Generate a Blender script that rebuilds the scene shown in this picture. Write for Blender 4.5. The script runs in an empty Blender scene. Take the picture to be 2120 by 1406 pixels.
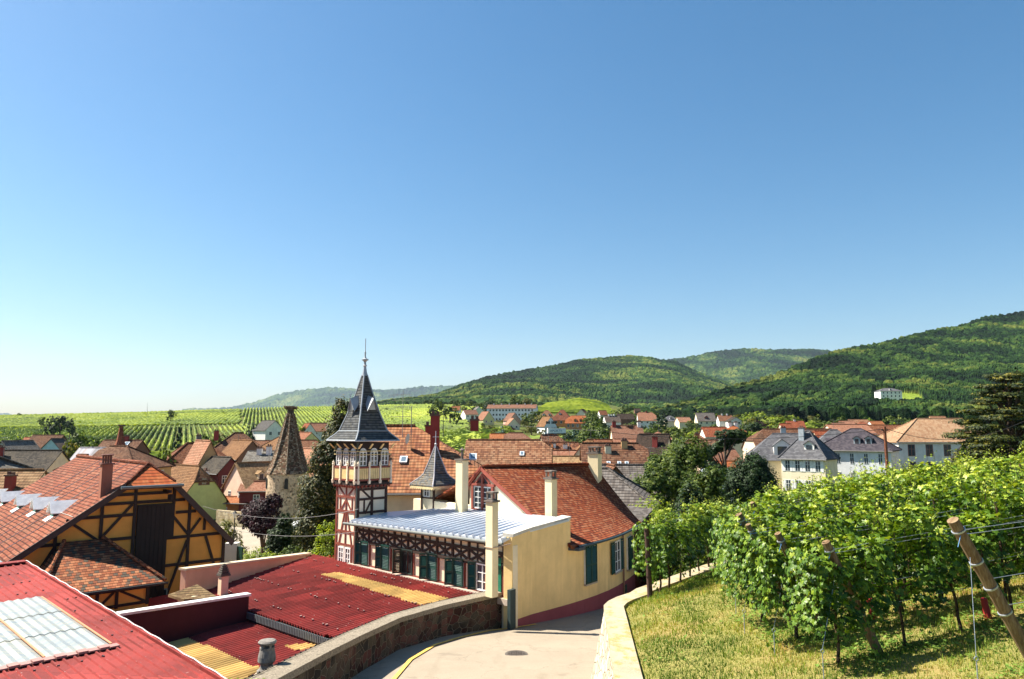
import bpy, math, random
import numpy as np
from mathutils import Vector as V, Matrix
R = math.radians
scene = bpy.context.scene
COL = scene.collection
# ------------------------------------------------------------------ camera
FPX, CX, HY, CY = 1500.0, 1060.0, 890.0, 703.0
PITCH = math.atan((HY - CY) / FPX)
cam_data = bpy.data.cameras.new("camera")
cam_data.sensor_fit = 'HORIZONTAL'; cam_data.sensor_width = 36.0
cam_data.lens = 36.0 * FPX / 2120.0
cam_data.clip_start = 0.1; cam_data.clip_end = 40000
cam = bpy.data.objects.new("camera", cam_data); COL.objects.link(cam)
cam.location = (0, 0, 0); cam.rotation_euler = (math.pi/2 + PITCH, 0, 0)
scene.camera = cam
# ------------------------------------------------------------------ light
SUN_EL, SUN_AZ = R(50), math.atan2(-.966, .26)      # azimuth clockwise from +Y
w = bpy.data.worlds.new("World"); scene.world = w; w.use_nodes = True
wn = w.node_tree; wn.nodes.clear()
sky = wn.nodes.new('ShaderNodeTexSky'); sky.sky_type = 'NISHITA'; sky.sun_disc = False
sky.sun_elevation = SUN_EL; sky.sun_rotation = SUN_AZ
sky.altitude = 300; sky.air_density = 1.15; sky.dust_density = 1.1; sky.ozone_density = 3.0
bg = wn.nodes.new('ShaderNodeBackground'); bg.inputs['Strength'].default_value = 0.052
wo = wn.nodes.new('ShaderNodeOutputWorld')
hs = wn.nodes.new('ShaderNodeHueSaturation'); hs.inputs['Saturation'].default_value = 1.32; hs.inputs['Hue'].default_value = .493; wn.links.new(sky.outputs[0], hs.inputs['Color']); wn.links.new(hs.outputs[0], bg.inputs[0]); wn.links.new(bg.outputs[0], wo.inputs[0])
sl = bpy.data.lights.new("sun", 'SUN'); sl.energy = 5.0; sl.angle = R(0.5); sl.color = (1.0, .93, .80)
so = bpy.data.objects.new("sun", sl); COL.objects.link(so)
SUNV = V((math.sin(SUN_AZ)*math.cos(SUN_EL), math.cos(SUN_AZ)*math.cos(SUN_EL), math.sin(SUN_EL)))
so.rotation_euler = SUNV.to_track_quat('Z', 'Y').to_euler()
vs = scene.view_settings
vs.view_transform = 'Standard'; vs.look = 'None'; vs.exposure = 1.5; vs.gamma = 1.0
scene.cycles.max_bounces = 6; scene.cycles.diffuse_bounces = 4; scene.cycles.transparent_max_bounces = 8
scene.cycles.volume_bounces = 0

# ------------------------------------------------------------------ geometry helpers
def P(px, py, Y):
    """world point at depth Y that the photograph shows at (px, py)"""
    r = (px - CX) / FPX; u = (CY - py) / FPX
    c, s = math.cos(PITCH), math.sin(PITCH)
    d = V((r, c - u*s, s + u*c))
    return d * (Y / d.y)
def ray(px, py): return P(px, py, 1.0)
def onplane(px, py, p0, n):
    d = ray(px, py); return d * (V(p0).dot(n) / d.dot(n))
def interp(x, xs, ys): return float(np.interp(x, xs, ys))

def tag(o, label=None, cat=None, group=None, kind=None):
    if label: o['label'] = label
    if cat: o['category'] = cat
    if group: o['group'] = group
    if kind: o['kind'] = kind
    return o
WORG = {}
def org(o): return WORG.get(o.name, V((0, 0, 0)))
def thing(name, label, cat, loc=(0, 0, 0), rot=0.0, group=None):
    o = bpy.data.objects.new(name, None); COL.objects.link(o)
    o.location = loc; o.rotation_euler = (0, 0, rot); o.empty_display_size = .3
    WORG[o.name] = V(loc)
    return tag(o, label, cat, group)

class MB:
    """collects faces; build() links them as one mesh object. local=True: points are in the parent's frame"""
    def __init__(s): s.v = []; s.f = []; s.m = []
    def face(s, pts, m=0):
        i = len(s.v); s.v.extend(V(p) for p in pts); s.f.append(tuple(range(i, i+len(pts)))); s.m.append(m)
    def hexa(s, b, t, m=0):            # b, t: 4 bottom points ccw seen from above, 4 top points
        i = len(s.v); s.v.extend(V(p) for p in list(b)+list(t))
        for f in ((3,2,1,0), (4,5,6,7), (0,1,5,4), (1,2,6,5), (2,3,7,6), (3,0,4,7)):
            s.f.append(tuple(i+k for k in f)); s.m.append(m)
    def obox(s, o, ax, ay, az, m=0):
        o, ax, ay, az = V(o), V(ax), V(ay), V(az)
        if ax.cross(ay).dot(az) < 0: o = o + ay; ay = -ay
        s.hexa([o, o+ax, o+ax+ay, o+ay], [o+az, o+ax+az, o+ax+ay+az, o+ay+az], m)
    def box(s, c, sz, rot=0.0, m=0):   # c = centre of bottom
        c = V(c); ax = V((math.cos(rot), math.sin(rot), 0)) * sz[0]; ay = V((-math.sin(rot), math.cos(rot), 0)) * sz[1]
        s.obox(c - ax/2 - ay/2, ax, ay, V((0, 0, sz[2])), m)
    def beam(s, p0, p1, w, d, n, m=0): # bar of width w (in the wall) standing d out along n
        p0, p1, n = V(p0), V(p1), V(n).normalized(); t = (p1 - p0); side = t.cross(n).normalized() * w
        s.obox(p0 - side/2, t, side, n*d, m)
    def tube(s, p0, p1, r0, r1=None, n=8, m=0, caps=True):
        p0, p1 = V(p0), V(p1); r1 = r0 if r1 is None else r1
        t = (p1-p0).normalized(); a = t.cross(V((0,0,1)) if abs(t.z) < .9 else V((1,0,0))).normalized(); b = t.cross(a)
        i = len(s.v)
        for p, r in ((p0, r0), (p1, r1)):
            for k in range(n):
                an = 2*math.pi*k/n; s.v.append(p + (a*math.cos(an) + b*math.sin(an))*r)
        for k in range(n):
            j = (k+1) % n; s.f.append((i+j, i+k, i+n+k, i+n+j)); s.m.append(m)
        if caps:
            s.f.append(tuple(i+k for k in range(n))); s.m.append(m)
            s.f.append(tuple(i+n+k for k in reversed(range(n)))); s.m.append(m)
    def path(s, pts, r, n=5, m=0):
        for a, b in zip(pts[:-1], pts[1:]): s.tube(a, b, r, r, n, m, False)
    def slab(s, pts, t, m=0, down=None, m2=None):
        pts = [V(p) for p in pts]; d = V(down) if down else V((0,0,-t))
        nn = newell(pts)
        if nn.z < 0: pts = pts[::-1]
        s.face(pts, m); low = [p + d for p in pts]
        s.face(low[::-1], m if m2 is None else m2)
        for k in range(len(pts)):
            j = (k+1) % len(pts); s.face([pts[k], low[k], low[j], pts[j]], m if m2 is None else m2)
    def lathe(s, c, prof, n=16, m=0, a0=0.0):   # prof: (r, z) bottom to top
        c = V(c); i = len(s.v)
        for r, z in prof:
            for k in range(n):
                an = a0 + 2*math.pi*k/n; s.v.append(c + V((r*math.cos(an), r*math.sin(an), z)))
        for q in range(len(prof)-1):
            for k in range(n):
                j = (k+1) % n; a = i+q*n
                s.f.append((a+k, a+j, a+n+j, a+n+k)); s.m.append(m)
        s.f.append(tuple(i+k for k in reversed(range(n)))); s.m.append(m)
        q = i+(len(prof)-1)*n; s.f.append(tuple(q+k for k in range(n))); s.m.append(m)
    def build(s, name, mats, parent=None, local=False, smooth=False, uv=True):
        if not isinstance(mats, (list, tuple)): mats = [mats]
        o0 = V((0,0,0)) if (local or parent is None) else org(parent)
        me = bpy.data.meshes.new(name)
        me.from_pydata([tuple(p - o0) for p in s.v], [], s.f)
        for mt in mats: me.materials.append(mt)
        me.polygons.foreach_set('material_index', s.m)
        if smooth: me.polygons.foreach_set('use_smooth', [True]*len(s.f))
        if uv:
            lay = me.uv_layers.new(name='UVMap'); arr = []
            for f in s.f:
                pts = [s.v[i] for i in f]; n = newell(pts)
                if n.length < 1e-9: n = V((0,0,1))
                n.normalize()
                if abs(n.z) > .995: u = V((1,0,0)); v = V((0,1,0))
                else: u = V((0,0,1)).cross(n).normalized(); v = n.cross(u)
                for p in pts: arr.extend((p.dot(u), p.dot(v)))
            lay.data.foreach_set('uv', arr)
        me.update()
        o = bpy.data.objects.new(name, me); COL.objects.link(o)
        if parent is not None: o.parent = parent
        WORG[o.name] = o0
        return o
def newell(p):
    n = V((0,0,0))
    for a, b in zip(p, p[1:]+p[:1]):
        n.x += (a.y-b.y)*(a.z+b.z); n.y += (a.z-b.z)*(a.x+b.x); n.z += (a.x-b.x)*(a.y+b.y)
    return n
def npmesh(name, verts, faces, mat, parent=None, var=None, smooth=False, uv=None):
    """fast mesh from numpy arrays; faces (n,3) or (n,4); var: per-vertex float attribute"""
    me = bpy.data.meshes.new(name); k = faces.shape[1]
    me.vertices.add(len(verts)); me.vertices.foreach_set('co', verts.astype(np.float32).ravel())
    me.loops.add(faces.size); me.loops.foreach_set('vertex_index', faces.astype(np.int32).ravel())
    me.polygons.add(len(faces)); me.polygons.foreach_set('loop_start', np.arange(0, faces.size, k, dtype=np.int32))
    me.polygons.foreach_set('use_smooth', np.full(len(faces), smooth))
    for m in (mat if isinstance(mat, (list, tuple)) else [mat]): me.materials.append(m)
    if var is not None:
        at = me.attributes.new('var', 'FLOAT', 'POINT'); at.data.foreach_set('value', var.astype(np.float32))
    if uv is not None:
        l = me.uv_layers.new(name='UVMap'); l.data.foreach_set('uv', uv[faces.ravel()].astype(np.float32).ravel())
    me.update(calc_edges=True); me.validate()
    o = bpy.data.objects.new(name, me); COL.objects.link(o)
    if parent is not None: o.parent = parent
    return o
# ------------------------------------------------------------------ numpy noise
def _h(i, j, s=0):
    x = (i.astype(np.int64)*374761393 + j.astype(np.int64)*668265263 + s*974634777) & 0xffffffff
    x = ((x ^ (x >> 13)) * 1274126177) & 0xffffffff
    return ((x ^ (x >> 16)) & 0xffffff) / float(0xffffff)
def vnoise(x, y, s=0):
    i = np.floor(x); j = np.floor(y); fx = x-i; fy = y-j; fx = fx*fx*(3-2*fx); fy = fy*fy*(3-2*fy)
    a = _h(i, j, s); b = _h(i+1, j, s); c = _h(i, j+1, s); d = _h(i+1, j+1, s)
    return (a*(1-fx)+b*fx)*(1-fy) + (c*(1-fx)+d*fx)*fy
def fbm(x, y, s=0, o=4):
    t = 0; a = .5
    for k in range(o): t = t + a*vnoise(x*2**k, y*2**k, s+k); a *= .5
    return t
def worley(x, y, s=0):
    i = np.floor(x); j = np.floor(y); best = np.full(x.shape, 9.0); cid = np.zeros(x.shape)
    for di in (-1, 0, 1):
        for dj in (-1, 0, 1):
            a = i+di; b = j+dj; px = a+_h(a, b, s); py = b+_h(a, b, s+7)
            d = (px-x)**2+(py-y)**2; m = d < best
            best = np.where(m, d, best); cid = np.where(m, _h(a, b, s+13), cid)
    return np.sqrt(best), cid
# ------------------------------------------------------------------ material helpers
class NT:
    def __init__(s, name):
        s.mat = bpy.data.materials.new(name); s.mat.use_nodes = True; s.t = s.mat.node_tree; s.t.nodes.clear()
        s.out = s.n('ShaderNodeOutputMaterial')
    def n(s, typ, ins=None, **props):
        nd = s.t.nodes.new(typ)
        for k, v in props.items(): setattr(nd, k, v)
        for k, v in (ins or {}).items():
            if isinstance(v, bpy.types.Node): v = v.outputs[0]
            if isinstance(v, bpy.types.NodeSocket): s.t.links.new(v, nd.inputs[k])
            else:
                if isinstance(v, (tuple, list)) and len(v) == 3 and nd.inputs[k].type == 'RGBA': v = (*v, 1)
                nd.inputs[k].default_value = v
        return nd
    def math(s, op, a, b=0.0, c=None):
        i = {0: a, 1: b}
        if c is not None: i[2] = c
        return s.n('ShaderNodeMath', i, operation=op)
    def ramp(s, fac, stops, interp='LINEAR'):
        r = s.n('ShaderNodeValToRGB', {0: fac}); r.color_ramp.interpolation = interp
        e = r.color_ramp.elements
        while len(e) < len(stops): e.new(.5)
        for k, (p, c) in enumerate(stops):
            e[k].position = p; e[k].color = (*c, 1) if len(c) == 3 else c
        return r
    def mix(s, f, a, b, blend='MIX'):
        return s.n('ShaderNodeMix', {0: f, 6: a, 7: b}, data_type='RGBA', blend_type=blend).outputs[2]
    def noise(s, vec, sc, det=4, rough=.55, dim='3D'):
        i = {'Scale': sc, 'Detail': det, 'Roughness': rough}
        if vec is not None: i['Vector'] = vec
        return s.n('ShaderNodeTexNoise', i, noise_dimensions=dim)
    def uv(s): return s.n('ShaderNodeUVMap').outputs[0]
    def obj(s): return s.n('ShaderNodeTexCoord').outputs['Object']
    def fin(s, col, rough=.8, spec=.3, bump=None, bd=.02, bs=1.0, metal=0.0, **kw):
        i = {'Base Color': col, 'Roughness': rough, 'Specular IOR Level': spec, 'Metallic': metal}; i.update(kw)
        b = s.n('ShaderNodeBsdfPrincipled', i)
        if bump is not None:
            bn = s.n('ShaderNodeBump', {'Height': bump, 'Distance': bd, 'Strength': bs})
            s.t.links.new(bn.outputs[0], b.inputs['Normal'])
        s.t.links.new(b.outputs[0], s.out.inputs[0]); return s.mat
_cache = {}
def cached(fn):
    def g(*a, **k):
        key = (fn.__name__, a, tuple(sorted(k.items())))
        if key not in _cache: _cache[key] = fn(*a, **k)
        return _cache[key]
    return g
def sc3(c, f): return tuple(min(1, x*f) for x in c)
@cached
def plaster(c, dirt=.35, bump=.006):
    t = NT('plaster'); u = t.uv()
    n1 = t.noise(u, .55, 6, .65); n2 = t.noise(u, 28, 4, .7)
    st = t.noise(t.n('ShaderNodeMapping', {0: u, 'Scale': (2.2, .22, 1)}), 1.0, 5, .6)
    k = t.ramp(n1, [(.35, sc3(c, .78)), (.65, sc3(c, 1.06))])
    k2 = t.mix(t.math('MULTIPLY', t.ramp(st, [(.5, (0,0,0)), (.75, (1,1,1))]).outputs[0], dirt), k.outputs[0], sc3((c[0]*.9, c[1]*.85, c[2]*.8), .6))
    k3 = t.mix(.25, k2, t.ramp(n2, [(.3, sc3(c, .8)), (.7, sc3(c, 1.1))]).outputs[0])
    return t.fin(k3, .92, .15, n2, bump)
@cached
def tile(cols, tw=.22, th=.3, mode='flat', moss=.3, mossc=(.10,.085,.05), bd=.03, wav=0.0):
    """roof tiles laid in courses; cols: three or four tile colours"""
    cols = tuple(sc3(c_, .52) for c_ in cols); mossc = sc3(mossc, .45)
    t = NT('roof_tiles'); u = t.uv()
    if wav:
        nz = t.noise(u, .6, 2); u = t.n('ShaderNodeVectorMath', {0: u, 1: t.n('ShaderNodeCombineXYZ', {1: t.math('MULTIPLY', nz, wav)})}, operation='ADD').outputs[0]
    sp = t.n('ShaderNodeSeparateXYZ', {0: u})
    vr = t.math('DIVIDE', sp.outputs[1], th); row = t.math('FLOOR', vr); fv = t.math('FRACT', vr)
    uu = t.math('DIVIDE', sp.outputs[0], tw)
    if mode == 'flat': uu = t.math('ADD', uu, t.math('MULTIPLY', t.math('FLOORED_MODULO', row, 2.0), .5))
    cu = t.math('FLOOR', uu); fu = t.math('FRACT', uu)
    wn_ = t.n('ShaderNodeTexWhiteNoise', {0: t.n('ShaderNodeCombineXYZ', {0: cu, 1: row})}, noise_dimensions='2D')
    n = len(cols); c = t.ramp(wn_.outputs[0], [(k/n, x) for k, x in enumerate(cols)], 'CONSTANT')
    big = t.noise(t.uv(), .35, 5, .7)
    c2 = t.mix(t.math('MULTIPLY', t.ramp(big, [(.45, (0,0,0)), (.72, (1,1,1))]).outputs[0], moss), c.outputs[0], mossc)
    pat = t.noise(t.n('ShaderNodeMapping', {0: t.uv(), 'Location': (7,3,0)}), .5, 3)
    c2 = t.mix(t.math('MULTIPLY', t.ramp(pat, [(.5, (0,0,0)), (.62, (1,1,1))]).outputs[0], .35), c2, sc3(cols[0], 1.35))
    saw = t.math('SUBTRACT', 1.0, fv)                       # butt edge stands proud at the low end of every course
    if mode == 'flat':
        e = t.math('SUBTRACT', t.math('ABSOLUTE', t.math('SUBTRACT', fu, .5)), .44)
        prof = t.math('MULTIPLY', t.math('MAXIMUM', e, 0.0), -6.0)
    else:
        prof = t.math('MULTIPLY', t.math('SINE', t.math('MULTIPLY', fu, 2*math.pi)), .12)
    h = t.math('ADD', saw, prof)
    rim = t.ramp(fv, [(0, (.16,.16,.16)), (.16, (.3,.3,.3)), (.3, (1,1,1))]).outputs[0]   # dark band along the low edge of every course
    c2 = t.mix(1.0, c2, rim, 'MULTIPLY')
    return t.fin(c2, .88, .1, h, bd)
@cached
def stone(cols, mortar=(.42,.36,.27), sc=3.2, bd=.05, mw=.06, sq=1.6):
    t = NT('stone_masonry'); u = t.uv()
    m = t.n('ShaderNodeMapping', {0: u, 'Scale': (sc, sc*sq, 1)})
    w_ = t.n('ShaderNodeVectorMath', {0: m.outputs[0], 1: t.n('ShaderNodeVectorMath', {0: t.noise(u, 3, 3).outputs[1], 3: .45}, operation='SCALE').outputs[0]}, operation='ADD')
    v1 = t.n('ShaderNodeTexVoronoi', {'Vector': w_.outputs[0], 'Scale': 1.0, 'Randomness': .8}, voronoi_dimensions='2D')
    v2 = t.n('ShaderNodeTexVoronoi', {'Vector': w_.outputs[0], 'Scale': 1.0, 'Randomness': .8}, voronoi_dimensions='2D', feature='DISTANCE_TO_EDGE')
    n = len(cols); r = t.n('ShaderNodeSeparateXYZ', {0: v1.outputs[1]})
    c = t.ramp(r.outputs[0], [(k/n, x) for k, x in enumerate(cols)], 'CONSTANT')
    fine = t.noise(u, 22, 5, .7)
    c1 = t.mix(.5, c.outputs[0], t.mix(1.0, c.outputs[0], t.ramp(fine, [(.3, (.5,.5,.5)), (.75, (1.5,1.5,1.5))]).outputs[0], 'MULTIPLY'))
    big = t.noise(u, .5, 5, .7)
    c1 = t.mix(t.ramp(big, [(.45, (0,0,0)), (.8, (.75,.75,.75))]).outputs[0], c1, mortar)
    e = t.ramp(v2.outputs[0], [(mw*.5, (0,0,0)), (mw*1.6, (1,1,1))])
    col = t.mix(e.outputs[0], mortar, c1)
    h = t.math('ADD', e.outputs[0], t.math('MULTIPLY', fine, .5))
    return t.fin(col, .95, .1, h, bd)
@cached
def paint(c, rough=.55, var=.2, sc=3.0, metal=0.0, bd=.004, spec=.4):
    t = NT('painted_surface'); u = t.uv(); n = t.noise(u, sc, 6, .65); f = t.noise(u, sc*14, 3, .6)
    col = t.mix(t.ramp(n, [(.35, (0,0,0)), (.7, (1,1,1))]).outputs[0], sc3(c, 1-var), sc3(c, 1+var*.6))
    return t.fin(col, rough, spec, f, bd, metal=metal)
@cached
def glassm(c=(.03,.04,.05), rough=.08):
    t = NT('window_glass'); n = t.noise(t.uv(), 1.5, 2)
    return t.fin(t.mix(n, c, sc3(c, 1.6)), rough, .6)
@cached
def leafm(cols, trans=.45, rough=.55):
    """foliage coloured leaf by leaf through the mesh attribute var"""
    t = NT('foliage'); a = t.n('ShaderNodeAttribute', attribute_name='var')
    n = len(cols); c = t.ramp(a.outputs['Fac'], [(k/max(1, n-1), x) for k, x in enumerate(cols)])
    b = t.n('ShaderNodeBsdfPrincipled', {'Base Color': c.outputs[0], 'Roughness': rough, 'Specular IOR Level': .25})
    tr = t.n('ShaderNodeBsdfTranslucent', {0: t.mix(1.0, c.outputs[0], (1.5, 1.5, .5), 'MULTIPLY')})
    m = t.n('ShaderNodeMixShader', {0: trans, 1: b.outputs[0], 2: tr.outputs[0]})
    t.t.links.new(m.outputs[0], t.out.inputs[0]); return t.mat
@cached
def canopy(cols, rough=.8, sc=.25):
    t = NT('woodland_canopy'); a = t.n('ShaderNodeAttribute', attribute_name='var')
    n = len(cols); c = t.ramp(a.outputs['Fac'], [(k/max(1, n-1), x) for k, x in enumerate(cols)])
    g = t.n('ShaderNodeNewGeometry').outputs['Position']; nz = t.noise(g, sc, 5, .75)
    col = t.mix(1.0, c.outputs[0], t.ramp(nz, [(.3, (.45,.45,.45)), (.7, (1.6,1.6,1.6))]).outputs[0], 'MULTIPLY')
    return t.fin(col, rough, .1, nz, 3.0, 1.0)
# colour sets
CREAM = (.80,.68,.47); YELLOW = (.78,.52,.20); OCHRE = (.72,.36,.08); DARKT = (.020,.012,.010); REDT = (.22,.055,.035)
T_BROWN = ((.30,.13,.07), (.40,.18,.10), (.24,.10,.06), (.46,.24,.14))
T_RED = ((.42,.12,.06), (.50,.17,.09), (.34,.10,.055), (.56,.24,.14))
T_ORANGE = ((.62,.22,.09), (.70,.29,.13), (.52,.17,.07))
T_SALMON = ((.52,.24,.15), (.60,.31,.20), (.43,.18,.11))
T_TAN = ((.42,.25,.13), (.52,.32,.17), (.34,.19,.10))
T_GREY = ((.22,.19,.17), (.30,.27,.25), (.17,.15,.14))
T_DARK = ((.085,.07,.06), (.12,.095,.08), (.06,.05,.045))
T_MIX = ((.34,.14,.08), (.48,.22,.12), (.12,.08,.06), (.55,.32,.20), (.26,.12,.08))
dark_t = paint(DARKT, .7, .3); red_t = paint(REDT, .6, .25); white_p = paint((.80,.80,.78), .5, .12)
green_p = paint((.006,.050,.038), .45, .25); zinc = paint((.42,.46,.50), .4, .15, metal=.3); glass = glassm()
black_m = paint((.02,.02,.02), .6, .2); cream_m = plaster(CREAM)
# ================================================================== ground and hills
ZPX = [-1500, 0, 300, 600, 900, 1000, 1200, 1400, 1600, 1900, 2300, 4000]
ZY = [60, 100, 150, 200, 260, 330, 420, 520, 600, 700, 900]
ZT = {0:[-10.5,-11.3,-12,-11.5,-9,-5,0,6,11.0,6,-6], 300:[-10.5,-11.3,-12,-11.5,-9,-5,1,8,13.8,9,-4],
 600:[-10.5,-11.3,-12,-11.5,-9,-4,2,11,17.6,14,0], 900:[-10.5,-11.3,-11.6,-10,-6.5,-1.5,5,14,20.0,17,10],
 1000:[-10.5,-11.3,-11.5,-9,-4.5,-.5,3.4,9,17.5,19,22], 1200:[-10.5,-11.3,-11.6,-9,-5.5,-1.8,2.4,8,16,27,38],
 1400:[-10.2,-10.8,-11.2,-10,-6.5,-2.2,2.4,7,10,13,18], 1600:[-9.5,-10.4,-11,-10,-6.5,-1.5,3.5,7,9,11,15],
 1900:[-9.0,-9.9,-10.6,-9.5,-6.5,-1.5,3,6,9,11,15], 2300:[-8.5,-9.5,-10.2,-9,-6,-1,3,6,9,11,15]}
ZT[-1500] = ZT[0]; ZT[4000] = ZT[2300]
_ZA = np.array([ZT[p] for p in ZPX])
def road_z(Y): return np.interp(Y, [0, 10, 18, 30, 41, 50, 60], [-4.9, -5.4, -6.25, -7.85, -8.85, -9.8, -10.5])
def on_lane(px, py, h):
    lo, hi = 6.0, 45.0
    for _ in range(40):
        m = (lo+hi)/2
        if P(px, py, m).z > float(road_z(m))+h: lo = m
        else: hi = m
    return P(px, py, lo)
_w = [on_lane(a, b, h) for a, b, h in ((604,1387,1.02),(680,1347,1.0),(751,1312,1.0),(827,1278,1.02),(919,1252,1.12),(1056,1222,1.36))]
_w = [_w[0]+(_w[0]-_w[1])*3.0] + _w
LWX = ([p.y for p in _w], [p.x for p in _w])       # stone wall on the left of the lane

def lwx(Y): return np.interp(Y, *LWX)
def terr(X, Y):
    X = np.asarray(X, float); Y = np.asarray(Y, float)
    px = 1060 + 1500*X/np.maximum(Y, 1.0)
    ci = np.clip(np.interp(px, ZPX, range(len(ZPX))), 0, len(ZPX)-1.001); c0 = ci.astype(int); fc = ci-c0
    ri = np.clip(np.interp(Y, ZY, range(len(ZY))), 0, len(ZY)-1.001); r0 = ri.astype(int); fr = ri-r0
    far = (_ZA[c0, r0]*(1-fr)+_ZA[c0, r0+1]*fr)*(1-fc)+(_ZA[c0+1, r0]*(1-fr)+_ZA[c0+1, r0+1]*fr)*fc
    near = np.where(X < lwx(Y)-.25, -10.5, road_z(Y)-.06)
    near = np.where((Y > 30) & (X < (Y-30)*.62-.3), -10.5, near)
    return np.where(Y < 60, near, far)
def T1(X, Y): return float(terr(np.array([X]), np.array([Y]))[0])
def polar(pxs, Ys, zf):
    PX, YY = np.meshgrid(np.array(pxs, float), np.array(Ys, float)); XX = (PX-1060)/1500*YY
    Z = zf(XX, YY); nr, nc = PX.shape
    vt = np.stack([XX, YY, Z], -1).reshape(-1, 3); i = np.arange(nr*nc).reshape(nr, nc)
    f = np.stack([i[:-1, :-1], i[:-1, 1:], i[1:, 1:], i[1:, :-1]], -1).reshape(-1, 4)
    return vt, f
def ground_mat():
    t = NT('ground_cover'); g = t.n('ShaderNodeNewGeometry').outputs['Position']
    a = t.noise(g, .05, 4, .6); b = t.noise(g, .8, 5, .7)
    c = t.ramp(a, [(.35, (.035,.055,.01)), (.5, (.07,.095,.016)), (.62, (.12,.10,.04))])
    d = t.mix(.5, c.outputs[0], t.ramp(b, [(.3, (.03,.045,.01)), (.7, (.13,.15,.035))]).outputs[0])
    return t.fin(d, .95, .1, b, .3)
ys = list(np.geomspace(2.0, 60, 90)) + list(np.linspace(61.5, 900, 220))
vt, f = polar(np.linspace(-1500, 4000, 240), ys, terr)
# plain out to the horizon, sinking gently
rim = [(-90000, -400), (-90000, 60000), (90000, 60000), (90000, -400)]
tag(npmesh('ground', vt, f, ground_mat(), smooth=True), kind='structure')
pm = MB()
pm.face([(-30000, -60, -13.5), (30000, -60, -13.5), (30000, 30000, -13.5), (-30000, 30000, -13.5)])
tag(pm.build('plain', ground_mat()), kind='structure')

def hill(name, sky, Yb, pyb, Ys, rows, step, crown, amp, mat, seed, relief=0.0, bare=(), hazec=0.0, back=1.25):
    """a wooded hillside: slope from its foot to its skyline with a canopy of crown-sized domes"""
    pxs = np.arange(sky[0][0], sky[-1][0]+.1, step); sk = np.interp(pxs, [a for a, _ in sky], [b for _, b in sky])
    Yf = np.interp(pxs, *Yb) if isinstance(Yb, tuple) else np.full(pxs.shape, float(Yb))
    pf = np.interp(pxs, *pyb) if isinstance(pyb, tuple) else np.full(pxs.shape, float(pyb))
    Yt = np.interp(pxs, *Ys) if isinstance(Ys, tuple) else np.full(pxs.shape, float(Ys))
    t = np.linspace(0, 1, rows)[:, None]
    Y = Yf + (Yt-Yf)*t**.85; py = pf + (sk-pf)*t
    X = (pxs-1060)/1500*Y; c, s = math.cos(PITCH), math.sin(PITCH)
    u = (CY-py)/FPX; Z = Y*(s+u*c)/(c-u*s)
    Z = Z + relief*(fbm(X/(relief*9+1e-3), Y/(relief*9+1e-3), seed, 3)-.47)*2*np.sin(np.pi*np.clip(t, 0, 1))**.7
    # crest rolls over and falls away behind
    ex = 8; tb = np.linspace(1.0, back, ex+1)[1:, None]
    Yk = Yt*tb; Xk = (pxs-1060)/1500*Yk; Zk = Z[-1:] - (Yk-Yt)**1.0*.35
    X = np.vstack([X, Xk]); Y = np.vstack([Y, Yk+0*X[:ex]]); Z = np.vstack([Z, Zk])
    # front edge goes down into the ground
    X = np.vstack([X[:1]*.992, X[:1]*.996, X]); Y = np.vstack([Y[:1]*.992, Y[:1]*.996, Y]); Z = np.vstack([Z[:1]-30, Z[:1]-4, Z])
    d, cid = worley(X/crown, Y/crown, seed)
    d2, cid2 = worley(X/(crown*.42), Y/(crown*.42), seed+3)
    dome = np.sqrt(np.clip(1-(d/.85)**2, 0, 1))
    Z0 = Z.copy()
    Z = Z + amp*(dome*(.45+.8*cid)) + amp*.35*np.sqrt(np.clip(1-(d2/.85)**2, 0, 1)) + amp*.25*vnoise(X/crown*5, Y/crown*5, seed+5)
    patch = fbm(X/(crown*9), Y/(crown*9), seed+9, 4)
    var = np.clip(.08+.5*cid+1.7*(patch-.47)+.12*(cid2-.5), 0, .8)
    bm = np.zeros(X.shape, bool); PYg = np.vstack([pf[None], pf[None], py, np.tile(sk, (ex, 1))]); PXg = np.tile(pxs, (X.shape[0], 1))
    for poly in bare:
        ins = np.ones(X.shape, bool); n_ = len(poly); ar = sum(poly[k][0]*poly[(k+1)%n_][1]-poly[(k+1)%n_][0]*poly[k][1] for k in range(n_))
        for k in range(n_): (x0, y0), (x1, y1) = poly[k], poly[(k+1)%n_]; ins &= ((x1-x0)*(PYg-y0+4*(patch-.5))-(y1-y0)*(PXg-x0))*ar >= 0
        bm |= ins
    Z = np.where(bm, Z0 + .6*vnoise(X/3, Y/3, 3), Z); var = np.where(bm, .96+.04*vnoise(X/6, Y/6, 8), var)
    nr, nc = X.shape; i = np.arange(nr*nc).reshape(nr, nc)
    f = np.stack([i[:-1, :-1], i[:-1, 1:], i[1:, 1:], i[1:, :-1]], -1).reshape(-1, 4)
    vt = np.stack([X, Y, Z], -1).reshape(-1, 3)
    return tag(npmesh(name, vt, f, mat, var=var.ravel(), smooth=False), kind='structure')
WOOD = ((.003,.011,.003), (.008,.026,.005), (.018,.047,.008), (.045,.083,.013), (.11,.13,.024), (.20,.27,.03))
cw = canopy(WOOD)
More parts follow.
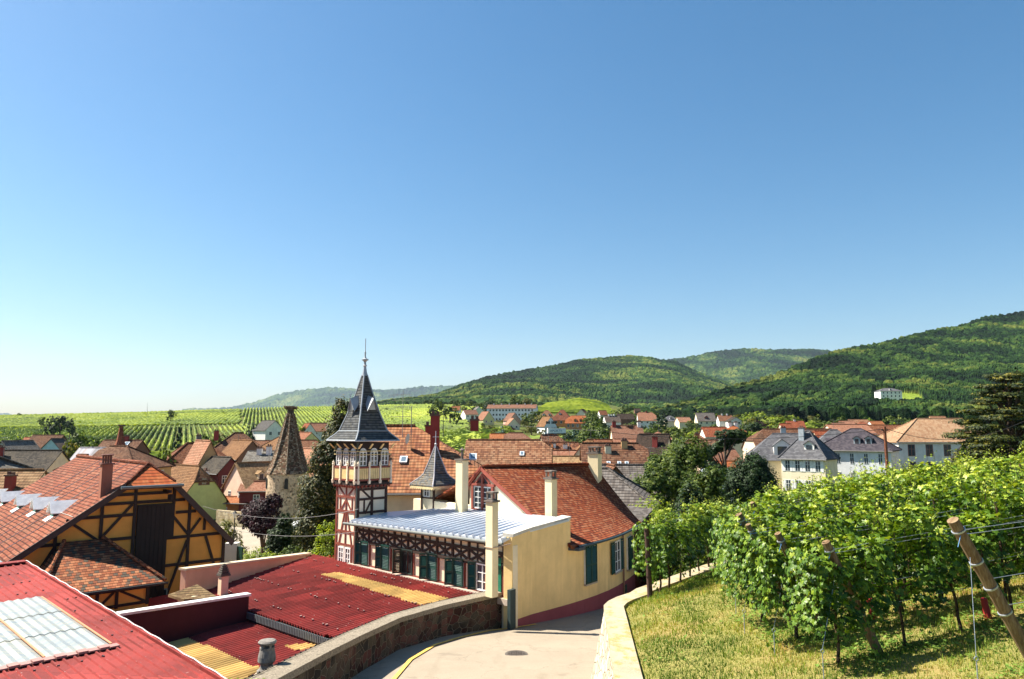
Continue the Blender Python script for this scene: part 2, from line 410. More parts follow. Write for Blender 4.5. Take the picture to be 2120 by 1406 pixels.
hill('wooded_hill', [(1330,868),(1400,848),(1450,832),(1500,814),(1550,800),(1600,786),(1650,764),(1700,746),(1750,731),(1800,722),(1850,712),(1900,698),(1950,688),(2000,680),(2050,662),(2100,656),(2200,640),(2350,628),(2500,632),(2700,650)],
     ([1330, 1600, 2700], [430, 380, 380]), 871, ([1330, 1600, 2100, 2700], [620, 900, 1350, 1400]), 430, 1.5, 7.5, 5.0, cw, 3, 22, bare=([(1540,852),(1560,838),(1600,824),(1640,818),(1640,824),(1600,834),(1570,846)],[(1735,866),(1760,856),(1815,852),(1818,862),(1790,868)],[(1800,842),(1915,838),(1900,818),(1806,812)],[(1455,852),(1475,846),(1480,852),(1465,858)],[(1320,850),(1336,842),(1352,846),(1345,852)]))
hill('wooded_hill_behind', [(700,866),(760,856),(840,842),(900,828),(930,815),(960,800),(1000,786),(1050,776),(1100,767),(1150,760),(1200,748),(1250,744),(1300,740),(1340,742),(1370,748),(1400,752),(1450,775),(1520,800),(1600,815)],
     ([700, 840, 1300, 1600], [760, 700, 700, 640]), ([700, 840, 1100, 1300, 1600], [868, 846, 846, 862, 864]), ([840, 1300, 1600], [1700, 2500, 2200]), 260, 1.5, 10.0, 6.0, cw, 17, 40)
hill('wooded_ridge', [(1300,760),(1370,750),(1430,742),(1480,731),(1540,725),(1600,727),(1700,727),(1750,732),(1850,745),(2000,760)],
     3000, 830, 4800, 160, 1.6, 20.0, 12.0, cw, 29, 90)
hill('distant_ridge', [(380,850),(440,850),(480,848),(530,836),(570,822),(620,812),(680,806),(740,808),(800,812),(870,805),(930,802),(1000,806),(1080,815)],
     8500, 862, 11500, 60, 2.0, 60.0, 30.0, cw, 41, 200)
hill('distant_mountain', [(-300,868),(-120,866),(-40,862),(0,858),(20,857),(45,866),(90,872)], 13500, 874, 15500, 14, 3.0, 80.0, 20.0, cw, 51, 60)
# ================================================================== lane, walls, winery
A_ = V((-.716, .70, 0)).normalized(); N_ = V((-A_.y, A_.x, 0)) ; N_ = N_ if N_.y < 0 else -N_   # along the timber front / out of it
F0 = V((-.3, 30.5, 0))
def FP(s, z, out=0.0): return F0 + A_*s + N_*out + V((0, 0, z))
def win(parent, c, u, n, w, h, nx=2, ny=3, fm=None, gm=None, fw=.06, mw=.028, arch=False, shut=None, name='window', sill=None):
    """window on a wall: c bottom centre, u along, n outward; frame is the part, pane its sub-part"""
    fm = fm or white_p; gm = gm or glass
    c, u, n = V(c), V(u).normalized(), V(n).normalized(); z = V((0,0,1)); lo = c - u*w/2
    b = MB()
    b.obox(lo - n*.02, u*w, n*.08, z*fw); b.obox(lo - n*.02 + z*(h-fw), u*w, n*.08, z*fw)
    b.obox(lo - n*.02 + z*fw, u*fw, n*.08, z*(h-2*fw)); b.obox(lo + u*(w-fw) - n*.02 + z*fw, u*fw, n*.08, z*(h-2*fw))
    for k in range(1, nx):
        x = w*k/nx; ww = mw*1.8 if (nx % 2 == 0 and k == nx//2) else mw
        b.obox(lo + u*(x-ww/2) - n*.01 + z*fw, u*ww, n*.06, z*(h-2*fw))
    for k in range(1, ny): b.obox(lo + u*fw - n*.008 + z*(h*k/ny-mw/2), u*(w-2*fw), n*.052, z*mw)
    if arch:
        cc = c + z*(h-fw*.5)
        for k in range(-2, 3):
            an = k*.5; b.beam(cc, cc + (u*math.sin(an) + z*math.cos(an))*w*.42, mw, .05, n)
        for k in range(-3, 3):
            a0, a1 = k*.5, (k+1)*.5
            b.beam(cc + (u*math.sin(a0)+z*math.cos(a0))*w*.44, cc + (u*math.sin(a1)+z*math.cos(a1))*w*.44, mw*1.3, .055, n)
    f = b.build(name, fm, parent)
    g = MB(); g.obox(lo + u*fw*.5 - n*.03 + z*fw*.5, u*(w-fw), n*.045, z*(h-fw)); g.build('pane', gm, f)
    if sill is not None:
        q = MB(); q.obox(lo - u*.06 + n*.0 - z*.07, u*(w+.12), n*.13, z*.068); q.build('sill', sill, f)
    return f
def shutter(parent, c, u, n, w, h, m=None, louv=14):
    """louvred shutter, c bottom at hinge side start, u along leaf"""
    m = m or green_p; u, n = V(u).normalized(), V(n).normalized(); z = V((0,0,1)); c = V(c); b = MB()
    b.obox(c, u*.06, n*.045, z*h); b.obox(c+u*(w-.06), u*.06, n*.045, z*h)
    for zz in (0, h*.45, h-.08): b.obox(c+u*.06+z*zz, u*(w-.12), n*.043, z*.08)
    for k in range(louv):
        zz = .09 + (h-.2)*k/louv
        p = c + u*.06 + z*zz; b.hexa([p+n*.035, p+u*(w-.12)+n*.035, p+u*(w-.12)+n*.045, p+n*.045],
            [p+z*(h/louv*.75), p+u*(w-.12)+z*(h/louv*.75), p+u*(w-.12)+n*.01+z*(h/louv*.75), p+n*.01+z*(h/louv*.75)])
    return b.build('shutter', m, parent)
def chimney(parent, c, w, d, h, m, rot=0.0, cap='slots', capm=None, name='chimney'):
    """masonry stack with a cap; c bottom centre"""
    c = V(c); b = MB(); b.box(c, (w, d, h), rot)
    o = b.build(name, m, parent); k = MB(); capm = capm or paint((.16,.13,.11), .9, .3); top = c + V((0,0,h))
    k.box(top, (w+.12, d+.12, .07), rot)
    if cap == 'slots':
        k.box(top+V((0,0,.071)), (w*.86, d*.86, .05), rot)
        ca, sa = math.cos(rot), math.sin(rot)
        for sx in (-1, 1):
            for sy in (-1, 1):
                k.box(top + V((ca*sx*w*.36 - sa*sy*d*.36, sa*sx*w*.36 + ca*sy*d*.36, .122)), (w*.17, d*.17, .22), rot)
        k.box(top+V((0,0,.343)), (w*1.02, d*1.02, .06), rot)
    elif cap == 'pots':
        n = 4
        for q in range(n):
            x = (q-(n-1)/2)*w*.24; k.tube(top+V((math.cos(rot)*x, math.sin(rot)*x, .07)), top+V((math.cos(rot)*x, math.sin(rot)*x, .42)), .05, .05, 8)
        k.box(top+V((0,0,.42)), (w*1.05, d, .05), rot)
    elif cap == 'pipe': k.tube(top+V((0,0,.07)), top+V((0,0,.5)), .07, .07, 10); k.lathe(top+V((0,0,.5)), [(.14,0),(.14,.03),(.02,.14)], 10)
    k.build('chimney_cap', capm, o)
    return o
def sheet_roof(p0, ux, vy, nu, nv, pitch, amp, name, m, parent, keep=None, skew=None):
    """corrugated sheet: ridges run along vy, profile varies along ux. p0 origin, lengths nu, nv in metres"""
    ux, vy = V(ux).normalized(), V(vy).normalized(); n = ux.cross(vy).normalized()
    if n.z < 0: n = -n
    cu = int(nu/pitch*6); xs = np.linspace(0, nu, cu+1); ph = np.sin(xs/pitch*2*np.pi)
    ys = np.linspace(0, nv, max(2, int(nv/.13)))
    base = np.array(p0)[None, None] + xs[:, None, None]*np.array(ux) + ys[None, :, None]*np.array(vy) + (ph*amp)[:, None, None]*np.array(n)
    uv = np.stack(np.broadcast_arrays(xs[:, None], ys[None, :]), -1).reshape(-1, 2)
    i = np.arange(base.shape[0]*base.shape[1]).reshape(base.shape[:2])
    f = np.stack([i[:-1, :-1], i[1:, :-1], i[1:, 1:], i[:-1, 1:]], -1).reshape(-1, 4)
    vt = base.reshape(-1, 3)
    if keep is not None:
        cen = vt[f].mean(1); f = f[keep(cen)]
        used = np.unique(f); mp = np.zeros(len(vt), int); mp[used] = np.arange(len(used)); vt = vt[used]; uv = uv[used]; f = mp[f]
    o0 = np.array(org(parent)) if parent is not None else 0
    return npmesh(name, vt-o0, f, m, parent, smooth=True, uv=uv)
def metal_sheet(c, stain, sheetlen=1.9):
    t = NT('coated_sheet'); u = t.uv(); sp = t.n('ShaderNodeSeparateXYZ', {0: u})
    n = t.noise(t.n('ShaderNodeMapping', {0: u, 'Scale': (3.0, .5, 1)}), 1.0, 6, .7); f = t.noise(u, 30, 3, .7)
    c1 = t.mix(t.ramp(n, [(.4, (0,0,0)), (.75, (1,1,1))]).outputs[0], c, stain); lich = t.noise(u, 2.2, 6, .8); c1 = t.mix(t.ramp(lich, [(.60, (0,0,0)), (.68, (.5,.5,.5))]).outputs[0], c1, (c[0]*.8+.10, c[1]+.10, c[2]+.08))
    wn_ = t.n('ShaderNodeTexWhiteNoise', {0: t.n('ShaderNodeCombineXYZ', {0: t.math('FLOOR', t.math('DIVIDE', sp.outputs[0], .9)), 1: t.math('FLOOR', t.math('DIVIDE', sp.outputs[1], sheetlen))})}, noise_dimensions='2D')
    c2 = t.mix(1.0, c1, t.ramp(wn_.outputs[0], [(0, (.70,.72,.72)), (1, (1.25,1.2,1.2))]).outputs[0], 'MULTIPLY')
    dk = t.noise(t.n('ShaderNodeMapping', {0: u, 'Scale': (1.2, .35, 1), 'Location': (3,8,0)}), 1.0, 6, .75); c2 = t.mix(t.math('MULTIPLY', t.ramp(dk, [(.48, (0,0,0)), (.66, (1,1,1))]).outputs[0], .55), c2, sc3(stain, .45))
    lap = t.math('FRACT', t.math('DIVIDE', sp.outputs[1], sheetlen)); c2 = t.mix(t.ramp(lap, [(0, (.7,.7,.7)), (.02, (0,0,0))]).outputs[0], c2, sc3(c, .3))
    spk = t.ramp(t.noise(u, 9, 2, .5), [(.70, (0,0,0)), (.74, (1,1,1))])
    c3 = t.mix(t.math('MULTIPLY', spk.outputs[0], .35), c2, (.65,.5,.45))
    return t.fin(c3, .68, .15, f, .004)
red_sheet = metal_sheet((.225,.028,.024), (.15,.025,.022)); red_sheet2 = metal_sheet((.27,.040,.034), (.20,.036,.030)); yel_sheet = metal_sheet((.58,.38,.13), (.46,.29,.10))

# ---- lane
def asphalt():
    t = NT('asphalt'); g = t.n('ShaderNodeNewGeometry').outputs['Position']
    a = t.noise(g, .5, 5, .65); b = t.noise(g, 45, 3, .8); st = t.noise(t.n('ShaderNodeMapping', {0: g, 'Scale': (1.5,.25,1)}), 1.0, 4)
    c = t.ramp(a, [(.35, (.24,.19,.135)), (.65, (.31,.25,.18))]); d = t.mix(.4, c.outputs[0], t.ramp(b, [(.3, (.17,.145,.11)), (.7, (.48,.42,.34))]).outputs[0])
    e = t.mix(t.math('MULTIPLY', t.ramp(st, [(.58, (0,0,0)), (.7, (1,1,1))]).outputs[0], .35), d, (.20,.165,.12))
    cr = t.n('ShaderNodeTexVoronoi', {'Vector': t.n('ShaderNodeVectorMath', {0: g, 1: t.n('ShaderNodeVectorMath', {0: t.noise(g, 1.2, 4).outputs[1], 3: 1.2}, operation='SCALE').outputs[0]}, operation='ADD').outputs[0], 'Scale': .33}, feature='DISTANCE_TO_EDGE')
    e = t.mix(t.ramp(cr.outputs[0], [(.0, (.4,.4,.4)), (.008, (0,0,0))]).outputs[0], e, (.10,.08,.06))
    gr = t.noise(g, 3.5, 5, .8); e = t.mix(t.ramp(gr, [(.60, (0,0,0)), (.72, (.45,.45,.45))]).outputs[0], e, (.19,.15,.10)); oi = t.noise(g, .9, 3, .5); e = t.mix(t.ramp(oi, [(.64, (0,0,0)), (.7, (.4,.4,.4))]).outputs[0], e, (.16,.13,.10))
    return t.fin(e, .9, .2, b, .01)
ys = np.concatenate([np.linspace(4, 48, 120)]); vts = []; 
def rwx(Y): return np.interp(Y, [6, 12.8, 19.1, 20.5, 26, 33, 40, 50], [1.45, 1.80, 2.36, 2.95, 6.75, 11.5, 16.2, 23])    # outer top edge of the bank wall
def lanel(Y): return np.where(Y > 30, (Y-30)*.6147-.12 + np.where(Y > 41, (Y-41)*1.0, 0), lwx(Y)-.02)
L = lanel(ys); Rr = rwx(ys)+.1; nx = 12
tt = np.linspace(0, 1, nx)[None, :]; XX = L[:, None]*(1-tt)+Rr[:, None]*tt; YY = ys[:, None]+0*tt
ZZ = road_z(YY)+.02 - .05*np.abs(tt-.5)
vt = np.stack([XX, YY, ZZ], -1).reshape(-1, 3); i = np.arange(len(ys)*nx).reshape(len(ys), nx)
f = np.stack([i[:-1, :-1], i[:-1, 1:], i[1:, 1:], i[1:, :-1]], -1).reshape(-1, 4)
tag(npmesh('road', vt, f, asphalt(), smooth=True), kind='structure')
b = MB(); ym = paint((.80,.50,.10), .8, .3, 6)
yl = [(p, q) for p, q in (((815,1406)),(850,1365),(900,1335),(950,1320),(1010,1306),(1060,1300),(1110,1292))]
def roadpt(px, py):
    p = on_lane(px, py, .03); return V((p.x, p.y, float(road_z(p.y))+.035))
pts = [roadpt(*q) for q in yl]; pts = [pts[0]+(pts[0]-pts[1])] + pts
for a, c in zip(pts[:-1], pts[1:]):
    n = (c-a).cross(V((0,0,1))).normalized()*.05; b.face([a-n*1.2, a+n*1.2, c+n*1.2, c-n*1.2])
tag(b.build('road_marking', ym), kind='structure')
mh = roadpt(1069, 1354); th = thing('manhole_cover', 'round dark manhole cover set in the sunny lane', 'manhole cover', mh)
b = MB(); b.lathe(mh+V((0,0,-.02)), [(.36,0),(.36,.024)], 28); b.build('frame', paint((.10,.085,.07), .8, .3), th)
b = MB(); b.lathe(mh+V((0,0,.004)), [(.29,0),(.29,.008)], 24)
for k in range(-3, 4):
    for q in range(-3, 4):
        if k*k+q*q < 10: b.box(mh+V((k*.075, q*.075, .012)), (.045, .045, .006))
b.build('lid', paint((.07,.055,.045), .6, .4, 10), th)

# ---- stone boundary wall on the left of the lane
brown_stone = stone(((.085,.035,.03),(.06,.045,.035),(.13,.055,.045),(.04,.035,.03),(.09,.075,.055),(.05,.025,.02)), (.24,.20,.145), 2.7, .10, .045, 1.5)
wl = thing('stone_wall', 'brown rubble stone boundary wall curving along the left of the lane', 'wall', (-2.67, 20, -6.5))
LZ = ([p.y for p in _w], [p.z for p in _w])
Yw = np.linspace(9, _w[-1].y, 70); b = MB(); c = MB(); c2 = MB()
S = []
for k, Y in enumerate(Yw):
    X = float(lwx(Y)); d = V((float(lwx(Y+.05))-X, .05, 0)).normalized(); n = V((-d.y, d.x, 0))
    S.append((V((X, Y, 0)), n, float(np.interp(Y, *LZ)), float(road_z(Y))))
for (p, n, z, r), (p2, n2, z2, r2) in zip(S[:-1], S[1:]):
    up = V((0,0,1))
    b.hexa([p+up*(r-.4), p2+up*(r2-.4), p2+n2*.42+up*(r2-2.6), p+n*.42+up*(r-2.6)],
           [p+up*(z-.16), p2+up*(z2-.16), p2+n2*.42+up*(z2-.16), p+n*.42+up*(z-.16)])
    c.hexa([p-n*.05+up*(z-.158), p2-n2*.05+up*(z2-.158), p2+n2*.5+up*(z2-.158), p+n*.5+up*(z-.158)],
           [p-n*.05+up*z, p2-n2*.05+up*z2, p2+n2*.5+up*(z2+.03), p+n*.5+up*(z+.03)])
b.build('masonry', brown_stone, wl)
ct_ = NT('wall_coping'); u_ = ct_.n('ShaderNodeNewGeometry').outputs['Position']; n1_ = ct_.noise(u_, 1.2, 6, .75); n2_ = ct_.noise(u_, 26, 4, .8); n3_ = ct_.noise(u_, 5, 5, .8)
cc1 = ct_.ramp(n1_, [(.3, (.20,.165,.12)), (.7, (.33,.28,.21))]); cc2 = ct_.mix(.6, cc1.outputs[0], ct_.ramp(n2_, [(.36, (.06,.05,.04)), (.5, (.26,.22,.17)), (.66, (.5,.44,.34))]).outputs[0]); cc3 = ct_.mix(ct_.ramp(n3_, [(.56, (0,0,0)), (.62, (.7,.7,.7))]).outputs[0], cc2, (.09,.075,.05)); cop = ct_.fin(cc3, .95, .1, n2_, .02)
c.build('coping', cop, wl)
cb = MB()
for (p, n, z, r), (p2, n2, z2, r2) in zip(S[:-1], S[1:]):
    a = p+n*.43+V((0,0,z+.05)); d = p2+n2*.43+V((0,0,z2+.05)); cb.tube(a, d, .008, .008, 4, 0, False); cb.box(a, (.03,.03,.03))
cb.build('cable', black_m, wl)
# end pillar cap of dark metal
b = MB(); b.box((-.02, 29.85, -7.8), (.34, .16, 1.5), .9); b.build('end_post', paint((.03,.05,.05), .6), wl)

# ---- bank wall on the right
pale_stone = stone(((.46,.39,.29),(.52,.45,.35),(.38,.31,.23),(.55,.50,.41)), (.36,.30,.22), 2.2, .06, .05, 2.2)
rw = thing('retaining_wall', 'pale sunlit retaining wall holding up the vineyard lawn beside the lane', 'wall', (2.2, 17, -6.3))
def rwz(Y): return np.interp(Y, [6, 12.8, 19.1, 26, 33], [-4.25, -4.42, -4.42, -4.65, -5.4])
path = [(1.45,6)] + [(float(rwx(Y)), Y) for Y in np.linspace(7, 19.1, 22)] + [(2.55,19.65),(2.85,20.2),(3.3,20.8)] + [(float(rwx(Y)), Y) for Y in np.linspace(21.4, 33, 16)]
RP = []
for k, (x, y) in enumerate(path):
    a = V((*path[max(0,k-1)], 0)); c_ = V((*path[min(len(path)-1, k+1)], 0)); d = (c_-a).normalized(); RP.append((V((x, y, 0)), V((-d.y, d.x, 0)), float(rwz(y)), float(road_z(y))))
b = MB(); c = MB(); up = V((0,0,1))
for (p, n, z, r), (p2, n2, z2, r2) in zip(RP[:-1], RP[1:]):
    h, h2 = (z-r)*.24, (z2-r2)*.24
    b.hexa([p+n*h+up*(r-.3), p-n*.38+up*(r-.3), p2-n2*.38+up*(r2-.3), p2+n2*h2+up*(r2-.3)][::-1],
           [p+n*.02+up*(z-.12), p-n*.38+up*(z-.12), p2-n2*.38+up*(z2-.12), p2+n2*.02+up*(z2-.12)][::-1])
    c.hexa([p+n*.03+up*(z-.118), p-n*.47+up*(z-.118), p2-n2*.47+up*(z2-.118), p2+n2*.03+up*(z2-.118)][::-1],
           [p+n*.03+up*z, p-n*.47+up*z, p2-n2*.47+up*z2, p2+n2*.03+up*z2][::-1])
b.build('masonry', pale_stone, rw)
def copmat():
    t = NT('old_coping'); g = t.n('ShaderNodeNewGeometry').outputs['Position']; a = t.noise(g, 1.6, 6, .7); f = t.noise(g, 30, 4, .7)
    ms = t.ramp(t.noise(g, 2.6, 6, .75), [(.50, (0,0,0)), (.60, (1,1,1))])
    col = t.mix(t.math('MULTIPLY', ms.outputs[0], .75), t.ramp(a, [(.3, (.32,.26,.18)), (.7, (.43,.37,.27))]).outputs[0], t.ramp(f, [(.35, (.24,.15,.05)), (.6, (.38,.32,.08))]).outputs[0])
    return t.fin(col, .95, .1, f, .012)
c.build('coping', copmat(), rw)
b = MB()   # low stone wall beyond the bend
b.obox((8.3, 43.5, -9.6), (8.5, -3.2, 0), (.15, .4, 0), (0, 0, 1.25)); 
tag(b.build('low_stone_wall', stone(((.40,.22,.16),(.50,.38,.28),(.34,.25,.2)), (.48,.40,.30), 1.6, .05)), 'low reddish stone wall beyond the bend of the lane behind the vines', 'wall')

# ---- yellow house with the curved street wall
yh = thing('winery_house', 'yellow house with curved street wall, plum plinth and rust red tiled roof', 'house', (2, 36, -8.5))
yel = plaster((.95,.68,.31), .45, .010); yel_in = plaster((.86,.74,.52), .25)
def wallp(t):      # street wall line, slightly bulged
    x = 6.7*t; y = 30+10.9*t; bulge = .75*math.sin(math.pi*min(1, max(0, (t-.1)/.9))) if t > .1 else 0
    return V((x+.84*bulge, y-.54*bulge, 0))
ts = [0, .06, .12, .2, .28, .324, .4, .5, .6, .7, .8, .9, 1.0]
b = MB(); pl = MB()
def ztop(t): return -4.3+(.33*t/.324) if t <= .324 else -5.02
for t0, t1 in zip(ts[:-1], ts[1:]):
    p, q = wallp(t0), wallp(t1); zt0, zt1 = ztop(t0), ztop(t1)
    if t0 == .324: zt0 = -5.02
    zb0, zb1 = float(road_z(p.y))-.3, float(road_z(q.y))-.3
    n = V(((q-p).y, -(q-p).x, 0)).normalized()
    b.hexa([p+up*zb0, q+up*zb1, q-n*.4+up*zb1, p-n*.4+up*zb0], [p+up*zt0, q+up*zt1, q-n*.4+up*zt1, p-n*.4+up*zt0])
    h0 = .28+.75*t0; h1 = .28+.75*t1
    pl.hexa([p+n*.03+up*zb0, q+n*.03+up*zb1, q+up*zb1, p+up*zb0], [p+n*.03+up*(zb0+.3+h0), q+n*.03+up*(zb1+.3+h1), q+up*(zb1+.3+h1), p+up*(zb0+.3+h0)])
e1 = wallp(1.0); eb = e1 + V((-5.5, 4.2, 0))
b.obox(e1+up*-9.3+V((-.02,.02,0)), (eb-e1), V((-.3,-.35,0)), up*4.28)
b.build('street_wall', yel, yh)
pl.build('plinth', plaster((.30,.085,.10), .3), yh)
# short return from the street corner to the timber front
b = MB(); b.obox(V((-.33, 30.55, -8.2)), V((.36,-.5,0)), V((.2,.2,0)), up*3.55); b.build('corner_wall', yel_in, yh)
# parapet coping along the wall top
b = MB()
for t0, t1 in zip(ts[:5], ts[1:6]):
    p, q = wallp(t0), wallp(t1); n = V(((q-p).y, -(q-p).x, 0)).normalized()
    b.hexa([p+n*.05+up*(ztop(t0)+.002), q+n*.05+up*(ztop(t1)+.002), q-n*.45+up*(ztop(t1)+.002), p-n*.45+up*(ztop(t0)+.002)],
           [p+n*.05+up*(ztop(t0)+.12), q+n*.05+up*(ztop(t1)+.12), q-n*.45+up*(ztop(t1)+.14), p-n*.45+up*(ztop(t0)+.14)])
b.build('parapet_coping', paint((.55,.52,.46), .8), yh)
# tiled roof: ruled surface between ridge and the curved eave
ridgeA, ridgeB = V((-1.5,37.6,-1.88)), V((4.6,41.2,-1.92))
rt = tile(((.36,.085,.035),(.44,.12,.05),(.27,.065,.035),(.52,.20,.10)), .15, .118, 'flat', .30, (.30,.20,.13), .03, .05)
NU, NV = 40, 30; vt = []; uvs = []
for i_ in range(NU+1):
    s = i_/NU; tw = .30 + s*.74; e = wallp(min(tw, 1.0)) + V((.84,-.54,0))*.30
    if tw > 1: e = e + V((.52,.85,0))*(tw-1)*12.8*.9
    r = ridgeA.lerp(ridgeB, s*1.0)
    for j in range(NV+1):
        v = j/NV; zc = -5.10 + (r.z+5.10)*(v**1.12 if v < 1 else 1)
        p = V((e.x*(1-v)+r.x*v, e.y*(1-v)+r.y*v, zc + .05*math.sin(s*9)*math.sin(v*3.1)*.5))
        vt.append(p); uvs.append((s*9.5, v*4.6))
vt = np.array([tuple(p) for p in vt]); i = np.arange((NU+1)*(NV+1)).reshape(NU+1, NV+1)
f = np.stack([i[:-1,:-1], i[1:,:-1], i[1:,1:], i[:-1,1:]], -1).reshape(-1, 4)
lo = vt - np.array([[0,0,.14]]); n0 = len(vt); f2 = f[:, ::-1]+n0
ed = [i[:, 0], i[-1, :], i[::-1, -1], i[0, ::-1]]; sk = []
for e in ed:
    for a, c_ in zip(e[:-1], e[1:]): sk.append((c_, a, a+n0, c_+n0))
npmesh('roof', np.vstack([vt, lo])-np.array(org(yh)), np.vstack([f, f2, np.array(sk)]), rt, yh, uv=np.vstack([np.array(uvs)]*2))
yroof = bpy.data.objects['roof']; WORG[yroof.name] = org(yh)
b = MB()   # back slope
bk = [ridgeA, ridgeB, V((-.3,48,-5.2)), V((-6.5,43.5,-5.2))]; b.slab(bk, .12); b.build('back_roof', rt, yh)
b = MB()
for k in range(22):
    p = ridgeA.lerp(ridgeB, k/22); q = ridgeA.lerp(ridgeB, (k+1.12)/22); b.tube(p+up*.0, q+up*.03, .09, .11, 8)
b.build('ridge_tiles', tile(((.40,.10,.045),(.34,.09,.04)), .3, .3, 'flat', .3), yroof)
# gable wall facing the timber side
g0 = V((2.17,33.5,0)); gd = (V((-1.5,37.6,0))-g0).normalized(); gl = (V((-1.5,37.6,0))-g0).length; gn = V((gd.y,-gd.x,0)); gn = gn if gn.y < 0 else -gn
def GP(s, z, o=0): return g0 + gd*s + gn*o + up*z
b = MB(); gz = -5.0
prof = [(0.0, -5.0), (gl, -2.02), (gl+1.05, -2.95), (gl+1.05, -4.6), (0, -5.2)]
fr = [GP(s, z) for s, z in prof]; bkk = [GP(s, z, -.35) for s, z in prof]
b.face(fr); b.face(bkk[::-1])
for k in range(len(fr)): j = (k+1) % len(fr); b.face([fr[j], fr[k], bkk[k], bkk[j]])
b.obox(GP(gl+1.0, -4.75), gd*5.2, -gn*.35, up*.85)       # low wall going on to the left behind the turret
b.build('gable_wall', yel_in, yh)
b = MB()
b.beam(GP(-.15, -5.02, .12)+up*0, GP(gl+.02, -1.96, .12), .17, .06, gn); b.beam(GP(gl+.02, -1.96, .12), GP(gl+1.3, -3.08, .12), .17, .06, gn)
b.slab([GP(gl-.02,-1.86,.2), GP(gl+1.35,-3.02,.2), GP(gl+1.35,-3.02,-1.2), GP(gl-.02,-1.86,-1.2)], .1)
b.box(GP(1.9, -4.35, .03), (.32, .06, .2), math.atan2(gd.y, gd.x))
b.build('barge_board', paint((.30,.07,.045), .6), yh)
wc = GP(gl-.1, -3.98, .02)
f_ = win(yh, wc, gd, gn, 1.5, 1.12, 4, 4, fm=white_p, sill=paint((.16,.03,.02)))
b = MB()
for s in (-.79, 0, .79): b.obox(wc+gd*(s-.07)-up*.03, gd*.14, gn*.12, up*1.2)
b.obox(wc-gd*.95+up*1.15, gd*1.9, gn*.13, up*.12); b.beam(wc-gd*.55+up*1.28, wc+up*1.75, .07, .1, gn); b.beam(wc+gd*.55+up*1.28, wc+up*1.75, .07, .1, gn)
b.beam(wc+up*1.27, wc+up*1.75, .13, .12, gn)
b.build('window_surround', paint((.27,.07,.05), .6), f_)
b = MB(); b.face([wc-gd*.5+up*1.28+gn*.01, wc+gd*.5+up*1.28+gn*.01, wc+up*1.7+gn*.01]); b.build('transom_light', glass, f_)
# street windows and shutters
def wdir(t): d = (wallp(t+.01)-wallp(t-.01)).normalized(); return d, V((d.y, -d.x, 0))
for t_, zb, h, open_ in ((.445, -6.97, 1.72, 0), (.70, -7.0, 1.5, 1), (.885, -7.25, 1.62, 0)):
    d, n = wdir(t_); c = wallp(t_)+up*zb+n*.01
    f_ = win(yh, c, d, n, .95, h, 2, 3, sill=paint((.5,.4,.3)))
    if open_:
        shutter(yh, c-d*1.0+n*.03, d, n, .5, h); shutter(yh, c+d*.5+n*.03, d, n, .5, h)
    else: shutter(yh, c-d*.5+n*.09, d, n, .5, h, louv=20); shutter(yh, c+n*.09, d, n, .5, h, louv=20)
d, n = wdir(.80); b = MB(); b.obox(wallp(.80)+up*-8.5+n*.035, d*.32, n*.03, up*.6); b.build('cellar_vent', green_p, yh)
b = MB(); p = wallp(.775)+n*.07; b.tube(p+up*-8.9, p+up*-5.15, .045, .045, 8)
for z in (-8, -7, -6): b.tube(p+up*z, p+up*(z+.04), .06, .06, 8)
b.build('downpipe', paint((.28,.15,.10), .5), yh)
b = MB()
for t0, t1 in zip(ts[5:-1], ts[6:]): b.tube(wallp(t0)+n*.36+up*-5.17, wallp(t1)+n*.36+up*-5.17, .06, .06, 8, 0, False)
b.build('gutter', paint((.05,.07,.075), .5), yh)
b = MB(); p = wallp(.31)+n*.2; b.obox(p+up*-5.32-n*.2, wdir(.31)[0]*.5, n*.5, up*.13); b.build('eave_end', paint((.06,.07,.08), .6), yh)
# chimneys of the winery
chm = plaster((.84,.70,.44), .35)
rotw = math.atan2(10.9, 6.7)
q_ = P(956, 1045, 37.6); c4 = chimney(yroof, (q_.x, q_.y, -4.3), .50, .42, 2.75, chm, math.atan2(A_.y, A_.x), 'pipe')
chimney(yroof, P(1141, 1058, 34.3)-up*.6, .42, .38, 2.05, chm, math.atan2(A_.y, A_.x), 'slots')
chimney(yroof, P(1232, 998, 41.0)-up*.5, .62, .5, 2.05, chm, math.atan2(A_.y, A_.x)+.2, 'slots')
b = MB()
for (px, py) in ((1245, 1038), (1222, 1065)):
    pass
# ---- metal-roofed wing with timber front
wg = thing('timber_wing', 'low wing with X braced timber front, green shutters and pale metal roof', 'outbuilding', (-4, 34, -8))
b = MB(); L_ = 10.9
b.obox(FP(-.05, -8.5, -.25), A_*L_, N_*.25, up*3.95)
b.build('wall', plaster((.86,.72,.52), .3), wg)
tm = MB(); tl = MB()
S0, S1 = 0.0, 10.6; nb = 10; bw = (S1-S0)/nb
for (z, h) in ((-4.78, .12), (-5.1, .13), (-5.68, .15)): tm.obox(FP(S0, z), A_*(S1-S0), N_*.07, up*h)
for k in range(nb+1):
    s = S0+bw*k; tm.obox(FP(s-.06, -5.55, .002), A_*.12, N_*.075, up*.95)
    if k < nb:
        for q in range(1, 2): tm.obox(FP(s+bw*q/2-.03, -4.97, .001), A_*.06, N_*.06, up*.2)
        a0, a1 = FP(s+.05, -5.53, .0), FP(s+bw-.05, -5.1, .0); a2, a3 = FP(s+.05, -5.1, .0), FP(s+bw-.05, -5.53, .0)
        tm.beam(a0, a1, .10, .055, N_); tm.beam(a2, a3, .10, .062, N_)
        tm.obox(FP(s+bw/2-.035, -5.53, .002), A_*.07, N_*.05, up*.44)
tm.build('upper_timber_frame', paint((.035,.02,.015), .7), wg)
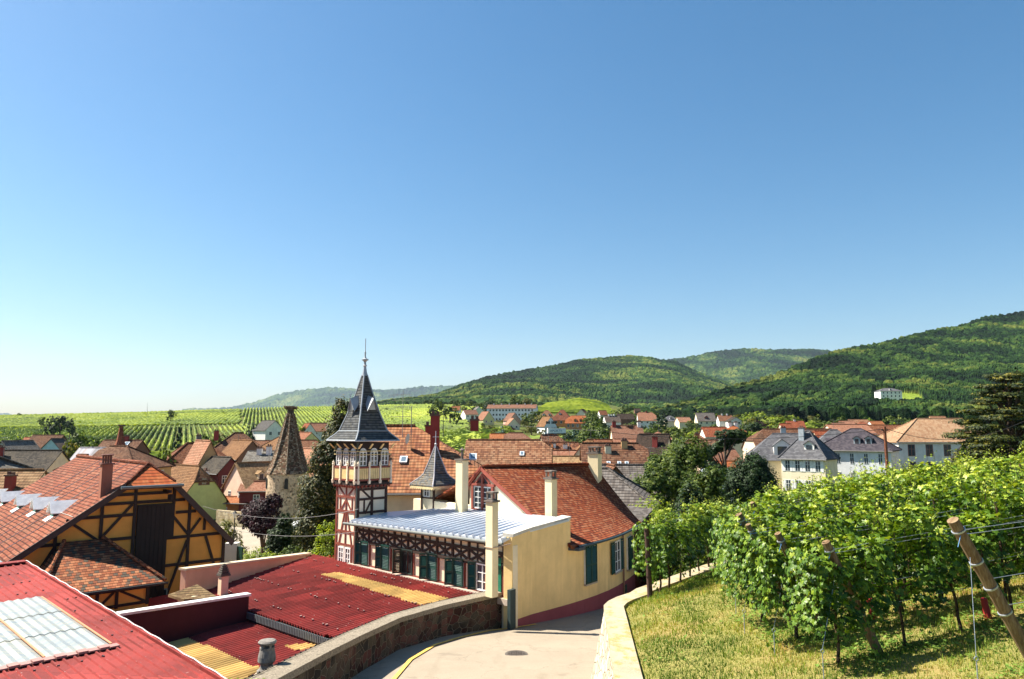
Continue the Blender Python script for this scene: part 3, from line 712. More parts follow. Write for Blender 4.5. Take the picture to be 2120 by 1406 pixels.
# lower storey: fit shutters where the photograph shows them
def sfac(px):
    k = (px-1060)/1500; return (-.3-k*30.5)/(.716+k*.70)
shp = [(1003, 'half'), (952, 'open'), (900, 'open'), (851, 'dark'), (806, 'closed'), (764, 'closed')]
lt = MB()
for k in range(nb+1):
    s = S0+bw*k+.02; lt.obox(FP(s-.05, -6.72, .001), A_*.1, N_*.05, up*1.05)
for px, st in shp:
    s = sfac(px); W_ = .78
    for q in (-1, 1): lt.obox(FP(s+q*(W_/2+.07)-.045, -6.72, .002), A_*.09, N_*.055, up*1.05)
    lt.obox(FP(s-1.15, -6.72, .0), A_*.02, N_*.04, up*1.05)
lt.obox(FP(S0, -6.74, .0), A_*(S1-S0), N_*.065, up*.07)
lt.build('lower_timber_frame', red_t, wg)
for px, st in shp:
    s = sfac(px); c = FP(s, -6.68, .03)
    if st == 'dark':
        win(wg, c, A_, N_, .8, 1.12, 2, 1, fm=paint((.02,.035,.03)), gm=paint((.008,.008,.01), .5))
        shutter(wg, c+A_*.42+N_*.04, (A_*.35+N_).normalized(), A_, .42, 1.12, paint((.012,.03,.022)))
    else:
        win(wg, c, A_, N_, .8, 1.1, 2, 3)
        if st == 'closed': shutter(wg, c-A_*.4+N_*.06, A_, N_, .62, 1.14); shutter(wg, c+A_*.24+N_*.06, (A_+N_*.9).normalized(), (N_-A_*.9), .3, 1.14)
        elif st == 'open': shutter(wg, c-A_*.42+N_*.06, A_, N_, .62, 1.14); shutter(wg, c+A_*.24+N_*.05, (A_*.8+N_).normalized(), (N_-A_), .38, 1.14)
        else: shutter(wg, c+A_*.38+N_*.06, (A_*.9+N_*.5).normalized(), (N_-A_*.5).normalized(), .36, 1.14)
# metal roof
fl, frr = FP(10.7, -4.60, .45), FP(-.35, -4.42, .45)
mroof = [frr, fl, V((-6.7,39.3,-4.32)), V((-4.6,41.2,-4.38)), GP(gl+1.3,-4.05,.02), GP(1.2,-4.0,.02), V((2.10,33.4,-3.9)), V((.02,30.1,-4.24))]
zm = NT('standing_seam_metal'); g = zm.uv(); nn = zm.noise(g, .5, 5, .7); f3 = zm.noise(zm.n('ShaderNodeMapping', {0: g, 'Scale': (1,5,1)}), 1.0, 5)
cc_ = zm.ramp(nn, [(.3, (.42,.47,.55)), (.7, (.60,.64,.70))]); c5 = zm.mix(zm.ramp(f3, [(.55, (0,0,0)), (.68, (.4,.4,.4))]).outputs[0], cc_.outputs[0], (.50,.33,.22))
zm.fin(c5, .35, .5, nn, .01, metal=.25)
b = MB(); b.slab(mroof, .1); mr = b.build('roof', zm.mat, wg)
sm = MB()    # standing seams from front eave to back
for k in range(26):
    s = -.3 + k*.43; a = FP(s, -4.42-(s/11.2)*.18+.005, .5); tgt = a - N_*(4.0 if s > 6.3 else (1.6+s*.16 if s < 2 else 3.6)); 
    # clip the seam against the gable line
    dirn = -N_; hit = 3.3
    den = dirn.x*gn.x+dirn.y*gn.y; 
    if abs(den) > 1e-6: hit = (g0-V((a.x,a.y,0))).dot(gn)/den
    hit = min(hit-.05, 5.2 if s < 7.5 else 1.6 if s > 9 else 4.0); hit = max(.4, hit)
    q = a + dirn*hit; zq = -4.42-(s/11.2)*.18 + (.45)*(hit/5.0)
    q.z = min(zq, -3.97) ; sm.obox(a+up*0, q-a, A_*.04, up*.085)
sm.build('standing_seams', zm.mat, mr)
b = MB(); b.tube(FP(10.95,-4.72,.62), FP(-.4,-4.55,.52), .07, .07, 10); b.tube(FP(-.15,-4.6,.1), FP(-.15,-6.7,.12), .05, .05, 8); b.build('gutter', paint((.12,.13,.12), .5), wg)
b = MB(); b.obox(FP(.15,-6.72,.03), A_*.5, N_*.04, up*1.5); b.build('door', paint((.01,.16,.09)), wg)
# free-standing chimney shaft in front
ps = thing('chimney_shaft', 'tall slim cream chimney shaft rising from the end of the lane wall', 'chimney', P(1018, 1216, 29.3))
chimney(ps, P(1018, 1216, 29.3)-up*.35, .38, .32, 3.62, chm, math.atan2(A_.y, A_.x), 'slots')
b = MB(); q = P(1018, 1133, 29.3); b.box(q, (.47,.39,.03), math.atan2(A_.y, A_.x)); b.tube(q+V((.2,0,0)), q+V((.75,.35,.08)), .02, .02, 6); b.build('bracket', paint((.5,.35,.25)), ps)

# ---- clock-like half-timbered tower
tc = V((-7.98, 39.2, 0)); TA, TB = A_, -N_     # TA along left face, TB along right face
tw = thing('timber_tower', 'slender half timbered tower with glazed gallery and steep slate spire', 'tower', tc+up*-8)
def TP(a, b_, z): return tc + TA*a + TB*b_ + up*z
hs = .93
b = MB(); b.obox(TP(-hs,-hs,-9), TA*2*hs, TB*2*hs, up*6.3); b.build('wall', plaster((.88,.76,.58), .2), tw)
def face(side):   # returns function (s, z, out) with s from the near corner, and normals
    if side == 'L': return (lambda s, z, o=0: TP(-hs+s, -hs-o, z)), TA, -TB
    return (lambda s, z, o=0: TP(-hs-o, -hs+s, z)), TB, -TA
Fl, ul, nl = face('L'); Fr, ur, nr_ = face('R')
b = MB(); W2 = 2*hs; d = .05
for s in (0, W2-.13): b.obox(Fl(s, -7.4, 0), ul*.13, nl*d, up*4.6)
for z in (-2.98, -3.52, -4.25, -5.28, -5.95, -6.95): b.obox(Fl(.13, z, 0), ul*(W2-.26), nl*(d-.003), up*.11)
m = W2/2
b.beam(Fl(m,-5.2,0), Fl(m,-2.9,0), .09, .045, nl)
b.beam(Fl(.15,-2.9,0), Fl(m-.1,-3.45,0), .09, .04, nl); b.beam(Fl(W2-.15,-2.9,0), Fl(m+.1,-3.45,0), .09, .04, nl)
b.beam(Fl(m,-3.6,0), Fl(.45,-4.15,0), .09, .042, nl); b.beam(Fl(m,-3.6,0), Fl(W2-.45,-4.15,0), .09, .042, nl)
b.beam(Fl(.38,-3.5,0), Fl(.38,-4.15,0), .08, .04, nl); b.beam(Fl(W2-.38,-3.5,0), Fl(W2-.38,-4.15,0), .08, .04, nl)
b.beam(Fl(m-.12,-4.25,0), Fl(.35,-5.85,0), .09, .041, nl); b.beam(Fl(m+.12,-4.25,0), Fl(W2-.35,-5.85,0), .09, .041, nl)
b.beam(Fl(m,-5.2,0), Fl(m,-5.9,0), .08, .044, nl)
for s in (.28, W2-.37): b.obox(Fl(s,-6.95,0), ul*.1, nl*.048, up*1.0)
b.build('timber_frame', red_t, tw)
b = MB()
for s in (.0, .85, W2-.13): b.obox(Fr(s,-7.0,.001), ur*.14, nr_*.055, up*4.2)
for z in (-2.98, -3.12, -3.62, -4.3): b.obox(Fr(.14, z, 0), ur*(W2-.27), nr_*.05, up*.12)
b.beam(Fr(.2,-3.0,0), Fr(.85,-3.55,0), .09, .045, nr_); b.beam(Fr(.45,-3.6,0), Fr(.45,-4.3,0), .08, .045, nr_); b.beam(Fr(.85,-3.7,0), Fr(.5,-4.3,0), .09, .042, nr_)
b.build('side_timber_frame', paint((.045,.02,.015), .7), tw)
for s in (.62, 1.24): win(tw, Fl(s, -6.87, .01), ul, nl, .5, .85, 2, 3)
b = MB(); b.tube(TP(-hs-.08,-hs-.08,-7), TP(-hs-.08,-hs-.08,-.6), .045, .045, 8); b.build('downpipe', paint((.10,.12,.10), .5), tw)
# gallery
hg = 1.08
b = MB(); b.obox(TP(-hg+.1,-hg+.1,-2.75), TA*2*(hg-.1), TB*2*(hg-.1), up*2.1); b.obox(TP(-hg-.05,-hg-.05,-2.86), TA*2*(hg+.05), TB*2*(hg+.05), up*.13)
gal = b.build('gallery', paint((.03,.016,.012), .7), tw)
for fn, u_, n_, pm_ in (((lambda s, z, o=0: TP(-hg+s, -hg-o, z)), TA, -TB, 0), ((lambda s, z, o=0: TP(-hg-o, -hg+s, z)), TB, -TA, 1)):
    Wg = 2*hg; pb = MB(); qb = MB(); yb = MB()
    qb.obox(fn(0,-1.98,-.02), u_*Wg, n_*.09, up*.09); qb.obox(fn(0,-2.62,-.02), u_*Wg, n_*.08, up*.09)
    for k in range(4):
        s = k*(Wg-.12)/3; pb.obox(fn(s+.02,-2.78,.0), u_*.08, n_*.10, up*.93); pb.lathe(fn(s+.06,-1.85,.06), [(.05,0),(.08,.04),(.05,.1),(.07,.14),(.03,.2),(0.01,.26)], 8)
        pb.hexa([fn(s,-2.78,0), fn(s+.12,-2.78,0), fn(s+.12,-2.78,.1), fn(s,-2.78,.1)], [fn(s,-2.6,0), fn(s+.12,-2.6,0), fn(s+.12,-2.6,.14), fn(s,-2.6,.14)])
        if k < 3:
            w_ = (Wg-.12)/3-.12
            for q in range(5): yb.obox(fn(s+.14+q*w_/5, -2.53, .0), u_*(w_/5-.03), n_*.045, up*.55)
            cx_ = s+.12+w_/2+.0
            win(gal, fn(cx_, -1.86, -.08), u_, n_, w_*.78, .72, 2, 3, arch=True, mw=.03, fw=.035)
        yb.beam(fn(s+.06,-.98,.0), fn(s+.06,-.72,.28), .1, .06, n_)
    yb.obox(fn(0,-1.12,-.06), u_*Wg, n_*.07, up*.035); yb.obox(fn(0,-1.3,-.06), u_*Wg, n_*.07, up*.03)
    for k in range(9): qb.lathe(fn((k+.5)*Wg/9, -2.98, .0), [(.02,0),(.07,.06),(.09,.14)], 6)
    pb.build('balcony_posts', plaster((.86,.74,.56), .1), gal); qb.build('balcony_rails', red_t, gal); yb.build('balcony_panels', paint((.78,.60,.28), .7), gal)
# spire
slate = tile(((.15,.155,.16),(.20,.205,.21),(.11,.12,.13),(.17,.17,.16)), .16, .14, 'flat', .25, (.12,.12,.10), .012)
lead = paint((.34,.37,.40), .4, .2, metal=.2)
he, hm_ = 1.37, .90
b = MB(); prof = [(he, -.60), (he-.02, -.52), (hm_+.12, -.18), (hm_, -.02), (.62, .85), (.30, 2.05), (.10, 2.95)]
def ringp(h, z): return [TP(-h,-h,z), TP(-h,h,z), TP(h,h,z), TP(h,-h,z)]
for (h0, z0), (h1, z1) in zip(prof[:-1], prof[1:]):
    r0, r1 = ringp(h0, z0), ringp(h1, z1)
    for k in range(4): j = (k+1) % 4; b.face([r0[k], r1[k], r1[j], r0[j]][::-1] if False else [r0[k], r0[j], r1[j], r1[k]])
b.face(ringp(he, -.60)[::-1]); b.face(ringp(.10, 2.95))
sp_ = b.build('spire', slate, tw)
b = MB()
for k in range(4):
    for (h0, z0), (h1, z1) in zip(prof[:-1], prof[1:]): b.tube(ringp(h0, z0)[k], ringp(h1, z1)[k], .045, .04, 6)
r0 = ringp(he, -.56); 
for k in range(4): b.tube(r0[k], r0[(k+1)%4], .05, .05, 6)
r0 = ringp(hm_+.03, -.06)
for k in range(4): b.tube(r0[k], r0[(k+1)%4], .03, .03, 6)
b.build('lead_hips', lead, sp_)
for n_, u_ in ((-TB, TA), (-TA, TB)):
    b = MB(); c = tc + n_*.62 + up*1.1; 
    b.face([c-u_*.24+up*-.05+n_*.14, c+u_*.24+up*-.05+n_*.14, c+up*.55+n_*.24]); t0 = c+up*.55+n_*.26; 
    b.slab([t0, c-u_*.34-up*.12+n_*.2, c-u_*.2+up*.35-n_*.22, c+up*.75-n_*.25], .03); b.slab([t0, c+u_*.34-up*.12+n_*.2, c+u_*.2+up*.35-n_*.22, c+up*.75-n_*.25], .03)
    b.tube(t0, t0+up*.25, .02, .01, 5); b.build('spire_dormer', lead, sp_)
b = MB(); b.lathe(TP(0,0,2.9), [(.17,0),(.10,.3),(.07,.5),(.12,.56),(.07,.6),(.06,.75),(.11,.82),(.19,.86),(.19,.9),(.08,.96),(.04,1.05),(.045,1.3),(.02,1.35),(.022,2.0),(.005,2.05)], 10)
b.build('finial', lead, sp_)
# antenna behind tower
an = thing('tv_antenna', 'thin mast with cross bar aerials beside the slate spire', 'antenna', P(829, 885, 47))
b = MB(); q = P(833, 905, 47); b.tube(q, q+up*3.0, .02); 
for z, l in ((2.7,.9),(2.35,.7),(1.3,.8)): b.tube(q+V((-l,0,z)), q+V((l*.6,.2,z+.03)), .012)
for k in range(5): b.tube(q+V((-.5+k*.18,-.2,1.3)), q+V((-.5+k*.18,.2,1.3)), .01); b.tube(q+V((-.6+k*.25,0,2.6)), q+V((-.6+k*.25,0,2.8)), .01)
b.build('mast', paint((.25,.24,.23), .5), an)
# cables between barn and tower
for k, (a, c, sag, lab) in enumerate(((P(420,1048,40), P(742,1054,37.5), .55, 'upper thin overhead cable running from the barn to the timber tower'), (P(487,1098,41), P(742,1100,37.5), .28, 'lower thin overhead cable running from the barn to the timber tower'))):
    pts = [a.lerp(c, s/16)-up*sag*4*(s/16)*(1-s/16) for s in range(17)]; b = MB(); b.path(pts, .011); tag(b.build('overhead_cable', paint((.14,.14,.15), .5)), lab, 'cable', 'overhead cables at the tower')
# ================================================================== red sheet roofs
b = MB(); r1 = thing('winery_hall', 'hall under a dark red corrugated roof with one long yellow strip', 'building', (-6, 32, -10))
SL = .055
def R1Z(out): return -6.78 - SL*out
vyd = (N_ + up*-SL).normalized()
P0 = FP(-.6, R1Z(0), 0)
n1 = A_.cross(vyd).normalized()
if n1.z < 0: n1 = -n1
def r1pt(px, py): return onplane(px, py, P0, n1)
cl = r1pt(640, 1152); cbl = r1pt(382, 1238); st0 = r1pt(508, 1262); st1 = r1pt(692, 1322)
def loc1(p): d = V(p)-P0; return d.dot(A_), d.dot(vyd)
a_cl, a_cbl, a_s0, a_s1 = loc1(cl), loc1(cbl), loc1(st0), loc1(st1)
def keep1(c):
    s = (c - np.array(P0)) @ np.array(A_); v = (c - np.array(P0)) @ np.array(vyd)
    k = c[:, 0] < lwx(c[:, 1]) - .35
    k &= s < a_cl[0] + (v-a_cl[1])*(a_cbl[0]-a_cl[0])/(a_cbl[1]-a_cl[1])
    lim = np.interp(s, [2*a_s1[0]-a_s0[0], a_s1[0], a_s0[0], a_s0[0]+.2, a_cbl[0]], [2*a_s1[1]-a_s0[1], a_s1[1], a_s0[1], a_cbl[1]-.2, a_cbl[1]])
    return k & (v < lim)
nu, nv = a_cl[0]+6, max(a_s0[1], a_s1[1], a_cbl[1])+1
ys1 = [(664,1190),(700,1186),(938,1243),(870,1254)]
yq = [loc1(r1pt(*q)) for q in ys1]
def inq(s, v, q):
    r = np.ones(s.shape, bool); sg = None; n = len(q)
    ar = sum(q[k][0]*q[(k+1)%n][1]-q[(k+1)%n][0]*q[k][1] for k in range(n))
    for k in range(n):
        x0, y0 = q[k]; x1, y1 = q[(k+1)%n]; cr = (x1-x0)*(v-y0)-(y1-y0)*(s-x0); r &= (cr*ar >= 0)
    return r
def sv(c, P_, a, v): d = c-np.array(P_); return d@np.array(a), d@np.array(v)
sheet_roof(P0, A_, vyd, nu, nv, .2, .045, 'roof_sheet', red_sheet, r1, lambda c: keep1(c) & ~inq(*sv(c, P0, A_, vyd), yq))
sheet_roof(P0+n1*.01, A_, vyd, nu, nv, .2, .045, 'translucent_strip', yel_sheet, r1, lambda c: keep1(c) & inq(*sv(c, P0, A_, vyd), yq))
rs1 = random.Random(6); b = MB()
for k in range(220):
    p = P0 + A_*(rs1.randrange(0, int(nu/.2))*.2+.05) + vyd*(rs1.choice([.9, 2.8, 4.7, 6.6, 8.5])+rs1.uniform(-.04,.04)) + n1*.05
    if keep1(np.array([tuple(p)]))[0]: b.box(p, (.05,.05,.03))
b.build('roof_screws', paint((.45,.33,.28), .6), r1)
b = MB(); b.obox(FP(-.5, -6.98, .06), A_*11.6, N_*.22, up*.24); b.build('flashing', paint((.42,.34,.28), .8), r1)
b = MB(); b.slab([FP(.6,-7.2,0), cl-up*.35, cbl-up*.35, st0-up*.9, V((st1.x-.8, st1.y, -8.4))] + [V((float(lwx(y_))-.75, y_, -8.4)) for y_ in (22.5, 24, 25.5, 27, 28.5)], 3.0); b.build('wall', plaster((.55,.40,.25)), r1)
# pinkish parapet along the far side
pk = plaster((.74,.46,.30), .3)
pp = thing('parapet_wall', 'salmon plastered parapet wall with pale coping behind the red roof', 'wall', cbl)
def par(parent, a, c, th, z0, z1a, z1b, m, cm, name='masonry'):
    d = (c-a); d.z = 0; n = V((d.y, -d.x, 0)).normalized()*th; q = MB()
    q.hexa([V((a.x,a.y,z0)), V((c.x,c.y,z0)), V((c.x,c.y,z0))+n, V((a.x,a.y,z0))+n], [V((a.x,a.y,z1a)), V((c.x,c.y,z1b)), V((c.x,c.y,z1b))+n, V((a.x,a.y,z1a))+n][:]); q.build(name, m, parent)
    nn = n.normalized()*.07; e = d.normalized()*.06; q = MB()
    def fx(p, z): return V((p.x, p.y, z))
    lo_ = [fx(a,z1a+.002)-nn-e, fx(c,z1b+.002)-nn+e, fx(c,z1b+.002)+n+nn+e, fx(a,z1a+.002)+n+nn-e]; q.hexa(lo_, [p+up*.09 for p in lo_]); q.build('coping', cm, parent)
za = P(390, 1182, cbl.y).z; zb = P(640, 1149, cl.y).z
par(pp, cl+V((0,.1,0)), V((cbl.x-.0,cbl.y,0)), .3, -10, zb, za+.02, pk, paint((.62,.52,.36), .9))
# dark parapet in front with light coping
q0 = r1pt(509, 1262); yq0 = q0.y
dp = thing('parapet_wall', 'low dark plum parapet wall with white metal coping between the red roofs', 'wall', q0)
e0 = P(509, 1232, q0.y); e1_ = P(245, 1272, q0.y-3.6)
par(dp, V((e1_.x,e1_.y,0)), V((e0.x,e0.y,0)), .25, -10.5, e1_.z, e0.z, plaster((.075,.025,.028), .5), paint((.70,.70,.68), .5))
# small chimney on the red roof
sc_ = thing('roof_chimney', 'short salmon chimney with dark tiled cap standing on the red hall roof', 'chimney', r1pt(461, 1232))
q = r1pt(461, 1232); chimney(sc_, q-up*.4, .32, .32, 1.22, plaster((.80,.56,.38), .3), math.atan2(A_.y, A_.x), None, paint((.08,.07,.06)))
b = MB(); 
for k in range(5): b.box(q+up*(.9+k*.085), (.4-.05*k, .4-.05*k, .05), math.atan2(A_.y, A_.x)); b.box(q+up*(.95+k*.085), (.26-.04*k,)*2+(.036,), math.atan2(A_.y, A_.x))
b.build('cap_tiles', paint((.10,.085,.07), .9, .4, 8), sc_)
# lower roof R2
r2 = thing('lean_to_hall', 'lower hall under dark red corrugated roof with broad yellow band at its left', 'building', r1pt(600, 1300)-up*3)
P0b = P0 - up*.42 
def r2pt(px, py): return onplane(px, py, P0b, n1)
def keep2(c):
    s, v = sv(c, P0b, A_, vyd); k = c[:, 0] < lwx(c[:, 1]) - .3
    k &= v > np.interp(s, [2*a_s1[0]-a_s0[0], a_s1[0], a_s0[0], a_s0[0]+.2, 30], [2*a_s1[1]-a_s0[1]-.7, a_s1[1]-.7, a_s0[1]-.7, a_s0[1]-.5, a_s0[1]-.5])
    le = loc1(r2pt(250, 1290))[0]; return k & (s < le+3)
y2 = [loc1(r2pt(*q) + (P0-P0b)) for q in ((285,1297),(325,1294),(545,1388),(480,1420))]
y3 = [loc1(r2pt(*q) + (P0-P0b)) for q in ((592,1338),(636,1332),(662,1338),(618,1348))]
nv2 = 20
isy = lambda c: inq(*sv(c, P0b, A_, vyd), y2) | inq(*sv(c, P0b, A_, vyd), y3)
sheet_roof(P0b-A_*3, A_, vyd, nu+8, nv2, .2, .045, 'roof_sheet', red_sheet, r2, lambda c: keep2(c) & ~isy(c))
sheet_roof(P0b-A_*3+n1*.01, A_, vyd, nu+8, nv2, .2, .045, 'translucent_strip', yel_sheet, r2, lambda c: keep2(c) & isy(c))
b = MB(); A0 = P0 + A_*(a_s1[0]-1) + vyd*a_s1[1]; A1 = P0 + A_*a_s0[0] + vyd*a_s0[1]; 
b.obox(A0-up*.40, A1-A0, -N_*.1, up*.32); b.build('step_face', paint((.02,.015,.015)), r2)
b = MB(); n_st = 64
for k in range(n_st): p = A0.lerp(A1, (k+.5)/n_st); b.box(p-up*.30+N_*.05, (.06,.05,.26), math.atan2(A_.y, A_.x))
b.build('ventilation_slats', paint((.10,.12,.13), .5), r2)
# ---- chimney pot with ivy by the wall
cpq = P(552, 1372, 16.6); cp = thing('chimney_pot', 'weathered grey clay chimney pot with slotted top beside ivy', 'chimney pot', cpq)
b = MB(); b.box(cpq-up*1.3, (.42,.42,1.1)); b.build('base', plaster((.45,.38,.28)), cp)
b = MB(); b.lathe(cpq-up*.2, [(.20,0),(.20,.05),(.145,.09),(.13,.16),(.15,.2),(.19,.24),(.185,.34),(.155,.48),(.16,.53)], 20)
for k in range(5): an_ = k*2*math.pi/5+.5; b.box(cpq+V((math.cos(an_)*.12, math.sin(an_)*.12, .33)), (.06,.05,.07), an_)
b.lathe(cpq+up*.40, [(.18,0),(.20,.04),(.17,.07)], 20)
b.build('pot', paint((.20,.18,.16), .95, .45, 6), cp)
# ---- big near red roof R3 with clear panels
r3 = thing('warehouse', 'nearest warehouse under bright red ribbed metal roof with milky skylight panels', 'building', (-14, 18, -9))
E0, E1 = P(452, 1406, 15.2), P(52, 1166, 24.2)
vE = (E0-E1).normalized()                                   # down the slope along the ribs
cH = V((-vE.y, vE.x, 0)).normalized(); cH = -cH if cH.y > 0 else cH   # towards the camera side, level
n3 = cH.cross(vE).normalized(); n3 = -n3 if n3.z < 0 else n3
Lr = (E0-E1).length + 4
def ribs(p0, W, L, pitch, m, name, parent, h=.035, skip=()):
    """trapezoidal ribbed sheet"""
    q = MB(); k = 0; x = 0.0
    def pt(x_, v_, hh): return p0 + cH*x_ + vE*v_ + n3*hh
    while x < W:
        xs = [(x, 0), (x+pitch*.70, 0), (x+pitch*.78, h), (x+pitch*.92, h), (x+pitch, 0)]
        for (a0, h0), (a1, h1) in zip(xs[:-1], xs[1:]):
            q.face([pt(a0, 0, h0), pt(a0, L, h0), pt(a1, L, h1), pt(a1, 0, h1)])
        x += pitch; k += 1
    return q.build(name, m, parent)
def l3(px, py): d = onplane(px, py, E1, n3)-E1; return d.dot(cH), d.dot(vE)
tp, rt_, bt, lf = l3(90, 1240), l3(252, 1335), l3(30, 1406), l3(-60, 1300)
xa = tp[0]; va, vb = tp[1], (rt_[1]); 
W3 = 12.0; xe = xa
ribs(E1, xa, Lr, .21, red_sheet2, 'roof_sheet', r3); 
xa2 = math.ceil(xa/.21)*.21
ribs(E1+cH*xa2, W3, va, .21, red_sheet2, 'upper_roof_sheet', r3); ribs(E1+cH*xa2+vE*(vb+.1), W3, Lr-vb, .21, red_sheet2, 'lower_roof_sheet', r3)
pan = NT('milky_panel'); u = pan.uv(); nz = pan.noise(u, 1.2, 5, .7); st_ = pan.noise(pan.n('ShaderNodeMapping', {0: u, 'Scale': (6,.6,1)}), 1.0, 4)
pc = pan.mix(pan.ramp(st_, [(.45, (0,0,0)), (.7, (.7,.7,.7))]).outputs[0], pan.ramp(nz, [(.3, (.20,.225,.23)), (.7, (.29,.315,.31))]).outputs[0], (.45,.40,.25)); pan.fin(pc, .3, .5, nz, .01)
for kx in range(5):
    wp = 1.3; x0 = xa2 + kx*wp; nrow = 3; lp = (vb-va)/nrow
    for ky in range(nrow):
        q = MB(); p = E1 + cH*(x0+.02) + vE*(va+ky*lp-.06) + n3*(.02+.012*(nrow-ky)); nn_ = 6
        for j in range(nn_*2):
            h0 = .03 if j % 2 else 0; h1 = .0 if j % 2 else .03; w0 = (wp-.04)/(nn_*2)
            q.face([p+cH*w0*j+n3*h0, p+cH*w0*j+n3*h0+vE*(lp+.09), p+cH*w0*(j+1)+n3*h1+vE*(lp+.09), p+cH*w0*(j+1)+n3*h1])
        q.build('skylight_panel', pan.mat, r3)
q = MB()
for kx in range(6): q.obox(E1+cH*(xa2+kx*1.3-.02)+vE*(va-.05)+n3*.05, cH*.04, vE*(vb-va), n3*.02)
q.build('panel_edge', paint((.55,.25,.12)), r3)
q = MB(); 
for k in range(36): q.obox(E1+cH*(xa2-.1+k*.21)+vE*(vb-.02)+n3*.03, cH*.19, vE*.2, n3*(.05 if k % 2 else .03))
q.build('flashing', paint((.40,.20,.17), .5), r3)
q = MB(); q.obox(E1-cH*.06-vE*.1+n3*.0, cH*.1, vE*Lr, n3*.07); q.build('edge_trim', red_sheet2, r3)
q = MB()
for k in range(int(Lr/.25)): a_ = E1-cH*.02+vE*k*.25+n3*(.085+.012*math.sin(k*1.7)); c_ = E1-cH*.02+vE*(k+1)*.25+n3*(.085+.012*math.sin((k+1)*1.7)); q.tube(a_, c_, .014, .014, 5, 0, False)
q.build('lightning_wire', paint((.6,.58,.56), .4), r3)
q = MB(); rng = random.Random(4)
for k in range(260):
    x = rng.randrange(0, int(W3/.21))*.21+.178; v = rng.choice([.3,1.6,2.9,4.2,5.5,6.8,8.1,9.4,10.7])+rng.uniform(-.06,.06)
    if x > xa2 and va < v < vb: continue
    q.box(E1+cH*x+vE*v+n3*.03, (.035,.035,.03))
q.build('roof_screws', paint((.10,.05,.05)), r3)
q = MB(); q.obox(E1-vE*.12+n3*.04, cH*W3, vE*.28, n3*.05); q.build('ridge_cap', red_sheet2, r3)
q = MB(); q.slab([E1-up*.15, E1+vE*Lr-up*.15, E1+vE*Lr+cH*W3-up*.15, E1+cH*W3-up*.15], 5, down=(0,0,-5)); q.build('wall', plaster((.5,.42,.33)), r3)
# back slope
q = MB(); q.slab([E1+n3*.03, E1+cH*W3+n3*.03, E1+cH*W3-V((vE.x,vE.y,0)).normalized()*5-up*.7, E1-V((vE.x,vE.y,0)).normalized()*5-up*.7], .05); q.build('back_roof', red_sheet2, r3)

# ================================================================== the big timber barn
GD = V((.73,.68,0)).normalized(); RD = V((-.68,.73,0)).normalized(); BN = V((.68,-.73,0)).normalized()
bl = V((-21.3,32.0,0)); BW = 8.97; BL = 15.0
bn = thing('timber_barn', 'big ochre half timbered barn with black gable door and tiled roof', 'barn', bl+up*-8)
def BP(s, z, o=0, r=0): return bl + GD*s + BN*o + RD*r + up*z
ZE, ZH, ZR = -5.42, -2.64, -1.75; SA, SB, SR = 4.09, 6.27, 5.4
och = plaster(OCHRE, .25, .006)
q = MB(); f_ = [BP(0,-11), BP(BW,-11), BP(BW,ZE), BP(SB,ZH), BP(SA,ZH), BP(0,ZE)]; g_ = [p+RD*BL for p in f_]
q.face(f_); q.face(g_[::-1])
for k in range(6): j = (k+1) % 6; q.face([f_[j], f_[k], g_[k], g_[j]])
q.build('wall', och, bn)
rb = tile(((.37,.11,.06),(.43,.145,.08),(.29,.085,.05),(.48,.20,.12)), .18, .195, 'flat', .6, (.16,.07,.05), .03, .1)
q = MB(); oh = .38
def ext(s0, z0, s1, z1, d): v_ = V((s0-s1, 0, z0-z1)).normalized(); return s0+v_.x*d, z0+v_.z*d
sl, zl = ext(0, ZE, SA, ZH, .45); sr_, zr = ext(BW, ZE, SB, ZH, .45); AP = BP(SR, ZR+.05, -1.0)
q.slab([BP(sl,zl+.1,oh), BP(SA,ZH+.1,oh), AP, BP(SR,ZR+.05,-BL-.3), BP(sl,zl+.1,-BL-.3)], .12)
q.slab([BP(sr_,zr+.1,oh), BP(SB,ZH+.1,oh), AP, BP(SR,ZR+.05,-BL-.3), BP(sr_,zr+.1,-BL-.3)], .12)
broof = q.build('roof', rb, bn)
q = MB(); q.slab([BP(SA-.1,ZH+.0,oh+.25), BP(SB+.1,ZH+.0,oh+.25), AP+up*.03], .1); q.build('hip', tile(((.62,.16,.05),(.70,.22,.08),(.55,.12,.04)), .24, .26, 'pan', .1), broof)
q = MB()
def ridge(a, c, n, r=.1):
    for k in range(n): q.tube(a.lerp(c, k/n), a.lerp(c, min(1, (k+1.1)/n)), r*.85, r, 7)
ridge(AP+up*.06, BP(SR, ZR+.1, -BL-.3), 40, .1); ridge(BP(SA,ZH+.14,oh), AP+up*.06, 6, .08); ridge(BP(SB,ZH+.14,oh), AP+up*.06, 6, .08)
q.build('ridge_tiles', rb, broof)
q = MB()
for r_ in (2.1, 3.9, 5.7, 7.5, 9.4): 
    pts = [BP(sl,zl+.13,0,r_).lerp(BP(SR,ZR+.1,0,r_), t/12)+up*(.015*math.sin(t*2)) for t in range(13)]; q.path(pts, .016)
pts = [BP(sl+(SR-sl)*.42, zl+(ZR-zl)*.42+.13, 0, t*.8)+up*(.01*(t%2)) for t in range(0, 15)]; q.path(pts, .012)
q.build('lightning_wire', paint((.62,.56,.50), .4), broof)
q = MB()  # verge boards and eave gutters
q.beam(BP(sl,zl-.02,oh-.04), BP(SA,ZH-.02,oh-.04), .26, .05, BN); q.beam(BP(SB,ZH-.02,oh-.04), BP(sr_,zr-.02,oh-.04), .26, .05, BN)
q.obox(BP(SA-.25,ZH-.14,oh), GD*(SB-SA+.5), BN*.22, up*.13)
for s in (SA+.3, SB-.3, 2.2, 7.6): pass
q.build('barge_board', paint((.05,.035,.03), .7), bn)
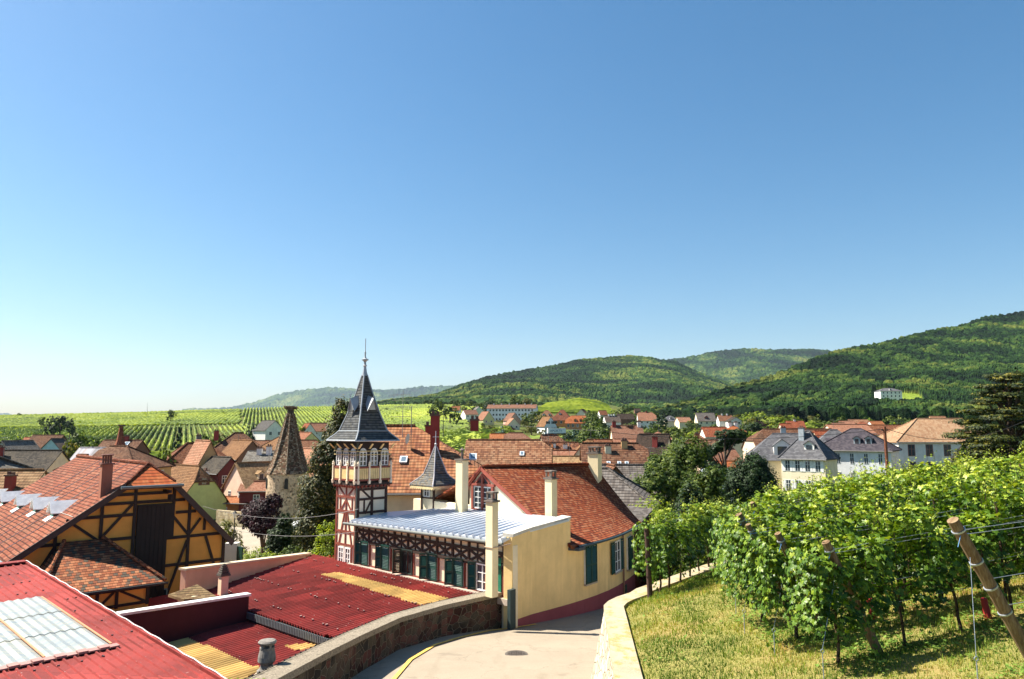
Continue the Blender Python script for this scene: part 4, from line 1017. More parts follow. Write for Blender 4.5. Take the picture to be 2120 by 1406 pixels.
q = MB(); q.tube(BP(SA-.3,ZH-.03,oh+.3), BP(SB+.3,ZH-.03,oh+.3), .07, .07, 8); q.tube(BP(sl-.05,zl,oh), BP(sl-.05,zl,-BL), .07, .07, 8); q.build('gutter', paint((.16,.2,.2), .4, metal=.3), bn)
# gable timber
q = MB(); d = .07
def top(s): return float(np.interp(s, [0, SA, SB, BW], [ZE, ZH, ZH, ZE]))
for s in (.0, 1.35, 3.15, 4.55, 7.08, 8.85): q.obox(BP(s,-8.4,0), GD*.14, BN*d, up*(top(s+.07)-.05+8.4))
q.obox(BP(6.3,-3.6,0), GD*.14, BN*d, up*(top(6.37)+3.6-.05)); q.obox(BP(7.85,-5.0,0), GD*.12, BN*d, up*(top(7.9)+5-.05))
for z, s0, s1 in ((-3.1, 3.75, 6.1), (-4.05, 2.4, 4.6), (-5.12, 0.75, 4.7), (-6.6, 6.0, 8.95), (-4.1, 6.5, 7.45), (-5.3, 5.9, 8.75), (-3.5, 3.2, 6.9), (-8.3, 4.6, 8.95)):
    q.obox(BP(s0,z,.001), GD*(s1-s0), BN*(d-.008), up*.14)
for a0, z0, a1, z1 in ((3.2,-5.0,4.5,-3.5),(1.8,-4.0,3.2,-5.1),(7.1,-5.1,6.3,-4.1),(7.2,-5.1,7.7,-4.4),(7.1,-5.4,6.25,-8.0),(8.0,-5.3,8.7,-7.4),(1.4,-5.2,.5,-6.8),(3.1,-5.3,4.3,-6.5)):
    q.beam(BP(a0,z0,.003), BP(a1,z1,.003), .12, d-.016, BN)
q.build('timber_frame', dark_t, bn)
q = MB(); q.obox(BP(4.72,-7.9,.01), GD*1.4, BN*.09, up*4.35); q.obox(BP(6.12,-5.28,.012), GD*.30, BN*.085, up*1.72)
for k in range(7): q.obox(BP(4.75+k*.2,-7.9,.1), GD*.03, BN*.015, up*4.3)
q.build('gable_door', paint((.012,.009,.008), .7, .3, 2), bn)
q = MB(); q.beam(BP(5.9,-3.0,0), BP(5.9,-3.0,.9), .12, .12, up); q.box(BP(6.05,-3.35,.5), (.2,.2,.25)); q.build('hoist_beam', dark_t, bn)
win(bn, BP(5.75,-9.2,.02), GD, BN, 1.1, 1.6, 3, 4, fm=paint((.13,.2,.2)), gm=paint((.02,.03,.035),.2))
# barn side wall timbers under the left eave
LN = -GD
q = MB()
for r_ in np.arange(.0, 9, .85): q.obox(BP(0,-9,0,r_)+LN*0, RD*.14, LN*.07, up*3.55)
for z in (-6.2, -7.3): q.obox(BP(0,z,0,0), RD*9, LN*.062, up*.13)
q.build('side_timber_frame', dark_t, bn)
f_ = win(bn, BP(0,-7.1,0,5.0)+LN*.02, RD, LN, .8, .8, 2, 2); shutter(bn, BP(0,-7.1,0,5.45)+LN*.05, RD, LN, .4, .85)
# dormers
sv_ = V(BP(SR,ZR) - BP(0,ZE)); sn = RD.cross(sv_.normalized()); sn = -sn if sn.z < 0 else sn
lp0 = BP(sl, zl+.12)
for (px, py) in ((108,1068),(72,1059),(38,1051),(5,1043),(-28,1037)):
    b0 = onplane(px, py, lp0, sn); dn = -GD; b_ = MB(); c_ = MB(); g2 = MB()
    w_ = .80; hh = .62
    c0_ = b0 - RD*w_/2; 
    w_ = .74; hh = .26; ap_ = .66; c0_ = b0 - RD*w_/2; dl = 1.0
    fr_ = [c0_-up*.1, c0_+RD*w_-up*.1, c0_+RD*w_+up*hh, c0_+RD*w_/2+up*ap_, c0_+up*hh]; bk_ = [p+GD*dl for p in fr_]; b_.face(fr_); b_.face(bk_[::-1])
    for k_ in range(5): b_.face([fr_[(k_+1)%5], fr_[k_], bk_[k_], bk_[(k_+1)%5]])
    do = b_.build('dormer', dark_t, broof)
    ra_ = c0_+RD*w_/2+dn*.16+up*(ap_+.04); e1q, e2q = c0_-RD*.14+dn*.16+up*(hh-.1), c0_+RD*(w_+.14)+dn*.16+up*(hh-.1)
    c_.slab([ra_, e1q, e1q+GD*.62, ra_+GD*1.25], .04); c_.slab([ra_, e2q, e2q+GD*.62, ra_+GD*1.25], .04); c_.slab([c0_+dn*.02+up*.0, c0_+RD*w_+dn*.02+up*.0, c0_+RD*w_+dn*.32-up*.2, c0_+dn*.32-up*.2], .02)
    c_.build('dormer_roof', paint((.85,.87,.87), .4), do)
    g2.obox(c0_+RD*.1+dn*.02+up*.0, RD*(w_-.2), dn*.02, up*.3); g2.build('dormer_window', paint((.05,.22,.20), .3), do)
q = P(217, 1028, 37.2); q2 = onplane(217, 1022, lp0, sn)
chimney(broof, q2-up*.5, .46, .36, 1.85, plaster((.36,.15,.10), .5), math.atan2(GD.y, GD.x), 'pots', paint((.18,.07,.05)))
# lean-to
lt_ = thing('lean_to', 'small ochre timber lean-to with patchy hipped tile roof against the barn gable', 'outbuilding', BP(2.7,-8.5,3.0))
q = MB(); q.obox(BP(.9,-10.8,.08), GD*3.65, BN*2.92, up*4.15); q.build('wall', plaster((.74,.40,.09), .2), lt_)
q = MB(); ez = -6.62; oo = 3.35; zt_ = -4.95
A1_, A2_ = BP(.35,ez,oo), BP(5.1,ez,oo); T1_, T2_ = BP(1.75,zt_,.15), BP(3.3,zt_,.15)
mt = tile(((.46,.15,.07),(.66,.28,.14),(.32,.11,.06),(.16,.13,.10),(.56,.21,.10)), .17, .17, 'flat', .2, (.12,.10,.07), .035)
q.slab([A1_, A2_, T2_, T1_], .08); q.slab([A1_, T1_, BP(.35,ez,.12)], .08); q.slab([A2_, T2_, BP(5.1,ez,.12)], .08)
lr_ = q.build('roof', mt, lt_)
q = MB(); ridge(A1_+up*.06, T1_+up*.06, 12, .09); q.build('hip_tiles', mt, lr_)
q = MB(); ridge(A2_+up*.06, T2_+up*.06, 12, .09); q.build('hip_tiles', mt, lr_)
q = MB(); fo = 3.0
q.obox(BP(.9,-6.86,fo), GD*3.65, BN*.07, up*.14); q.obox(BP(.9,-7.5,fo), GD*3.65, BN*.065, up*.11)
for s in (.9, 1.7, 2.45, 3.2, 4.42): q.obox(BP(s,-7.55,fo+.001), GD*.12, BN*.07, up*.8)
for a0, z0, a1, z1 in ((1.75,-6.85,2.4,-7.4),(2.6,-7.4,3.15,-6.85),(3.4,-6.85,4.4,-7.4)): q.beam(BP(a0,z0,fo), BP(a1,z1,fo), .1, .055, BN)
q.build('timber_frame', dark_t, lt_)
q = MB(); q.tube(BP(.3,ez-.08,oo+.05), BP(5.2,ez-.08,oo+.05), .06, .06, 8); q.build('gutter', black_m, lt_)
for s in (2.55, 3.05): win(lt_, BP(s,-8.6,fo+.0), GD, BN, .33, .42, 1, 1, fm=paint((.12,.05,.03)), gm=black_m)
# small tiled porch piece beside the salmon parapet
pt_ = thing('porch', 'small porch roof with mossy tiles at the end of the salmon parapet', 'porch', P(385, 1240, 31.5))
q = MB(); c_ = P(388, 1222, 31.5); q.slab([c_+V((-.75,-.1,-.15)), c_+V((.2,-.75,-.2)), c_+V((1.4,-.2,-.25)), c_+V((.1,.7,.1))], .1); q.build('roof', tile(((.30,.20,.10),(.24,.15,.08),(.36,.25,.13)), .18, .18, 'flat'), pt_)
q = MB(); q.box(c_+V((.15,-.05,-3.2)), (.8,.6,3.0), .7); q.build('wall', yel_in, pt_)
# ================================================================== vineyard lawn on the right
def rin(Y): return rwx(Y) + np.interp(Y, [6, 19, 21, 33], [.43, .45, .6, .6])
def rinv(x, y): return x - rin(y)
def lawn(X, Y):
    X = np.asarray(X, float); Y = np.asarray(Y, float)
    dx = np.maximum(X - rin(Y), 0)
    z = rwz(Y) - .09 + .183*np.minimum(dx, 6) + .125*np.clip(dx-6, 0, 8) + .12*np.maximum(dx-14, 0)*(dx < 30) + .05*(fbm(X*.5, Y*.5, 5, 3)-.45)
    t = np.clip((Y-33)/8, 0, 1); return z*(1-t) + (-9.6)*t
def L1(x, y): return float(lawn(np.array([x]), np.array([y]))[0])
ys_ = np.concatenate([np.linspace(3, 26, 150), np.linspace(26.3, 42, 40)]); nx = 150
tt = np.linspace(0, 1, nx)**1.6
X_ = rin(ys_)[:, None] - .1 + tt[None]*(36); Y_ = ys_[:, None]+0*X_; Z_ = lawn(X_, Y_)
i = np.arange(X_.size).reshape(X_.shape)
f = np.stack([i[:-1,:-1], i[:-1,1:], i[1:,1:], i[1:,:-1]], -1).reshape(-1, 4)
t = NT('lawn_soil'); g = t.n('ShaderNodeNewGeometry').outputs['Position']
a = t.noise(g, .7, 6, .7); b_ = t.noise(g, 9, 5, .75); c_ = t.noise(g, 60, 3, .8)
c = t.ramp(a, [(.38, (.11,.13,.02)), (.5, (.22,.21,.05)), (.60, (.33,.18,.08))])
d = t.mix(.55, c.outputs[0], t.ramp(b_, [(.3, (.08,.09,.02)), (.5, (.24,.23,.06)), (.7, (.36,.25,.11))]).outputs[0])
d = t.mix(.35, d, t.ramp(c_, [(.35, (.06,.06,.015)), (.7, (.55,.47,.2))]).outputs[0])
t.fin(d, .95, .05, b_, .05)
tag(npmesh('lawn', np.stack([X_, Y_, Z_], -1).reshape(-1, 3), f, t.mat, smooth=True), kind='structure')
rs = np.random.default_rng(7)
# grass blades
def blades(n, xr, yr, hl, wd, mat, name, dens=None, lab=None):
    x = rs.uniform(*xr, n); y = yr[0] + (yr[1]-yr[0])*rs.uniform(0, 1, n)**1.35
    k = rinv(x, y) > .0
    if dens is not None: k &= rs.uniform(0, 1, n) < dens(x, y)
    x, y = x[k], y[k]; n = len(x); z = lawn(x, y); h = rs.uniform(*hl, n)*(.6+.9*fbm(x*1.3, y*1.3, 21, 3)); an = rs.uniform(0, 2*np.pi, n); le = rs.uniform(-.5, .8, n)*h; la = rs.uniform(0, 2*np.pi, n)
    w_ = rs.uniform(*wd, n)*(.6+y*.05)
    ax, ay = np.cos(an)*w_, np.sin(an)*w_
    v = np.empty((n, 3, 3)); v[:, 0] = np.stack([x-ax, y-ay, z-.01], -1); v[:, 1] = np.stack([x+ax, y+ay, z-.01], -1); v[:, 2] = np.stack([x+le*np.cos(la), y+le*np.sin(la), z+h], -1)
    pn = fbm(x*.6, y*.6, 33, 3); var = np.clip(.12+2.3*(pn-.29)+rs.normal(0, .17, n), 0, 1)
    return tag(npmesh(name, v.reshape(-1, 3), np.arange(n*3).reshape(-1, 3), mat, var=np.repeat(var, 3)), kind='stuff')
gm_ = leafm(((.42,.28,.09),(.32,.29,.06),(.19,.23,.03),(.11,.17,.02),(.06,.11,.012)), .3, .7)
blades(190000, (1.8, 15), (8.5, 27), (.025, .065), (.004, .009), gm_, 'grass')
rowdir = V((.98, .2, 0)).normalized(); RX, RY = rowdir.x, rowdir.y
ROWS = [(7.1,11.2,9),(5.55,12.75,11),(5.3,14.3,12),(5.25,15.9,12),(5.55,17.5,13),(6.4,19.1,12),(7.3,20.6,12),(8.3,22.1,12),(9.3,23.7,11),(10.4,25.3,11),(11.5,26.9,10)]
def indens(x, y):
    r = np.zeros(x.shape)
    for X0, Y0, n in ROWS:
        s = (x-X0)*RX + (y-Y0)*RY; o = np.abs(-(x-X0)*RY + (y-Y0)*RX); r = np.maximum(r, (s > -.4)*(o < .75)*(1-.5*o))
    return r*(fbm(x*2, y*2, 77, 3) > .42)
blades(70000, (1.8, 15), (8.5, 25), (.07, .13), (.005, .010), leafm(((.30,.33,.06),(.18,.25,.03),(.08,.15,.02),(.05,.10,.012)), .3, .7), 'grass_tufts', lambda x, y: (fbm(x*1.7, y*1.7, 91, 4) > .46)*.9)
wm = leafm(((.10,.19,.03),(.16,.28,.05),(.24,.36,.07)), .35, .6)
def weeds(n):
    x = rs.uniform(2, 17, n); y = rs.uniform(9, 24, n); k = (rinv(x, y) > .1) & (rs.uniform(0, 1, n) < indens(x, y)+.06*(fbm(x*1.1, y*1.1, 13, 3) > .5)); x, y = x[k], y[k]; n = len(x)
    z = lawn(x, y)+rs.uniform(.01, .09, n); s = rs.uniform(.015, .04, n); an = rs.uniform(0, 6.28, n); tl = rs.uniform(-.5, .5, n)
    v = np.empty((n, 4, 3))
    for q, (a_, r_) in enumerate(((0,1.3),(1.57,.7),(3.14,1.3),(4.71,.7))):
        v[:, q] = np.stack([x+np.cos(an+a_)*s*r_, y+np.sin(an+a_)*s*r_, z+tl*s*np.cos(a_)], -1)
    return tag(npmesh('weeds', v.reshape(-1, 3), np.arange(n*4).reshape(-1, 4), wm, var=np.repeat(rs.uniform(0, 1, n), 4)), kind='stuff')
weeds(90000)
# ---- vines
LOBE = [(0,-.12),(.30,-.42),(.52,-.18),(.40,.02),(.60,.30),(.30,.30),(.16,.42),(0,.78),(-.16,.42),(-.30,.30),(-.60,.30),(-.40,.02),(-.52,-.18),(-.30,-.42)]
def vine_leaves(c, nrm, size, roll, bend=.25):
    """numpy lobed leaves; c,nrm (n,3)"""
    n = len(c); nrm = nrm/np.linalg.norm(nrm, axis=1, keepdims=True)
    ref = np.tile(np.array([[0,0,-1.0]]), (n, 1)); ref[np.abs(nrm[:, 2]) > .9] = (1, 0, 0)
    vv = ref - nrm*(ref*nrm).sum(1, keepdims=True); vv /= np.linalg.norm(vv, axis=1, keepdims=True); uu = np.cross(nrm, vv)
    cr, sr = np.cos(roll)[:, None], np.sin(roll)[:, None]; u2 = uu*cr+vv*sr; v2 = -uu*sr+vv*cr
    m = len(LOBE); V_ = np.empty((n, m+1, 3)); V_[:, 0] = c
    for k, (a, b) in enumerate(LOBE):
        V_[:, k+1] = c + (u2*a + v2*b)*size[:, None] - nrm*(bend*size*(a*a*1.4+b*b*.5))[:, None]
    idx = []; 
    for k in range(m): idx.append((0, 1+k, 1+(k+1) % m))
    F = (np.array(idx)[None] + (np.arange(n)*(m+1))[:, None, None]).reshape(-1, 3)
    return V_.reshape(-1, 3), F, m+1
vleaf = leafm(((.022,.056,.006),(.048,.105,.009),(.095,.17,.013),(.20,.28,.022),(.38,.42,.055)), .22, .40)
bark = stone(((.07,.045,.03),(.10,.065,.04),(.05,.035,.025)), (.03,.02,.015), 14, .02, .05, .3)
wood_post = NT('weathered_post'); u_ = wood_post.uv(); nz = wood_post.noise(wood_post.n('ShaderNodeMapping', {0: u_, 'Scale': (9,1.2,1)}), 1.6, 6, .7)
pc_ = wood_post.ramp(nz, [(.3, (.08,.045,.025)), (.5, (.19,.125,.07)), (.7, (.30,.23,.14))]); wood_post.fin(pc_.outputs[0], .9, .1, nz, .01)
wire_m = paint((.40,.44,.50), .35, .1, metal=.6); blue_m = paint((.10,.28,.55), .5, .1)
def vine_mesh(seed, nl=620, endv=False, hang=.0):
    r = np.random.default_rng(seed); L = 1.28
    n1 = int(nl*.75); x = r.uniform(-L/2, L/2, nl); 
    zz = .70 + 1.35*r.beta(1.1, 1.0, nl); top = 1.93+.24*np.sin(x*5+seed)+.14*np.sin(x*13+seed*2)
    zz = np.minimum(zz, top-r.uniform(0, .2, nl)); low = .72+.12*np.sin(x*4+seed*1.7); zz = np.maximum(zz, low)
    side = r.choice([-1, 1], nl); th = .38+.07*np.sin(x*4+zz*3+seed)+.05*np.sin(x*11+zz*9); y = side*th*np.sqrt(r.uniform(.25, 1, nl))
    nr = np.stack([r.normal(0, .45, nl), side*r.uniform(.3, 1, nl), r.uniform(.1, 1.1, nl)], -1)
    tp = r.uniform(0, 1, nl) < .22; zz[tp] = (top+r.normal(0, .05, nl))[tp]; y[tp] = r.uniform(-.28, .28, tp.sum()); nr[tp] = np.stack([r.normal(0,.5,tp.sum()), r.normal(0,.5,tp.sum()), np.ones(tp.sum())], -1)
    C = [np.stack([x, y, zz], -1)]; Nn = [nr]; S = [r.uniform(.050, .135, nl)]
    var = [np.clip(.30+.20*r.normal(size=nl)+.42*(zz-1.35), 0, 1)]  # lower leaves darker: shade low in the row put into leaf colour
    keep_ = fbm(x*2.6+seed*3.1, zz*2.6+side*7, seed, 3) > .36; C[0] = C[0][keep_]; Nn[0] = Nn[0][keep_]; S[0] = S[0][keep_]; var[0] = var[0][keep_]
    sh = []
    for k in range(r.integers(4, 9)):      # shoots reaching above
        x0 = r.uniform(-L/2, L/2); h = r.uniform(.12, .75); lx = r.uniform(-.2, .2); ly = r.uniform(-.15, .15); m = int(5+h*16); q = np.linspace(0, 1, m)
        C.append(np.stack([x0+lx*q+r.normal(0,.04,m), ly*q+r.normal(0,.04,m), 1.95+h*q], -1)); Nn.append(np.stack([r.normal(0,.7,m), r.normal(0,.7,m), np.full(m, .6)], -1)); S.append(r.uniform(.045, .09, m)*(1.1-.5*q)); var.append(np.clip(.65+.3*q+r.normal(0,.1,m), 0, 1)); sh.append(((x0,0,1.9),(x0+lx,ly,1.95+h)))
    for k in range(int(3*hang)+1):      # hanging canes
        x0 = r.uniform(-L/2, L/2); h = r.uniform(.15, .5)*(1+hang); sd = r.choice([-1, 1]); m = int(6+h*18); q = np.linspace(0, 1, m)
        C.append(np.stack([x0+r.normal(0,.06,m), sd*(.27+r.normal(0,.05,m)), .85-h*q], -1)); Nn.append(np.stack([r.normal(0,.5,m), sd*np.ones(m), np.full(m,.4)], -1)); S.append(r.uniform(.05,.10,m)); var.append(np.clip(.4+r.normal(0,.15,m),0,1))
    if endv:    # leafy end face
        m = 300; C.append(np.stack([-L/2-r.uniform(0,.2,m), r.uniform(-.48,.48,m), r.uniform(.6,2.0,m)], -1)); Nn.append(np.stack([-np.ones(m), r.normal(0,.5,m), r.uniform(0,.9,m)], -1)); S.append(r.uniform(.06,.115,m)); var.append(np.clip(.42+r.normal(0,.2,m),0,1))
    C, Nn, S, var = (np.concatenate(q) for q in (C, Nn, S, var))
    Vv, F, m = vine_leaves(C, Nn, S, r.normal(0, .5, len(C)))
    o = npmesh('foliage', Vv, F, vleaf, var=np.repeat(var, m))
    b = MB(); rg = random.Random(seed); p = V((rg.uniform(-.08,.08), 0, -.12)); rad = rg.uniform(.028, .042)
    for k in range(5):
        q = p + V((rg.uniform(-.07,.07), rg.uniform(-.04,.04), .2)); b.tube(p, q, rad, rad*.92, 7, 0, k in (0,)); p = q; rad *= .93
    for sx in (-1, 1):
        q = p; 
        for k in range(3): q2 = q + V((sx*.17, 0, .07-.03*k)); b.tube(q, q2, rad*.6, rad*.5, 6, 0, False); q = q2
    for a, c in sh: b.tube(a, c, .006, .003, 4, 0, False)
    for k in range(5): x = -.5+k*.25; b.tube((x,0,.85),(x+rg.uniform(-.1,.1),rg.uniform(-.1,.1),1.9), .006, .004, 4, 0, False)
    tr = b.build('trunk', bark, local=True)
    return tr, o
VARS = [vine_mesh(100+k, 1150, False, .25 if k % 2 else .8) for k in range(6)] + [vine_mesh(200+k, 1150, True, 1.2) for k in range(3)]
used = set(); vr = random.Random(3)
ORD = ['nearest','second','third','fourth','fifth','sixth','seventh','eighth','ninth','tenth','eleventh','twelfth']
def place_vine(x, y, ang, k, lab, grp, sc=1.0, flip=False):
    tr, fo = VARS[k]; z = L1(x, y)
    e = thing('grapevine', lab, 'grapevine', (x, y, z), ang + (math.pi if flip else 0), grp); e.scale = (1, 1, sc)
    for o in (tr, fo):
        c = o if (o.name, 'u') not in used else o.copy()
        if (o.name, 'u') in used: COL.objects.link(c)
        used.add((o.name, 'u')); c.parent = e
for k, (X0, Y0, n) in enumerate(ROWS):
    ang = math.atan2(RY, RX); lab = 'leafy grapevine in the %s trellis row across the lawn, counted from the camera' % ORD[k]; grp = 'grapevines of the %s row' % ORD[k]
    for j in range(n):
        x, y = X0+RX*(.05+j*1.12), Y0+RY*(.05+j*1.12)
        if k == 0 and j < 3: continue
        if j == 0: place_vine(x, y, ang, 6+(k % 3), lab, grp, vr.uniform(.93, 1.0))
        else: place_vine(x, y, ang, vr.randrange(6), lab, grp, vr.uniform(.9, 1.0) if k > 2 else vr.uniform(.93, 1.04), vr.random() < .5)
# row beside the wall
wa, wb = V((3.85, 20.4, 0)), V((8.6, 28.9, 0)); wd_ = (wb-wa).normalized()
for j in range(9):
    p = wa + wd_*(.5+j*1.05); place_vine(p.x, p.y, math.atan2(wd_.y, wd_.x), 6 if j == 0 else vr.randrange(6), 'leafy grapevine in the short row running beside the retaining wall', 'grapevines beside the wall', vr.uniform(.9, 1.0))
# posts, wires and anchors of each row
for k, (X0, Y0, n) in enumerate(ROWS):
    o = -rowdir; z0 = L1(X0+.55, Y0+.1); bp = V((X0+.72, Y0+.12, z0-.05)); r_ = (.092, .078, .07, .06)[k % 4] if k < 6 else .05
    big = k == 0; tpp = bp + o*(1.35 if big else 1.0) + V((0, -.12, 2.2 if big else 1.98))
    th = thing('vineyard_post', 'leaning wooden end post of the %s trellis row' % ORD[k], 'post', bp)
    b = MB(); m1 = bp.lerp(tpp, .5)+V((.015,.01,0)); b.tube(bp, m1, r_*1.05, r_, 12); b.tube(m1, tpp, r_, r_*.9, 12); b.build('timber', wood_post.mat, th)
    for f_ in (.93, .72, .55, .38):
        b = MB(); p = bp.lerp(tpp, f_); ax = (tpp-bp).normalized(); b.tube(p-ax*.012, p+ax*.012, r_+.008, r_+.008, 12); b.build('wire_loop', wire_m, th)
    b = MB(); p = bp.lerp(tpp, .9); b.tube(p+V((-.07,-.06,0)), p+V((.08,-.05,.03)), .006); b.tube(p+V((-.05,-.07,0)), p+V((-.12,-.1,-.16)), .005); b.build('blue_tie', blue_m, th)
    th = thing('trellis_wires', 'thin steel wires strung along the %s trellis row' % ORD[k], 'wire', bp)
    ex_ = V((X0+RX*n*1.12, Y0+RY*n*1.12, 0)); ze = L1(ex_.x, ex_.y)
    for f_, hh_ in ((.93, 1.9), (.90, 1.78), (.60, 1.25), (.42, .85)):
        a = bp.lerp(tpp, f_); c = V((ex_.x, ex_.y, ze+hh_)); pts = []
        for q in range(13):
            s = q/12; p = a.lerp(c, s); pts.append(p - V((0,0,.05*math.sin(s*math.pi))))
        b = MB(); b.path(pts, .0045, 4); b.build('wire', wire_m, th)
    if k < 6:
        an = V((X0-.55, Y0-.5-.05*k, 0)); an.z = L1(an.x, an.y); th = thing('wire_anchor', 'galvanised anchor rod with eye holding the %s row end' % ORD[k], 'anchor', an)
        b = MB(); b.tube(an-V((0,0,.1)), an+V((0,0,.42)), .009); 
        for q in range(8): a0, a1 = q*math.pi/4, (q+1)*math.pi/4; b.tube(an+V((.03*math.cos(a0),0,.45+.03*math.sin(a0))), an+V((.03*math.cos(a1),0,.45+.03*math.sin(a1))), .006)
        b.build('rod', wire_m, th); b = MB(); b.tube(an+V((0,0,.48)), bp.lerp(tpp, .8), .004, .004, 4); b.build('guy_wire', wire_m, th)
    for j in (3, 7):   # slim steel stakes
        x, y = X0+RX*(j*1.12), Y0+RY*(j*1.12); z = L1(x, y); b = MB(); b.tube((x, y, z-.1), (x-.05, y, z+2.0), .02); tag(b.build('vineyard_stake', bark), 'thin dark stake standing within the %s trellis row' % ORD[k], 'stake', 'stakes of the %s row' % ORD[k])
bp = V((3.72, 20.2, 0)); bp.z = L1(bp.x, bp.y)-.1; b = MB(); b.tube(bp, bp+V((-.06,.02,1.9)), .075, .065, 12); tag(b.build('vineyard_post', paint((.07,.035,.025), .9, .4, 8)), 'dark upright end post of the row beside the retaining wall', 'post')
for (x, y, h, lab) in ((7.0, 14.6, .42, 'red plastic guard tube round a young vine between the nearest leaning posts'), (8.6, 13.6, .35, 'red plastic guard tube under the foliage farther up the nearest rows')):
    z = L1(x, y); b = MB(); b.tube((x, y, z), (x-.06, y, z+h), .06, .055, 12); tag(b.build('vine_guard', paint((.38,.02,.03), .5)), lab, 'vine guard')
# ivy over the wall coping, bottom left
def leaf_quads(c, nrm, size, r):
    n = len(c); nrm = nrm/np.maximum(1e-6, np.linalg.norm(nrm, axis=1, keepdims=True)); ref = r.normal(size=(n, 3)); u = np.cross(nrm, ref); u /= np.maximum(1e-6, np.linalg.norm(u, axis=1, keepdims=True)); v = np.cross(nrm, u)
    s = size[:, None]; Q = np.empty((n, 4, 3)); Q[:, 0] = c-u*s; Q[:, 1] = c-v*s*.62-nrm*s*.15; Q[:, 2] = c+u*s; Q[:, 3] = c+v*s*.62+nrm*s*.0
    return Q.reshape(-1, 3), np.arange(n*4).reshape(-1, 4)
ivy = leafm(((.10,.15,.03),(.20,.27,.06),(.38,.42,.14),(.50,.50,.22)), .4, .5)
r = np.random.default_rng(9); n = 3200; sY = r.uniform(10.5, 14.6, n); off = r.normal(.35, .42, n); X0 = lwx(sY); Zt = np.interp(sY, *LZ)
hump = .12*np.exp(-((sY-15.2)/1.6)**2)*r.uniform(.2, 1, n); drop = np.where(off < -.05, -r.uniform(0, .6, n), 0)+np.where(off > .75, -r.uniform(0, .5, n), 0)
k = (np.abs(off-.35) < .9*np.clip(1.3-(np.abs(sY-12.9)/2.0)**2, .05, 1.2)); C = np.stack([X0-off, sY, Zt+hump+drop+.03], -1)[k]; n = len(C)
Vv, F, m = vine_leaves(C, np.stack([r.normal(0,.6,n), r.normal(-.2,.6,n), np.ones(n)], -1), r.uniform(.035, .075, n), r.uniform(0, 6.28, n))
tag(npmesh('ivy', Vv, F, ivy, var=np.repeat(r.uniform(0,1,n), m)), 'pale green ivy spilling over the end of the stone wall', 'ivy')
